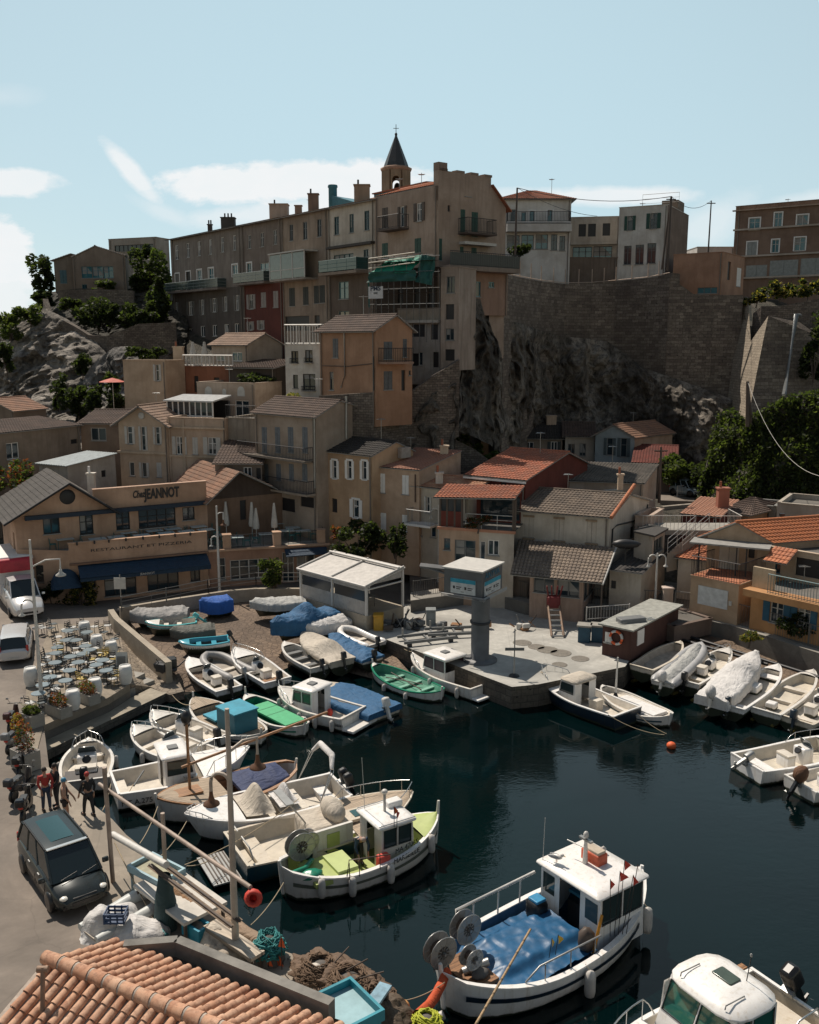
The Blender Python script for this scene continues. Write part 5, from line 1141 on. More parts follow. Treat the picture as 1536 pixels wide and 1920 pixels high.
# ------------------------------------------------------------ boats (local frame: +x bow, z=0 waterline)
def gel(c,r=.32):
 k = ('ge',c)
 if k in MATS: return MATS[k]
 m,nt,b = _mat('hull_paint');o = uvn(nt,kind='Object');sp = nt.nodes.new('ShaderNodeSeparateXYZ');lnk(nt,o,sp.inputs[0]);n = noi(nt,o,2.2,6,.7);st = noi(nt,uvn(nt,5,5,.5,kind='Object'),1.5,5,.65)
 col = mixc(nt,ramp(nt,n,[(.4,0),(.7,.35)]),c,sc(c,.6));col = mixc(nt,ramp(nt,st,[(.52,0),(.72,.45)]),col,(c[0]*.5+.05,c[1]*.42+.03,c[2]*.33))
 z = nt.nodes.new('ShaderNodeMath');z.operation = 'MULTIPLY_ADD';lnk(nt,n,z.inputs[0]);z.inputs[1].default_value = -.22;lnk(nt,sp.outputs[2],z.inputs[2])
 col = mixc(nt,ramp(nt,z.outputs[0],[(.12,1),(.17,0)]),col,(.035,.04,.025));lnk(nt,col,b.inputs['Base Color']);b.inputs['Roughness'].default_value = r;MATS[k] = m;return m
GW = gel((.70,.67,.62));GWW = gel((.80,.78,.75));GCR = gel((.62,.55,.45));GIN = flat((.66,.60,.51),.6,0,.15,2.5);GFL = flat((.42,.37,.31),.75,0,.2,3);GBLU = gel((.012,.05,.075));GNAV = gel((.008,.02,.035))
GGRN = gel((.01,.20,.12));LIME = flat((.40,.47,.15),.55,0,.1,2);SKYB = gel((.05,.33,.43));AQUA = gel((.10,.46,.48));BLK = flat((.012,.012,.013),.35,0,.05,name='black_plastic')
CRF = flat((.60,.54,.44),.6,0,.12,2.5);TEAK = wood((.34,.17,.075),.12,.5);DECK = wood((.40,.31,.22),.09);STEEL = flat((.55,.55,.54),.25,.9,.05,name='stainless_steel');WGL = glass((.03,.045,.045),.05)
TARP_B = fabric((.02,.105,.23));TARP_W = fabric((.62,.60,.58));TARP_G = fabric((.30,.29,.28));TARP_S = fabric((.42,.42,.40));TARP_C = fabric((.52,.46,.38));TARP_O = fabric((.10,.10,.085));TARP_R = fabric((.02,.11,.42))
ROPE = flat((.45,.36,.24),.9,0,.1,name='rope');ROPE_D = flat((.12,.11,.10),.9,0,.1,name='rope');RUB = flat((.32,.31,.30),.7,0,.1,name='rubber')
REDP = flat((.55,.05,.03),.6,0,.1,name='red_fabric');ORNG = flat((.72,.12,.03),.6,0,.1,name='orange_fabric')
class Boat:
 def __init__(s,label,bow,stern,zb,zs,B=None,fb=.55,rise=.35,srise=.05,kind='motor',hull=GW,name='motorboat',cat='boat',group=None,base=None,td=.72,gwid=.1,rim=None,inner=None,floor=.12,flm=None,stripe=None,deckm=None):
  if base == 0: k_ = 16 if name == 'fishing_boat' else 6;bow,stern,zb,zs,base,floor = (bow[0],bow[1]-k_),(stern[0],stern[1]-k_),zb-.14,zs-.14,-.14,max(floor,.3)
  Pb,Ps = onz(*bow,zb),onz(*stern,zs);d = Pb-Ps;s.L = hypot(d.x,d.y);s.B = B or s.L*.36;s.kind = kind;s.fb = fb;s.rise = rise;s.srise = srise;s.gw = gwid;s.td = td;s.fl = floor
  s.root = o = bpy.data.objects.new(name,None);COL.objects.link(o);o.empty_display_size = .3;tag(o,label,cat,group)
  c = (Pb+Ps)/2;gz = (zb+zs)/2;pitch = atan2((zb-rise-fb)-(zs-srise-fb),s.L) if base is None else 0
  z0 = gz-fb-(rise+srise)*.5 if base is None else base
  o.location = (c.x,c.y,z0);o.rotation_euler = (0,-pitch,atan2(d.y,d.x))
  s.hull = hull;rim = rim or hull;inner = {GW: GIN,GWW: GIN,GCR: CRF}.get(inner or GIN,inner or GIN);L,B_ = s.L,s.B
  mb = MB();N = 26
  for sg in (1,-1):
   rows = []
   for i in range(N+1):
    t = i/N;h = s.hw(t);z = s.sheer(t);x = s.X(t);q = []
    for f,(wy,wz) in enumerate(((1,1),(.985,.62),(.93,.25),(.80,-.02),(.5,-.25),(0,-.4))):
     zz_ = z*wz if wz > 0 else wz*.9
     xr = x+(s.rake()*(zz_-z)*max(0,(t-.75)/.25)**1.2 if t > .75 else 0)+(-s.rake()*.7*(zz_-z)*max(0,(.2-t)/.2) if kind == 'pointu' and t < .2 else 0)
     fl = wy if t < .55 else wy**(1+2.2*(t-.55)/.45)
     q.append((xr,sg*h*fl,zz_))
    rows.append(q if sg > 0 else q[::-1])
   mb.grid(rows,hull)
  if kind != 'pointu':
   q = [];h = s.hw(0);z = s.sheer(0)
   for sg in (1,-1):
    r = [(-L/2,sg*h*wy,z*wz if wz > 0 else wz*.9) for wy,wz in ((1,1),(.985,.62),(.93,.25),(.80,-.02),(.5,-.25),(0,-.4))];q += r if sg > 0 else r[::-1][1:]
   mb.face(q,hull)
  s.hullo = mb.build('hull',o)
  if stripe:
   mb = MB()
   for sg in (1,-1):
    rows = []
    for wz in (.60,.72):
     rows.append([(s.X(i/N),sg*(s.hw(i/N)*(.985 if wz < .65 else .992)+.012),s.sheer(i/N)*wz) for i in range(1,N)])
    mb.grid(rows if sg < 0 else rows[::-1],stripe)
   mb.build('stripe',o)
  # gunwale rim
  mb = MB()
  out,inn = [],[]
  for i in range(N+1):
   t = i/N;h = s.hw(t);z = s.sheer(t);out.append((s.X(t),h+.03,z+.03));inn.append((min(s.X(t),L/2-s.gw*1.5),max(h-s.gw,0.0),z+.035))
  for sg in (1,-1):
   A = [(x,sg*y,z-.06) for x,y,z in out];Bq = [(x,sg*y,z) for x,y,z in out];C = [(x,sg*y,z) for x,y,z in inn];D = [(x,sg*y,z-.08) for x,y,z in inn]
   rows = [A,Bq,C,D];mb.grid(rows if sg < 0 else rows[::-1],rim,smooth=False)
  if kind != 'pointu': mb.box((-L/2+s.gw/2,0,s.sheer(0)+.0),(s.gw,2*s.hw(0)+.04,.1),rim)
  mb.build('gunwale',o)
  # liner and floor
  mb = MB();fz = floor;t1 = td
  for sg in (1,-1):
   rows = []
   tl = .09 if kind == 'pointu' else 0
   for i in range(N+1):
    t = tl+(t1-tl)*i/N;h = max(s.hw(t)-s.gw,.01);z = s.sheer(t)+.0;x = max(s.X(t),-L/2+s.gw*(kind != 'pointu'))
    rows.append([(x,sg*h,z),(x,sg*h*.82,fz+.02),(x,0,fz)])
   mb.grid(rows if sg < 0 else [r[::-1] for r in rows],inner if True else hull,smooth=False)
  h = max(s.hw(t1)-s.gw,.01);x = s.X(t1);mb.face([(x,-h,s.sheer(t1)),(x,h,s.sheer(t1)),(x,h*.9,fz),(x,-h*.9,fz)],inner)
  if kind != 'pointu': h = s.hw(0)-s.gw;x = -L/2+s.gw;mb.face([(x,-h,s.sheer(0)),(x,h,s.sheer(0)),(x,h*.9,fz),(x,-h*.9,fz)],inner)
  mb.build('cockpit',o)
  if td < .97:
   mb = MB();rows = []
   for j in range(9):
    g = -1+j/4;rows.append([(min(s.X(td+(1-td)*i/8),L/2-.05),g*max(s.hw(td+(1-td)*i/8)-s.gw*.5,0),s.sheer(td+(1-td)*i/8)+.04+.06*(1-g*g)) for i in range(9)])
   mb.grid(rows,deckm or hull);h = s.hw(td)-s.gw*.5
   mb.build('foredeck',o)
  s.name = name
 def rake(s): return .55 if s.kind == 'motor' else .25
 def X(s,t): return -s.L/2+s.L*t
 def hw(s,t):
  b = s.B/2
  if s.kind == 'pointu': return b*max(0,1-abs(2*(t-.48)/1.04)**2.5)**.8 if 0 < t < 1 else 0
  if s.kind == 'rib': return b*(1 if t < .6 else max(0,1-((t-.6)/.4)**2.6)**.6)
  return b*(.86+.14*min(1,t/.4)) if t < .45 else b*max(0,1-((t-.45)/.55)**2.4)**.85
 def sheer(s,t):
  z = s.fb+s.rise*max(0,(t-.35)/.65)**2
  return z+s.srise*max(0,(.4-t)/.4)**2
 def add(s,mb,name,par=None): return mb.build(name,par or s.root)
 def bench(s,t,w=.28,z=None,m=None,name='seat',full=True):
  h = (s.hw(t)-s.gw)*.98;z = z or s.sheer(t)*.62;mb = MB();mb.box((s.X(t),0,z),(w,2*h,.05),m or GIN)
  if full: mb.box((s.X(t),0,(z+s.fl)/2-.01),(w*.8,2*h*.9,z-s.fl-.03),m or GIN)
  s.add(mb,name)
 def outboard(s,c=BLK,tilt=.9,k=1,y=0,cover=None):
  T = Matrix.Translation((-s.L/2-.08,y,s.sheer(0)+.05)) @ Matrix.Rotation(tilt,4,'Y') @ Matrix.Scale(k,4)
  mb = MB();mb.rbox((-.12,0,.34),(.34,.3,.42),.09,c,M=T);o = s.add(mb,'outboard_motor')
  mb = MB();mb.box((-.1,0,-.12),(.14,.12,.6),c,M=T);mb.box((-.16,0,-.45),(.32,.04,.04),c,M=T);mb.box((-.1,0,-.55),(.12,.05,.3),c,M=T);mb.box((.08,0,.02),(.1,.24,.26),METAL,M=T);mb.build('motor_leg',o)
  mb = MB();mb.blob((-.12,0,-.5),(.17,.05,.05),c,8,5,M=T)
  for q in range(3): a = q*2.09;mb.face([T @ Vector(p) for p in ((-.28,0,-.5),(-.3,.13*cos(a)-.04*sin(a),-.5+.13*sin(a)),(-.26,.13*cos(a+.5),-.5+.13*sin(a+.5)))],METAL)
  mb.build('propeller',o)
  if cover: mb = MB();mb.blob((-.12,0,.36),(.3,.26,.34),cover,12,7,M=T,f=lambda p: p*(1+.12*noise.noise(p*5)));mb.build('motor_cover',o)
 def console(s,t,w=.5,h=.75,m=None,y=0,ws=True):
  m = m or GWW;x = s.X(t);mb = MB();z = s.fl;mb.rbox((x,y,z+h/2),(.55,w,h),.08,m);o = s.add(mb,'console')
  mb = MB();M_ = Matrix.Translation((x-.3,y,z+h*.85)) @ Matrix.Rotation(-.9,4,'Y');mb.lathe([(.15,-.015),(.19,0),(.15,.015)],(0,0,0),BLK,12,M=M_);mb.tube([(x-.28,y,z+h*.85),(x-.18,y,z+h*.75)],.03,BLK,5);mb.build('steering_wheel',o)
  if ws: mb = MB();mb.face([(x+.2,y-w/2,z+h),(x+.2,y+w/2,z+h),(x+.02,y+w*.4,z+h+.32),(x+.02,y-w*.4,z+h+.32)],glass((.05,.06,.06),.05));mb.tube([(x+.2,y-w/2,z+h),(x+.02,y-w*.4,z+h+.32),(x+.02,y+w*.4,z+h+.32),(x+.2,y+w/2,z+h)],.014,STEEL,4);mb.build('windscreen',o)
  mb = MB();mb.rbox((x-.95,y,z+.25),(.42,w*1.1,.5),.06,m);mb.rbox((x-.95,y,z+.54),(.44,w*1.1,.1),.04,GIN);s.add(mb,'helm_seat')
 def rail(s,t0=.62,h=.35,r=.018,m=None,ins=.06,full=True,both=True):
  mb = MB();m = m or STEEL;pts = [];n = 12
  ts = [t0+(.985-t0)*i/n for i in range(n+1)]
  for sg in (1,-1):
   q = [Vector((s.X(t),sg*max(s.hw(t)-ins,0),s.sheer(t)+.04+h*min(1,(t-t0)/.06+.0))) for t in ts]
   if not both and sg < 0: break
   mb.tube(q,r,m,5)
   for i in range(2,n+1,3): mb.tube([q[i],Vector((q[i].x,q[i].y,s.sheer(ts[i])+.03))],r*.8,m,4)
  s.add(mb,'bow_rail')
 def cover(s,m,hgt=.35,drop=.35,wr=.07,t0=0,t1=1,peak=None,name='boat_cover',wide=1.04):
  rows = [];n = 60;k = 24;sd_ = random.random()*50
  for i in range(n+1):
   t = t0+(t1-t0)*i/n;h = s.hw(min(max(t,.012),.985))*wide+.05;z = s.sheer(t);x = s.X(t)+(.06 if i == n else -.06 if i == 0 else 0)
   env = min(1,(t-t0)/.08+.15,(t1-t)/.1+.12);pk = hgt*env
   if peak: pk += sum(a*math.exp(-((t-c)/w)**2) for c,a,w in peak)
   row = []
   for j in range(k+1):
    g = -1+2*j/k
    if abs(g) < .8: y = h*g/.8;zz_ = z+.05+pk*(1-(abs(g)/.8)**1.8)
    else: y = h*(1+.03*(abs(g)-.8)*5)*(1 if g > 0 else -1);zz_ = z+.05-drop*(abs(g)-.8)/.2
    nn = fbm((x*.9+sd_,y*1.3,0),3,.8)*wr*.7+(max(0,1-abs(noise.noise(Vector((x*1.3+y*.8+sd_,y*.9-x*.3,3))))*7))*wr*.55+(max(0,1-abs(noise.noise(Vector((x*3+sd_,y*.7,8))))*6))*wr*.3
    row.append((x,y+(nn*.8 if abs(g) >= .8 else 0),zz_+nn*(1 if abs(g) < .85 else .6)))
   rows.append(row)
  mb = MB();mb.grid(rows,m);mb.face([rows[0][j] for j in range(k+1)],m);mb.face([rows[-1][j] for j in range(k,-1,-1)],m)
  return s.add(mb,name)
 def tubes(s,m,r=.2):      # inflatable collar
  mb = MB();pts = []
  ts = [i/20 for i in range(20)]
  for t in ts: pts.append(Vector((s.X(t),s.hw(t)-r*.4,s.sheer(t))))
  pts.append(Vector((s.L/2+.02,0,s.sheer(1))))
  pts += [Vector((p.x,-p.y,p.z)) for p in pts[-2::-1]]
  rr = [r*.45]+[r]*(len(pts)-2)+[r*.45];mb.tube(pts,rr,m,10);s.add(mb,'inflatable_tube')
 def fender(s,t,sg=1,m=None,k=1,drop=.35):
  mb = MB();x,y,z = s.X(t),sg*(s.hw(t)+.12*k),s.sheer(t)-drop;mb.lathe([(.02,-.3*k),(.09*k,-.26*k),(.11*k,-.15*k),(.11*k,.15*k),(.09*k,.26*k),(.02,.3*k)],(x,y,z),m or RUBW,9);mb.tube([(x,y,z+.28*k),(x,sg*(s.hw(t)-.02),s.sheer(t)+.05)],.01,ROPE,4);s.add(mb,'fender')
 def stem(s,ends=(1,),h=.35,w=.09,m=None):
  for e in ends: mb = MB();x = (s.L/2 if e > 0 else -s.L/2)-e*.03;z = s.sheer(1 if e > 0 else 0);mb.tube([(x-e*.12,0,-.2),(x,0,z-.1),(x+e*.04,0,z+h)],[w*.6,w*.8,w*.55],m or s.hull,6);s.add(mb,'stem_post')
 def cabin(s,t0,t1,w,h,m=None,wm=None,roofo=.12,slope=.25,front=True,z=None,nside=2,rear=0,roofm=None,open_rear=True,hatch=True,rnd=.12,camber=.05,fw=2):
  """cabin between stations t0 (aft) and t1 (forward); sloping windscreen forward"""
  m = m or s.hull;wm = wm or WGL;x0,x1 = s.X(t0),s.X(t1);z0 = z if z is not None else s.fl;z1 = z0+h;hw_ = w/2;wz0,wz1 = z0+h*.52,z1-.1;ti = .06
  mb = MB();X1b,X1t = x1,x1-slope*h
  def xs(zq): return X1b+(X1t-X1b)*(zq-z0)/h
  th = .05
  # side walls with openings, front with windows: posts and panels
  def side(sg):
   y = sg*hw_;yi = sg*(hw_-th)
   def pan(xa,xb,za,zb_,yo=0):
    xa2 = min(xa,xs(zb_)) if xa != x0 else x0;
    A = [(xa,y,za),(min(xb,xs(za)),y,za),(min(xb,xs(zb_)),y-sg*0,zb_),(xa,y,zb_)];Bq = [(p[0],yi,p[2]) for p in A]
    mb.face(A if sg < 0 else A[::-1],m);mb.face(Bq[::-1] if sg < 0 else Bq,m)
   pan(x0,99,z0,wz0);pan(x0,99,wz1,z1)
   Lw = xs(wz0)-x0;n = nside;g = .09
   for i in range(n+1):
    a = x0+(Lw-g)*i/n if n else x0
    pan(a,a+g if i < n else 99,wz0,wz1)
   return [(x0+(Lw-g)*i/n+g,x0+(Lw-g)*(i+1)/n) for i in range(n)] if n else []
  wins = {}
  for sg in (1,-1): wins[sg] = side(sg)
  P = lambda y,zq: (xs(zq),y,zq)
  mb.face([P(-hw_,z0),P(hw_,z0),P(hw_,wz0),P(-hw_,wz0)],m);mb.face([P(-hw_,wz1),P(hw_,wz1),P(hw_,z1),P(-hw_,z1)],m)
  if not open_rear:
   mb.face([(x0,hw_,z0),(x0,-hw_,z0),(x0,-hw_,wz0),(x0,hw_,wz0)],m);mb.face([(x0,hw_,wz1),(x0,-hw_,wz1),(x0,-hw_,z1),(x0,hw_,z1)],m)
  else:
   for a,b_ in ((hw_,hw_*.35),(-hw_*.35,-hw_)): mb.face([(x0,a,z0),(x0,b_,z0),(x0,b_,z1),(x0,a,z1)],m)
  o = s.add(mb,'cabin')
  for sg in (1,-1):
   for a,b_ in wins[sg]:
    mb = MB();y = sg*(hw_-.02);bb = min(b_,xs(wz1));q = [(a,y,wz0),(min(b_,xs(wz0)),y,wz0),(min(bb,xs(wz1)),y,wz1),(a,y,wz1)];mb.face(q if sg < 0 else q[::-1],wm)
    mb.tube([Vector(p)+Vector((0,sg*.03,0)) for p in q+[q[0]]],.014,BLK,4,False,False);mb.build('window',o)
  if front:
   for i in range(fw):
    ya,yb = -hw_+.06+(2*hw_-.06)*i/fw,-hw_+(2*hw_-.06)*(i+1)/fw;mb = MB();q = [Vector(P(ya,wz0))-Vector((.01,0,0)),Vector(P(yb,wz0))-Vector((.01,0,0)),Vector(P(yb,wz1))-Vector((.01,0,0)),Vector(P(ya,wz1))-Vector((.01,0,0))];mb.face(q,wm)
    mb.tube([p+Vector((.02,0,0)) for p in q+[q[0]]],.016,BLK,4,False,False);mb.build('windscreen',o)
   mb = MB()
   for i in range(fw+1): y = -hw_+.03+(2*hw_-.06)*i/fw;mb.tube([P(y,wz0),P(y,wz1)],.035,m,4)
   mb.build('pillar',o)
  mb = MB();rows = [];xa,xb = x0-roofo*1.2,X1t+roofo*1.3;yw = hw_+roofo*.7;n = 10
  cx,cy = (xa+xb)/2,0;dx,dy = (xb-xa)/2,yw
  def ring(k,zq):
   q = []
   r = min(rnd,dx*.9,dy*.9)
   for (sx,sy,a0) in ((1,1,0),(-1,1,pi/2),(-1,-1,pi),(1,-1,3*pi/2)):
    for j in range(4):
     a = a0+j*pi/6;q.append((cx+(sx*(dx-r)+r*cos(a))*k,(sy*(dy-r)+r*sin(a))*k,zq))
   return q
  mb.grid([ring(.97,z1-.02),ring(1,z1+.02),ring(.985,z1+.07),ring(.7,z1+.07+camber*.6),ring(.3,z1+.07+camber)],roofm or m,True,True);mb.face(ring(.3,z1+.07+camber),roofm or m);mb.face(ring(.97,z1-.02)[::-1],m)
  ro = mb.build('cabin_roof',o)
  if hatch: mb = MB();mb.rbox((cx,0,z1+.1+camber),(.42,.42,.06),.05,GREY_SH);mb.build('hatch',ro)
  s.cab = dict(x0=x0,x1=x1,xt=X1t,z1=z1+.07+camber,hw=hw_,o=o,ro=ro,cx=cx)
  return s.cab
 def flag(s,x,y,z,h=1.2,m=None,lean=(0,0),fl=(.22,.3),par=None):
  mb = MB();p = Vector((x,y,z));q = p+Vector((lean[0],lean[1],h));mb.tube([p,q],.014,BLK,4);o = s.add(mb,'flag_pole',par);mb = MB();a = q-Vector((0,0,.02))
  d = Vector((random.uniform(.1,.25),random.uniform(-.15,.15),0));mb.face([a,a+d-Vector((0,0,fl[1]*.6)),a-Vector((-.02,0,fl[1]))],m or REDP);mb.face([a,a-Vector((-.02,0,fl[1])),a+d*.9+Vector((.04,.05,-fl[1]*.6))],m or REDP);mb.build('flag',o)
 def name_text(s,txt,t,sg,size,zf=.55,m=None):
  y = s.hw(t)*.99+.03;x = s.X(t);z = s.sheer(t)*zf
  t2 = t+.04;dy = (s.hw(t2)-s.hw(t))/(s.X(t2)-x);d = Vector((1,sg*dy,0)).normalized()*(1 if sg < 0 else -1);n = Vector((d.y,-d.x,0));up = Vector((0,0,1))
  M_ = Matrix(((d.x,up.x,n.x,x),(d.y,up.y,n.y,sg*y),(d.z,up.z,n.z,z),(0,0,0,1)));text(txt,None,None,size,m or BLK,s.root,rot=M_,ext=.004)
RUBW = flat((.55,.52,.48),.5,0,.15,name='fender_rubber')
SG = 'small boats laid up on the ramp';
def small(label,bow,stern,zb,zs,**k):
 k.setdefault('fb',.45);k.setdefault('rise',.15);return Boat(label,bow,stern,zb,zs,**k)
# -- ramp, back row
b = small('small boat under a crumpled light grey tarp beside the ramp wall',(246,1150),(352,1146),1.95,1.95,B=1.7);b.cover(TARP_G,.3,.5,.12)
b = small('white rowing boat with an aqua rim and an aqua outboard on the ramp',(272,1166),(370,1162),1.85,1.8,B=1.5,rim=AQUA,stripe=AQUA,name='rowing_boat');b.bench(.35);b.bench(.6);b.outboard(AQUA,.9,.8)
b = small('small boat under a taut dark olive tarp on the ramp',(321,1182),(402,1176),1.75,1.75,B=1.4);b.cover(TARP_O,.25,.45,.05)
b = small('white boat with a sky blue inside and black outboard on the ramp',(334,1203),(430,1197),1.6,1.55,B=1.5,rim=SKYB,inner=SKYB,td=.78,deckm=SKYB);b.bench(.3,m=SKYB);b.bench(.6,m=SKYB);b.outboard(BLK,.5,.8);b.name_text('MA 431603',.72,1,.22)
b = small('bright blue wrapped dinghy standing against the wall under the lamp post',(376,1128),(431,1122),2.15,2.1,B=1.3,fb=.7);b.cover(TARP_R,.25,.75,.05)
b = small('slim boat on a trailer under a shiny silver grey tarp near the white pavilion',(470,1130),(572,1126),2.1,2.05,B=1.4);b.cover(TARP_S,.25,.4,.1)
b = small('boat draped in a bright blue tarp with a tall peak in the middle',(510,1168),(624,1144),2.1,2.0,B=1.8,fb=.8);b.cover(TARP_B,.3,.8,.14,peak=[(.45,.55,.12),(.15,-.15,.1)])
b = small('small boat rolled in a bright white tarp below the blue draped boat',(562,1176),(648,1160),1.7,1.6,B=1.3);b.cover(TARP_W,.35,.5,.09)
# -- ramp, front row
b = small('small white open boat with dark thwarts and black outboard on the ramp',(531,1203),(602,1250),1.15,.75,B=1.6,td=.85,floor=.1);b.bench(.25,m=GREY_SH);b.bench(.5,m=GREY_SH);b.bench(.72,m=GREY_SH);b.outboard(BLK,.4,.8)
b = small('cream boat with a cream spray hood and black outboard on the ramp',(568,1184),(642,1238),1.4,.95,B=1.8,fb=.55,hull=GCR);b.cover(TARP_C,.12,.1,.03,peak=[(.38,.5,.16)]);b.outboard(BLK,.3,.9)
b = small('dark blue boat half covered by a wrinkled blue tarp on the ramp',(619,1190),(699,1234),1.3,.9,B=1.7,hull=GW,rim=GBLU,stripe=GBLU);b.cover(TARP_B,.2,.15,.1);b.outboard(BLK,.3,.9)
b = small('small white inflatable dinghy with black outboard beside the pavilion',(642,1178),(706,1208),1.35,1.1,B=1.5,kind='rib',fb=.35,td=.97,inner=GFL,name='inflatable_boat');b.tubes(GWW,.2);b.bench(.5);b.outboard(BLK,.3,.8)
b = small('white open boat with centre console, leftmost of the front row on the ramp',(352,1232),(430,1292),1.0,.55,B=1.75,hull=GWW);b.console(.5,.45,.6);b.outboard(BLK,.3);b.bench(.15)
b = small('grey inflatable dinghy wedged between two white open boats on the ramp',(388,1227),(456,1266),1.0,.65,B=1.7,kind='rib',fb=.35,td=.97,name='inflatable_boat',inner=GFL);b.tubes(flat((.32,.31,.30),.5,0,.1),.22);b.bench(.45);b.outboard(METAL,.4,.8)
b = small('white open boat with a brown helm seat and black outboard on the ramp',(438,1213),(521,1276),1.15,.6,B=1.9,hull=GWW,fb=.5);b.console(.45,.5,.65);b.bench(.15,m=TEAK);b.outboard(BLK,.3);b.rail(.6,.25)
# -- moored row in front of the ramp
def pointu(label,bow,stern,z=.75,**k):
 k.setdefault('hull',GW);return Boat(label,bow,stern,z+.2,z+.1,kind='pointu',fb=k.pop('fb',.5),rise=k.pop('rise',.35),srise=k.pop('srise',.25),name='wooden_boat',base=0,gwid=.09,**k)
b = pointu('double ended wooden boat with a bright green deck cover and white rim',(460,1304),(572,1362),B=1.85,rim=GW,td=.9,floor=.35,inner=GGRN,stripe=GGRN);b.stem((1,-1),.4)
mb = MB();mb.box((-.2,0,.62),(b.L*.62,1.15,.09),flat((.07,.42,.19),.6,0,.1));mb.box((-.2,0,.665),(.02,1.15,.012),BLK);mb.box((b.L*.12,0,.665),(.02,1.15,.012),BLK);b.add(mb,'hatch_cover');b.fender(.35,1);b.fender(.6,1)
b = Boat('small white cabin boat with two tinted side windows and roof aerial',(522,1288),(664,1338),1.3,.95,B=2.3,fb=.75,rise=.4,base=0,td=.66,name='cabin_boat');b.cabin(.42,.72,1.5,1.35,GWW,nside=2,z=.3);b.rail(.66,.35)
mb = MB();mb.rbox((-b.L/2-.35,0,.3),(.7,2.0,.12),.05,GW);b.add(mb,'swim_platform');mb = MB();mb.tube([(b.cab['cx'],.2,b.cab['z1']),(b.cab['cx']-.1,.2,b.cab['z1']+1.0)],.012,WIRON,4);b.add(mb,'aerial')
for t in (.1,.3,.5,.7,.85): b.fender(t,1)
mb = MB();mb.blob((-1.0,.1,.55),(.16,.16,.22),REDP,8,6);b.add(mb,'red_bucket');b.bench(.08);b.name_text('A 58041',.05,1,.2,.6)
b = Boat('broad low boat under a flat bright blue tarp with a white outboard',(606,1280),(722,1330),.95,.85,B=2.4,fb=.6,rise=.2,base=0,hull=GCR);b.cover(TARP_B,.12,.3,.04,t0=.0,t1=.86);b.outboard(GW,.35,1.1)
b = pointu('double ended white boat with turquoise engine box and grey deck by the stone ledge',(362,1310),(490,1378),B=2.3,stripe=GBLU,td=.8,floor=.42,inner=DECK,deckm=DECK);b.stem((1,-1),.3)
mb = MB();TQ = flat((.03,.30,.42),.55,0,.15,2);mb.box((-1.0,0,.95),(1.5,1.3,1.0),flat((.015,.14,.20),.6,0,.1));mb.box((-1.0,0,1.47),(1.6,1.4,.06),TQ);b.add(mb,'engine_box');mb = MB();mb.box((.55,0,.62),(1.1,1.2,.1),TQ);b.add(mb,'hatch_cover')
for t in (.25,.45,.7): b.fender(t,1)
b = Boat('white open boat with black outboard moored by the ledge, farther of two',(284,1336),(404,1388),1.0,.8,B=2.1,fb=.6,rise=.35,base=0,td=.8);b.console(.5);b.outboard(BLK,.2);b.rail(.6,.25);b.bench(.12);b.bench(.68)
b = Boat('white console boat moored by the ledge, nearer of two',(248,1364),(380,1418),1.0,.8,B=2.2,fb=.6,rise=.35,base=0,td=.82);b.console(.42,.8,.7);b.bench(.1);b.bench(.68);b.fender(.55,1);b.rail(.75,.2)
b = pointu('empty double ended wooden boat with a green inside moored by the pier',(698,1246),(829,1298),B=2.0,rim=GGRN,td=.93,floor=.2,inner=flat((.09,.30,.20),.6,0,.2,2));b.stem((1,-1),.25)
for t in (.25,.45,.68): b.bench(t,.22,.42,flat((.20,.42,.32),.6,0,.1),'thwart',False)
mb = MB();mb.tube([(-1.4,.2,.5),(1.5,-.3,.55)],.03,BRN_SH,5);mb.tube([(-.9,-.4,.5),(1.2,.35,.52)],.03,BRN_SH,5);b.add(mb,'oar')
for t in (.3,.6): b.fender(t,1)
b = Boat('white cabin cruiser with mauve curtained windows moored at the crane pier',(772,1228),(908,1286),1.2,.95,B=2.3,fb=.75,rise=.35,base=0,td=.66,name='cabin_boat');b.cabin(.38,.72,1.55,1.45,GWW,wm=glass((.10,.05,.07),.3),nside=2,z=.3,open_rear=False);b.rail(.68,.25)
for t in (.15,.5,.8): b.fender(t,1)
b.bench(.1);mb = MB();mb.rbox((-b.L/2-.25,0,.3),(.5,1.9,.1),.04,GWW);b.add(mb,'swim_platform')
b = Boat('dark blue hulled cabin boat with a white deck and canvas hood near the pier end',(1015,1262),(1178,1338),1.35,.95,B=2.4,fb=.8,rise=.45,base=0,td=.66,hull=GNAV,rim=GWW,deckm=GWW,name='cabin_boat');b.cabin(.47,.68,1.6,1.25,GWW,nside=1,z=.4,roofm=TARP_C,hatch=False,camber=.16,rnd=.3);b.rail(.74,.45,full=True);b.bench(.1)
mb = MB();mb.box((-.9,0,.55),(.5,.5,.7),GIN);b.add(mb,'helm_seat');mb = MB();mb.lathe([(.22,0),(.26,.05),(.22,.1)],(1.7,0,1.2),ROPE,12);b.add(mb,'rope_coil')
b = pointu('long white decked boat with a slim white mast beside the dark blue cabin boat',(1128,1288),(1258,1344),B=2.0,td=.95,floor=.5,inner=GWW,hull=GW,stripe=GBLU);b.stem((-1,),.15)
mb = MB();mb.tube([(b.L*.28,0,.5),(b.L*.27,0,2.7)],[.06,.04],WIRON,7);mb.lathe([(.16,0),(.05,.3)],(b.L*.28,0,.52),BLK,8);b.add(mb,'mast')
mb = MB();mb.box((-.3,0,.56),(b.L*.6,1.2,.06),GWW);mb.box((-1.1,0,.63),(1.1,1.0,.05),GWW);b.add(mb,'deck_hatch')
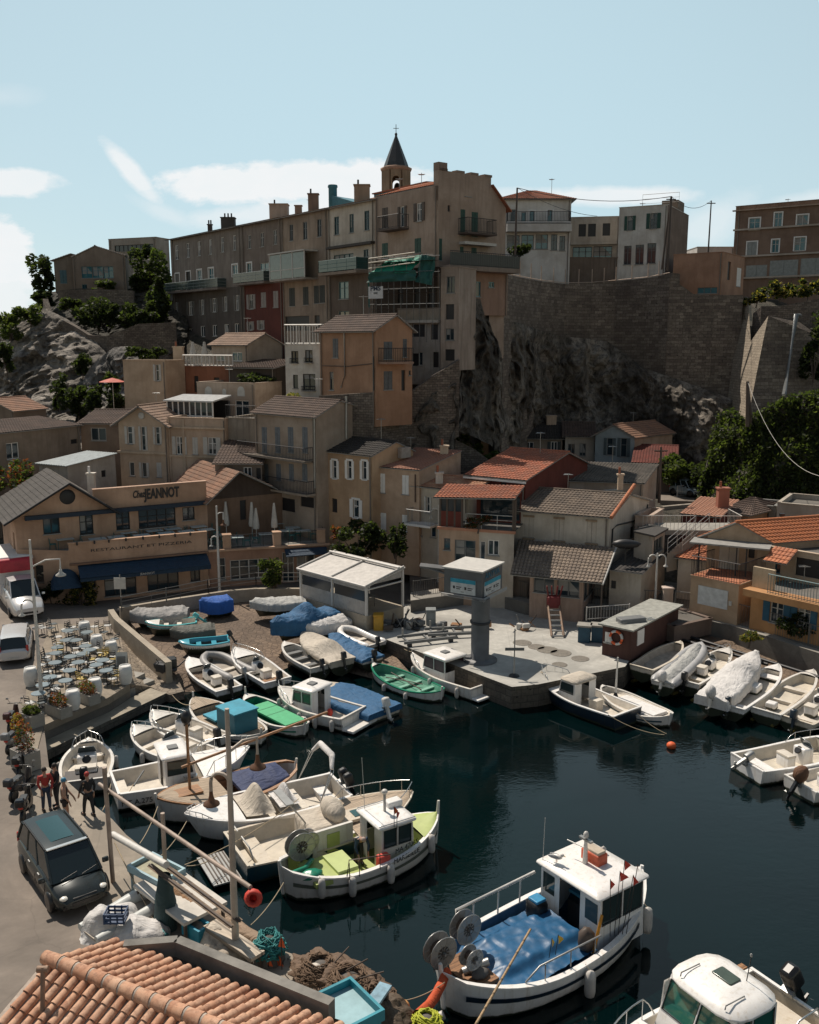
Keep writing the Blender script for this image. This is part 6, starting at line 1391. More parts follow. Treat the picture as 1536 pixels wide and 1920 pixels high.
# -- slipway on the right
b = small('cream open boat with a bare grey inside, leftmost on the right slipway',(1279,1202),(1203,1252),1.7,1.2,B=1.6,hull=GCR,td=.9,inner=GFL)
b = Boat('slim inflatable under a silver white cover on the right slipway',(1316,1210),(1243,1280),1.6,.9,B=1.25,kind='rib',fb=.4,rise=.2,td=.97,name='inflatable_boat');b.tubes(flat((.40,.40,.40),.45,0,.1),.24);b.cover(TARP_S,.3,.05,.1,wide=.7);b.outboard(GW,.3,1,cover=TARP_W)
b = small('white open boat with steering wheel and black outboard, third on the right slipway',(1370,1213),(1287,1278),1.55,.85,B=1.7,hull=GW,td=.84,stripe=GBLU);b.console(.55,.45,.6);b.bench(.2);b.outboard(BLK,.2);b.rail(.65,.2)
b = Boat('big boat wholly wrapped in a white tarp on the right slipway',(1420,1222),(1335,1310),1.8,1.1,B=1.7,fb=.55,rise=.25);b.cover(TARP_W,.18,.5,.07,peak=[(.6,.42,.1),(.2,-.05,.1)]);b.outboard(GW,.2,1.0,cover=TARP_W)
b = small('white open boat with a pale centre box and small dark outboard on the right slipway',(1462,1245),(1368,1324),1.4,.75,B=1.75,hull=GWW,td=.86,inner=GW);mb = MB();mb.rbox((0,0,.3),(.7,.5,.5),.06,GWW);b.add(mb,'seat_box');b.bench(.12,m=GWW);b.bench(.8,.5,m=GWW);b.outboard(GNAV,.2,.9)
b = small('cream open boat with a plank laid across near the right edge of the slipway',(1528,1255),(1436,1334),1.4,.7,B=1.75,hull=GW,td=.86,inner=GCR);b.bench(.35,.15);b.bench(.62,.3);mb = MB();mb.rbox((-1.7,.2,.35),(.4,.5,.3),.06,GWW);b.add(mb,'seat_box')
b = small('cream boat cut by the right edge with a dark blue outboard',(1585,1280),(1492,1350),1.3,.65,B=2.0,hull=GCR,td=.8);b.console(.5);b.bench(.15);b.outboard(GNAV,.2,1)
b = Boat('white console boat with a tilted outboard floating at the right edge',(1610,1376),(1400,1428),1.3,1.0,B=2.3,fb=.75,rise=.35,base=0,td=.74,hull=GWW,inner=GCR);b.console(.5,.7,.75);b.outboard(METAL,1.15,1.0);b.rail(.5,.35);b.bench(.15,.5,m=GWW)
b = Boat('white boat with a brown covered outboard, lowest at the right edge',(1660,1420),(1500,1468),1.2,.9,B=2.0,fb=.65,rise=.3,base=0,td=.78,hull=GW);b.console(.5);b.outboard(BLK,.6,1.1,cover=fabric((.15,.07,.035)));b.bench(.15)
# -- the raft of bigger boats along the left quay
b = Boat('white open console boat tied stern-to beside the stone ledge near the people',(166,1386),(158,1462),1.1,.95,B=2.2,fb=.7,rise=.3,base=0,td=.9,hull=GW);b.console(.55,.8,.7);b.bench(.8,.5);b.outboard(BLK,.2,1.1);b.rail(.8,.35,full=True);mb = MB();mb.box((-b.L*.28,0,.62),(.9,1.7,.1),flat((.06,.05,.045),.6));b.add(mb,'stern_seat');b.fender(.6,1);b.fender(.6,-1)
b = Boat('white fishing cabin boat with lettering along its hull behind the davit',(468,1400),(212,1466),1.5,1.1,B=2.6,fb=.85,rise=.5,base=0,td=.6,hull=GWW,name='cabin_boat');b.cabin(.34,.6,1.7,1.5,GWW,nside=1,z=.35,slope=.35);b.rail(.62,.5);b.name_text('MT A.275 87106',.2,-1,.3)
mb = MB();mb.tube([(-b.L/2+1.3,.5,.95),(-b.L/2+.7,-.7,.95)],.04,GREY_SH,6);b.add(mb,'folded_rail');b.bench(.06,.4);mb = MB();mb.lathe([(0,0),(.3,.02),(.3,.04)],(b.cab['cx']+.5,-.88,.98),STEEL,14);b.add(mb,'porthole')
b = Boat('varnished wooden trimmed boat with a navy awning and long brown boom',(292,1500),(556,1436),1.25,1.15,B=2.6,kind='pointu',fb=.85,rise=.35,srise=.3,base=0,td=.55,hull=GW,rim=TEAK,deckm=DECK,name='wooden_boat',gwid=.14,inner=TEAK);b.stem((1,-1),.2,m=GW)
mb = MB();zb = 1.05;mb.tube([(1.6,-.1,zb),(1.62,-.1,zb+3.1)],.06,TEAK,6);mb.tube([(1.9,-.1,zb+1.1),(-4.2,.6,zb+2.3)],.055,TEAK,6);mb.blob((1.62,-.1,zb+3.1),(.22,.22,.3),BLK,8,5);b.add(mb,'mast_and_boom')
b.cover(fabric((.035,.05,.12)),.28,.1,.04,t0=.12,t1=.45,name='awning',wide=.8);mb = MB();mb.box((1.7,0,1.12),(1.0,.7,.08),TEAK);b.add(mb,'hatch')
b = Boat('white motorboat with a folded white bimini frame at its stern',(345,1528),(640,1470),1.35,1.1,B=2.6,fb=.9,rise=.35,base=0,td=.68,hull=GWW);b.rail(.86,.15)
for i,t in enumerate((.72,.86)):
 pass
b.cover(TARP_C,.06,-.02,.03,t0=.5,t1=.66,peak=[(.56,.8,.05)],name='console_cover',wide=.72);b.cover(TARP_W,.05,-.02,.05,t0=.33,t1=.44,peak=[(.38,.6,.03)],name='seat_cover',wide=.5)
mb = MB()
for k in (0,.12): mb.tube([(-b.L/2+1.4,1.15,1.0),(-b.L/2+.9-k,1.05,2.1),(-b.L/2+.7-k,.6,2.55),(-b.L/2+.7-k,-.6,2.55),(-b.L/2+.9-k,-1.05,2.1),(-b.L/2+1.4,-1.15,1.0)],.022,STEEL,5)
o = b.add(mb,'bimini_frame');mb = MB();mb.tube([(-b.L/2+.82,.98,2.2),(-b.L/2+.64,.6,2.6),(-b.L/2+.64,-.6,2.6),(-b.L/2+.82,-.98,2.2)],[.07,.13,.13,.07],TARP_W,8);mb.build('folded_canopy',o)
b.bench(.1,.5,m=GWW);b.outboard(BLK,.3,1.1);b.outboard(BLK,.3,1.1,.5);mb = MB();mb.box((-.9,0,.75),(1.1,1.7,.08),GIN);b.add(mb,'sun_pad')
b = Boat('beige decked motor cruiser with covered helm and grated boarding platform',(775,1488),(440,1592),1.35,1.05,B=3.0,fb=.85,rise=.45,base=0,td=.58,hull=GBLU,rim=GCR,deckm=DECK,inner=GCR,name='motor_cruiser');b.rail(.6,.45)
mb = MB();mb.box((-b.L/2-.6,0,.35),(1.0,2.0,.06),METAL)
for k in range(7): mb.box((-b.L/2-.95+k*.13,0,.4),(.04,1.9,.04),BRN_SH)
b.add(mb,'boarding_platform')
mb = MB();mb.rbox((-.3,-.1,.95),(1.6,1.7,.8),.15,TARP_C);mb.blob((.1,-.2,1.55),(.4,.75,.45),TARP_C,12,7,f=lambda p: p*(1+.15*noise.noise(p*3)));b.add(mb,'helm_cover')
mb = MB();mb.box((b.L*.17,-.2,1.1),(1.5,.8,.12),GCR);mb.box((b.L*.17,-.2,1.17),(.7,.5,.03),flat((.05,.12,.13),.2));b.add(mb,'roof_hatch')
mb = MB()
for y in (.8,-.2): mb.tube([(-b.L*.1,y,.9),(-b.L*.22,y,2.2)],.03,METAL,5)
mb.box((-b.L*.225,.3,2.25),(.3,1.3,.05),METAL);b.add(mb,'gantry')
mb = MB();mb.tube([(-b.L/2+.3,1.1,1.0),(-b.L/2+.2,1.0,1.45),(-b.L/2+.2,.2,1.45)],.03,WIRON,5);mb.tube([(-b.L/2+.3,-1.1,1.0),(-b.L/2+.2,-1.0,1.45),(-b.L/2+.2,-.2,1.45)],.03,WIRON,5);b.add(mb,'stern_rail');b.bench(.12,.5,m=GCR)
def drum(b,x,y,z,r=.45,w=.35,par=None,axis='Y'):
 mb = MB();T = Matrix.Translation((x,y,z)) @ Matrix.Rotation(pi/2,4,'X')
 mb.lathe([(r*.45,-w/2),(r*.45,w/2)],(0,0,0),BRN_SH,14,M=T)
 for q in (-w/2,w/2):
  mb.lathe([(r,q-.02),(r+.02,q),(r,q+.02),(r-.03,q)],(0,0,0),METAL,18,M=T)
  for k in range(10): a = k*pi/5;mb.tube([T @ Vector((.1*cos(a),.1*sin(a),q)),T @ Vector((r*cos(a),r*sin(a),q))],.012,METAL,4)
 mb.tube([(x,y-w/2-.1,z),(x,y+w/2+.1,z)],.05,METAL,6);mb.tube([(x,y,z),(x+.05,y,z-r-.2)],.05,METAL,6);return b.add(mb,'net_drum',par)
# green fishing boat
b = Boat('white fishing boat with lime green decks and its cabin to the right',(822,1536),(524,1642),1.5,1.25,B=2.55,kind='pointu',fb=.85,rise=.55,srise=.45,base=0,td=.82,hull=GW,rim=GWW,inner=LIME,deckm=LIME,flm=LIME,name='fishing_boat',gwid=.13,floor=.3,stripe=flat((.12,.13,.10),.6));GB = b
b.stem((1,),.5,.09,GW);b.stem((-1,),.2,.09,GW);b.cabin(.55,.76,1.55,1.6,GW,wm=WGL,nside=2,z=.35,slope=.05,hatch=False,roofm=GWW,rnd=.08)
b.name_text('MA 47065',.67,-1,.26,1.32);b.name_text('MARSEILLE',.67,-1,.26,.95)
mb = MB();mb.box((-b.L*.27,-.35,.82),(b.L*.2,1.5,.16),LIME);mb.box((-b.L*.17,-.35,.93),(b.L*.12,1.2,.14),flat((.47,.55,.22),.5,0,.06));b.add(mb,'fish_hold_cover')
mb = MB();mb.box((-b.L*.12,.85,1.05),(1.6,.12,1.1),GW);mb.box((-b.L*.12,.78,1.05),(.5,.03,.7),LIME);b.add(mb,'locker')
mb = MB();c = b.cab
for y in (-.8,.8): mb.tube([(c['x0']-.1,y,c['z1']),(c['xt']+.1,y,c['z1'])],.02,STEEL,4)
mb.tube([(c['cx'],.1,c['z1']),(c['cx'],.1,c['z1']+.7)],.05,METAL,6);mb.blob((c['cx'],.1,c['z1']+.75),(.12,.12,.09),WIRON,8,5);mb.tube([(c['x0']+.1,.6,c['z1']),(c['x0'],.6,c['z1']+2.0)],.012,WIRON,4);mb.rbox((c['cx']+.5,.35,c['z1']+.1),(.6,.4,.2),.05,GWW);b.add(mb,'roof_gear',c['ro'])
b.flag(c['cx']-.2,-.9,c['z1']-.1,.8,ORNG);b.flag(c['cx']-.1,-.92,c['z1']-.2,.7,REDP)
drum(b,-b.L/2+1.0,.5,1.5,.5,.3);drum(b,-b.L/2+1.5,.9,1.35,.35,.3)
mb = MB();pts = [(-b.L/2+1.9,-1.25,.95),(-b.L/2+2.0,-1.22,1.5),(-.6,-1.42,1.5),(.3,-1.42,1.35)];mb.tube(pts,.022,BRN_SH,5)
for x in (-b.L*.2,-.9,-.1): mb.tube([(x,-1.4,.9),(x,-1.38,1.5)],.018,BRN_SH,4)
b.add(mb,'side_rail');mb = MB();mb.tube([(-b.L/2+.3,-.2,1.0),(-b.L/2+.8,-.3,1.1),(-b.L/2+1.3,.2,1.0)],.09,GGRN,6);mb.blob((-b.L/2+.9,-.6,1.0),(.4,.3,.15),GGRN,9,5,f=lambda p: p*(1+.3*noise.noise(p*9)));b.add(mb,'fishing_net')
mb = MB();mb.rbox((.25,-1.0,.95),(.45,.3,.4),.06,flat((.75,.10,.07),.5));b.add(mb,'red_fish_box')
for t in (.16,.32,.55,.86): b.fender(t,-1,k=1.2,drop=.3)
# big blue fishing boat
b = Boat('white fishing boat with blue tarped deck, net drums and a big white cabin roof',(1204,1636),(826,1838),1.75,1.45,B=3.5,kind='pointu',fb=.95,rise=.65,srise=.5,base=0,td=.86,hull=GWW,rim=GWW,inner=flat((.03,.10,.19),.6),deckm=GWW,name='fishing_boat',gwid=.15,floor=.35,stripe=GNAV);FB = b
b.stem((-1,),.25,.1,GWW);b.stem((1,),.1,.12,GWW);b.cabin(.6,.84,2.5,1.95,GWW,wm=WGL,nside=2,z=.45,slope=.06,hatch=False,rnd=.1,camber=.1,roofo=.16,fw=3);c = b.cab
mb = MB();mb.face([(c['x0']-.01,-1.15,1.5),(c['x0']-.01,-.65,1.5),(c['x0']-.01,-.65,2.15),(c['x0']-.01,-1.15,2.15)][::-1],WGL);mb.build('rear_window',c['o']);mb = MB();mb.face([(c['x0']-.01,.65,1.5),(c['x0']-.01,1.15,1.5),(c['x0']-.01,1.15,2.15),(c['x0']-.01,.65,2.15)][::-1],WGL);mb.build('rear_window',c['o'])
mb = MB();mb.box((c['x0']+.9,0,.9),(.9,1.0,.9),DARK);mb.box((c['x0']+1.0,.5,1.4),(.5,.5,.1),flat((.1,.4,.6),.4));b.add(mb,'instrument_desk')
# engine casing and deck under a blue tarp
rows = [];n = 60;k = 44
for i in range(n+1):
 x = -b.L*.42+(b.L*.5)*i/n;row = []
 for j in range(k+1):
  t = (x+b.L/2)/b.L;w_ = min(1.35,b.hw(t)-.18);y = -w_+2*w_*j/k;box = 1/(1+math.exp((abs(y-.1)-.8)*22))*1/(1+math.exp(-(x+b.L*.30)*6));z = .86+.22*box+.05*fbm((x*1.6,y*1.2,2),4,1.3)+max(0,1-abs(noise.noise(Vector((x*1.1+y*1.2,y*1.6-x*.4,5))))*6)*.035+max(0,1-abs(noise.noise(Vector((x*2.6,y*1.1,9))))*8)*.02
  row.append((x,y,z))
 rows.append(row)
mb = MB();mb.grid(rows,flat((.018,.10,.22),.42,0,.15,1.5,name='blue_tarpaulin'));b.add(mb,'deck_tarp')
mb = MB();mb.box((-b.L*.375,0,1.0),(b.L*.11,1.5,.12),wood((.26,.13,.06),.16));b.add(mb,'stern_platform')
drum(b,-b.L/2+.25,.35,1.8,.46,.35);drum(b,-b.L/2+1.5,.75,1.8,.45,.35);drum(b,-b.L/2+.9,-.25,1.65,.3,.3)
mb = MB();mb.tube([(-b.L/2+.8,0,1.1),(-b.L/2+1.5,-.3,1.3)],.12,METAL,8);mb.tube([(-b.L/2+.5,.1,.9),(-b.L/2+.35,.25,1.7),(-b.L/2+.9,.6,1.75)],.06,METAL,6);mb.blob((-b.L/2+1.1,-.4,1.15),(.3,.2,.14),ROPE_D,8,5);b.add(mb,'winch')
mb = MB();a = [(-b.L*.3,1.5,1.15),(-b.L*.28,1.6,1.75),(c['x0'],1.55,1.9)];mb.tube(a,.05,WIRON,6)
for x in (-b.L*.2,-b.L*.08,b.L*.03): mb.tube([(x,1.6,1.0),(x,1.58,1.8)],.03,WIRON,5)
a = [(-b.L*.27,-1.38,1.1),(-b.L*.22,-1.5,1.5),(b.L*.06,-1.6,1.55)];mb.tube(a,.03,METAL,5)
for x in (-b.L*.2,-b.L*.08,b.L*.04): mb.tube([(x,-1.55,1.0),(x,-1.55,1.52)],.02,METAL,5)
b.add(mb,'side_rail')
mb = MB();z = c['z1'];mb.tube([(c['cx']-.1,.2,z),(c['cx']-.1,.2,z+.75)],[.09,.05],WIRON,8);mb.box((c['cx']-.1,.2,z+.8),(.12,.5,.06),METAL);mb.blob((c['cx']-.1,.2,z+.95),(.09,.09,.13),WIRON,8,5);mb.tube([(c['cx']-.2,.9,z+.5),(c['cx']-.1,.2,z+.5)],.02,METAL,5);b.add(mb,'mast',c['ro'])
mb = MB();mb.rbox((c['cx']+.25,.15,z+.17),(.45,.75,.34),.05,flat((.66,.13,.06),.6,0,.2));mb.rbox((c['cx']+.25,.15,z+.37),(.36,.65,.1),.04,flat((.5,.42,.33),.7));b.add(mb,'life_raft',c['ro'])
mb = MB();mb.tube([(c['x0'],1.2,z-.1),(c['x0']+.1,1.25,z+1.3)],.014,WIRON,4);b.add(mb,'aerial',c['ro']);mb = MB();mb.lathe([(.06,0),(.1,.12),(.02,.2)],(c['xt']-.1,.3,z),WIRON,8);b.add(mb,'searchlight',c['ro'])
for k in range(5): b.flag(c['x0']+.25+k*.12,-1.45-.05*k,1.2,1.9+.25*(k % 3),REDP,(.12*k-.1,-.1*(k % 2)),(.2,.34))
for k in range(2): b.flag(-b.L*.13+k*.25,-1.1,1.2,.6,flat((.75,.45,.03),.6),(.1,0),(.2,.3))
mb = MB();mb.blob((c['x0']-.45,-1.15,1.2),(.28,.25,.4),BRN_SH,9,6,f=lambda p: p*(1+.25*noise.noise(p*7)));mb.tube([(c['x0']-.3,-1.3,.8),(c['x0']-.1,-1.4,2.0)],.05,flat((.7,.3,.03),.6),5);b.add(mb,'net_float_bundle')
mb = MB();mb.rbox((c['x0']-.45,.95,1.15),(.55,.6,.5),.15,BLK);mb.rbox((c['x0']-.45,.95,1.44),(.4,.42,.08),.03,flat((.05,.28,.5),.4));b.add(mb,'winch_motor')
for t,kk in ((.47,1.5),(.86,1.5)): b.fender(t,-1,k=kk,drop=.5)
mb = MB();mb.tube([(-b.L/2-.1,-.3,.35),(-b.L/2-.75,-.1,.15)],[.12,.16],RUBW,9);b.add(mb,'float')
# gull on the cabin roof
g = FB.root.matrix_basis.copy();
def gull():
 bpy.context.view_layer.update();p = FB.root.matrix_world @ Vector((FB.cab['x0']+.15,.75,FB.cab['z1']+.0));mb = MB();T = Matrix.Translation(p) @ Matrix.Rotation(-.6,4,'Z');tv = lambda *a: T @ Vector(a)
 mb.blob((0,0,.19),(.2,.08,.085),WIRON,10,7,f=lambda q: Vector((q.x,q.y*(1 if q.x > -.05 else .6),q.z+.12*max(0,q.x))),M=T);mb.blob((.19,0,.3),(.065,.05,.055),WIRON,8,6,M=T)
 mb.tube([tv(.14,0,.22),tv(.19,0,.29)],.04,WIRON,6);mb.tube([tv(.24,0,.3),tv(.31,0,.28)],[.018,.004],flat((.7,.5,.05),.5),5)
 for s_ in (1,-1): mb.tube([tv(0,.03*s_,.13),tv(.01,.03*s_,0)],.008,flat((.6,.3,.1),.5),4)
 mb2 = MB()
 for s_ in (1,-1): mb2.blob((-.07,.07*s_,.2),(.2,.025,.06),flat((.3,.31,.32),.6),8,6,M=T)
 root = thing('gull','grey and white gull standing on the white cabin roof of the blue tarped fishing boat','gull',p);mb.build('body',root);mb2.build('wing',root)
gull()
# white cabin boat at the bottom right
b = Boat('white cabin boat with rounded roof and tinted hatch in the bottom right corner',(1132,2000),(1484,1840),1.9,1.5,B=2.9,fb=.95,rise=.5,base=0,td=.62,hull=GWW,inner=GCR,name='cabin_boat');b.cabin(.30,.62,2.15,1.75,GWW,wm=glass((.02,.11,.09),.05),nside=2,z=.55,slope=.42,camber=.22,rnd=.6,roofo=.18,hatch=False);c = b.cab
mb = MB();mb.rbox((c['cx']-.1,0,c['z1']+.0),(.42,.62,.07),.05,flat((.06,.08,.06),.2));mb.build('hatch',c['ro'])
for y in (.72,-.72): mb = MB();mb.tube([(c['cx']+.05,y,c['z1']-.1),(c['cx']+.08,y,c['z1']-.02),(c['cx']+.75,y,c['z1']-.02),(c['cx']+.78,y,c['z1']-.12)],.018,GREY_SH,5);mb.build('roof_rail',c['ro'])
mb = MB();mb.tube([(c['cx']-.45,.35,c['z1']-.05),(c['cx']-.5,.4,c['z1']+.65)],.014,BLK,5);mb.blob((c['cx']-.5,.4,c['z1']+.7),(.04,.04,.05),METAL,6,4);mb.build('aerial',c['ro'])
b.rail(.55,.6,.022);b.outboard(BLK,.5,1.5);mb = MB();mb.box((-b.L*.36,0,.95),(.9,2.2,.12),GCR);b.add(mb,'stern_seat');mb = MB();mb.tube([(-b.L*.25,1.25,1.1),(-b.L*.3,1.25,1.6),(-b.L*.42,1.2,1.6),(-b.L*.46,1.15,1.1)],.03,STEEL,6);b.add(mb,'stern_rail');mb = MB();mb.box((-b.L*.36,-1.25,1.22),(1.2,.2,.06),TEAK);b.add(mb,'teak_step');b.fender(.3,-1)
# buoy and mooring lines
mb = MB();p = onz(1259,1398,.1);mb.blob(p,(.22,.22,.18),ORNG,12,8);tag(mb.build('buoy',loc=p),'small orange buoy floating right of the long white boat','buoy')
mb = MB();p = onz(641,1287,.5);mb.blob(p,(.2,.2,.22),ORNG,10,6);
def line(a,b_,sag,label,r=.014,m=ROPE,n=12,name='mooring_rope',cat='rope'):
 a,b_ = Vector(a),Vector(b_);mb = MB();mb.tube([a.lerp(b_,i/n)-Vector((0,0,sag*4*(i/n)*(1-i/n))) for i in range(n+1)],r,m,4);return tag(mb.build(name,loc=a),label,cat)
line(onz(1140,1340,.9),onz(1246,1378,.05),.2,'rope from the dark blue cabin boat stern to the submerged mooring',.02);line(onz(1195,1338,.8),onz(1250,1376,.05),.1,'rope from the long white boat to the submerged mooring',.02)
line(onz(560,1498,1.0),onz(346,1622,1.2),.25,'rope from the raft of boats to the quay, nearer one',.02);line(onz(405,1606,.8),onz(350,1624,1.2),.1,'short rope from the grated boarding platform to the quay',.02)
line(onz(995,1742,3.2),onz(890,1925,3.2),.0,'thin tan pole leaning over the blue tarped fishing boat',.035,wood((.4,.27,.15),.5),4,'boat_hook','pole')
line(onz(215,1490,1.2),onz(250,1470,.6),.3,'slack rope from the quay to the lettered cabin boat',.02);line(onz(322,1302,.7),onz(365,1318,1.0),.3,'rope from the stone ledge to the turquoise box boat',.02)
# ------------------------------------------------------------ the restaurant
ZR = (0,1080,4.174);Z5q = (660,1040,2.844);Z6q = (1000,1100,2.866)
AWN = fabric((.008,.032,.065));RW = P_(.42,.275,.19,.35);RW2 = P_(.44,.29,.20,.3)
def restaurant():
 uA,uB = at(27,965,60.6),at(388,935,67.2);U = Wl(uA,uB);pA,pB = at(128,1020,60.2),at(388,998,64.1);Pw = Wl(pA,pB);zp = pA.z;zf = zp-.75
 root = thing('restaurant','long tan two storey restaurant with a tabled terrace, navy awnings and a black name sign','restaurant',(pA.x,pA.y,QZ));zb = 7.05;hs = lambda *r: [U.rect(ZA,*q) for q in r]
 win = hs((295,405,410,515),(545,385,640,520),(795,362,890,488),(950,345,1205,470),(1252,332,1335,420));mb = MB();wall_mesh(mb,U,zf-.3,zb,win,RW)
 lw = Wl(U.P(0,0,-7),U.P(0,0));wall_mesh(mb,lw,QZ,zb,[(5.4,6.2,4.2,5.8)],RW)
 # ground floor front and its angled left side
 g = lambda *r: [Pw.rect(ZA,*q) for q in r];gw = g((575,778,655,885),(715,770,935,935),(1010,720,1225,900),(1305,705,1372,840));wall_mesh(mb,Pw,QZ,zp,gw,RW)
 cl = Wl(U.P(0,0,.0),Pw.P(0,0));wall_mesh(mb,cl,QZ,zf+.3,[cl.rect(ZA,240,730,300,860)],RW);Pw.box(mb,-.05,Pw.L,zp-.002,zp+.06,-.25,.06,RW2)
 Pw.box(mb,-.02,Pw.L+.02,zf-.7,zf-.58,.003,.25,P_(.2,.12,.08));o = mb.build('wall',root)
 for h in win[:2]+win[2:]: window(root,U,h,'W',IRON,WHITE)
 for h in gw: window(root,Pw,h,'W',IRON,WHITE)
 mb = MB();q = [U.P(0,zf),cl.P(0,zf),Pw.P(0,zf),Pw.P(Pw.L,zf),U.P(U.L,zf)];mb.face(q,CONC);mb.build('terrace_floor',root)
 # pediment pavilion on the left and the sign wall
 s0,s1 = 0,U.hit(200,950)[0];ap = at(126,903,62.2);ua = U.hit(126,903)[0];mb = MB();T = U
 mb.face([T.P(s0,zb),T.P(s1,zb),T.P(ua,zb+2.05)],RW2);d7 = -8
 mb.build('gable',root);mb = MB()
 tile_panel(mb,T.P(-.8,zb-.35,.7),T.P(-.8,zb-.35,d7),T.P(ua,zb+2.1,d7),T.P(ua,zb+2.1,.7),tiles((.10,.09,.08),(.08,.07,.065),(.055,.05,.045)),amp=.02);tile_panel(mb,T.P(s1+.7,zb-.25,d7),T.P(s1+.7,zb-.25,.7),T.P(ua,zb+2.1,.7),T.P(ua,zb+2.1,d7),T_GREY,amp=.02)
 for a,b_ in (((-.8,zb-.38),(ua,zb+2.05)),((ua,zb+2.05),(s1+.7,zb-.28))): mb.tube([T.P(*a,.72),T.P(*b_,.72)],.09,IRON,4)
 mb.build('roof',root);u,z = U.hit(*zz(ZA,462,262));M_ = Matrix(((U.d.x,0,U.n.x,U.P(u,z,.01).x),(U.d.y,0,U.n.y,U.P(u,z,.01).y),(0,1,0,z),(0,0,0,1)));mb = MB();mb.lathe([(.52,0),(.44,.05),(0,.05)],(0,0,0),DARK,18,M=M_);mb.build('round_window',root)
 mb = MB();s2 = U.hit(*zz(ZA,640,220))[0];zt = U.hit(*zz(ZA,1200,175))[1];U.box(mb,s2,U.L-.02,zb,zt,-.3,.02,RW2);U.box(mb,s2-.05,U.L+.02,zt,zt+.08,-.35,.07,P_(.45,.3,.22));sw = mb.build('sign_wall',root)
 u,z = U.hit(*zz(ZA,1110,237));text('JEANNOT',U.P(u,z,.06),U,1.0,DARK,sw,sx=.56,ext=.03,bold=.03);u,z = U.hit(*zz(ZA,948,245));text('Chez',U.P(u,z,.06),U,.7,DARK,sw,sx=.58,shear=.3,bold=.02)
 mb = MB();U.box(mb,s0+.6,U.L,zb-.28,zb+.0,.03,.35,flat((.008,.025,.05),.6));mb.build('blue_band',root)
 n = 'RESTAURANT ET PIZZERIA';u,z = Pw.hit(*zz(ZA,975,600));text(n,Pw.P(u,z,.015),Pw,.27,DARK,root,sx=2.1)
 for X in (525,645,745,862,980,1092,1200,1305): u = Pw.hit(*zz(ZA,X,560))[0];mb = MB();Pw.box(mb,u-.05,u+.05,zp-.12,zp+.1,.06,.16,IRON);mb.build('railing_bracket',root)
 # awnings
 mb = MB();a0,a1 = Pw.hit(*zz(ZA,530,700))[0],Pw.L-.1;slab_panel(mb,Pw.P(a0,zf-1.35,1.3),Pw.P(a1,zf-1.3,1.3),Pw.P(a1,zf-.72,.05),Pw.P(a0,zf-.72,.05),AWN,.06);Pw.box(mb,a0,a1,zf-1.6,zf-1.35,1.28,1.3,AWN);aw = mb.build('awning',root);u = (a0+a1)/2;text('JEANNOT',Pw.P(u,zf-1.47,1.31),Pw,.22,PALE_SH,aw)
 rows = [];u = cl.L*.93
 for i in range(9): a = pi*i/8;rows.append([Pw.P(-.35+.95*cos(pi-a)*1,zf-2.0+1.15*sin(a)*k,.05+1.1*(1-k*.85)) for k in (1,.75,.4,0)])
 mb = MB();mb.grid(rows,AWN);mb.build('door_awning',root)
 # right pavilion and lower terrace
 V = Wl(U.P(U.L,0),U.P(U.L+6.0,0,-.2));e = V.hit(*zz(ZB,470,300))[0];mb = MB();vh = [V.rect(ZB,330,285,372,420)];wall_mesh(mb,V,3.4,zb,vh,P_(.2,.13,.09,.5));vr = Wl(V.P(V.L,0),V.P(V.L,0,-7));wall_mesh(mb,vr,3.4,zb,[],RW);ua = V.hit(*zz(ZB,300,90))[0];za = V.hit(*zz(ZB,300,90))[1]
 mb.face([V.P(0,zb),V.P(V.L,zb),V.P(ua,za)],P_(.07,.05,.04,.5));mb.build('pavilion_wall',root);mb = MB();tile_panel(mb,V.P(-.4,zb-.2,.8),V.P(-.4,zb-.2,-8),V.P(ua,za+.1,-8),V.P(ua,za+.1,.8),T_TERRA);tile_panel(mb,V.P(V.L+.6,zb-.2,-8),V.P(V.L+.6,zb-.2,.8),V.P(ua,za+.1,.8),V.P(ua,za+.1,-8),T_BROWN);mb.build('pavilion_roof',root)
 for h in vh: window(root,V,h,'O',IRON,WHITE)
 qA,qB = at(390,1031,64.3),at(613,1017,66.6);Q = Wl(qA,qB);zt2 = qA.z;gh = [Q.rect(ZB,*r) for r in ((262,690,520,825),(190,680,230,830),(620,640,700,850),(720,660,845,830))];mb = MB();wall_mesh(mb,Q,QZ,zt2,gh,P_(.33,.20,.14,.4));qr = Wl(Q.P(Q.L,0),Q.P(Q.L,0,-7));wall_mesh(mb,qr,QZ,zt2,[],RW)
 Q.box(mb,-.2,Q.L+.2,zt2-.12,zt2+.02,.002,.3,RW2);q = [Q.P(0,zt2-.01,0),Q.P(Q.L,zt2-.01,0),Q.P(Q.L,zt2-.01,-7.5),U.P(U.L,zt2-.01,-1),Q.P(0,zt2-.01,-.5)];mb.face(q,CONC)
 for X in (240,585,888): u = Q.hit(*zz(ZB,X,560))[0];Q.box(mb,u-.28,u+.28,zt2+.02,zt2+.95,-.5,.05,RW2);Q.box(mb,u-.32,u+.32,zt2+.95,zt2+1.02,-.54,.09,RW2)
 mb.build('terrace_wing',root)
 for h in gh: window(root,Q,h,'W',PALE_SH,WHITE)
 mb = MB();railing_mesh(mb,[Q.P(.3,zt2,-.1),Q.P(Q.L-.1,zt2,-.1),Q.P(Q.L-.1,zt2,-5)],.95,IRON,.9);mb.build('railing',root);mb = MB();u = Q.hit(*zz(ZB,630,610))[0];slab_panel(mb,Q.P(u,zt2-.55,1.2),Q.P(Q.L-.1,zt2-.5,1.2),Q.P(Q.L-.1,zt2-.2,.31),Q.P(u,zt2-.2,.31),AWN,.06);mb.build('awning',root)
 chimney(root,at(*zz(ZA,630,200),66).x,66,zb+.5,1.6,.5,P_(.6,.56,.5),1,WHITE)
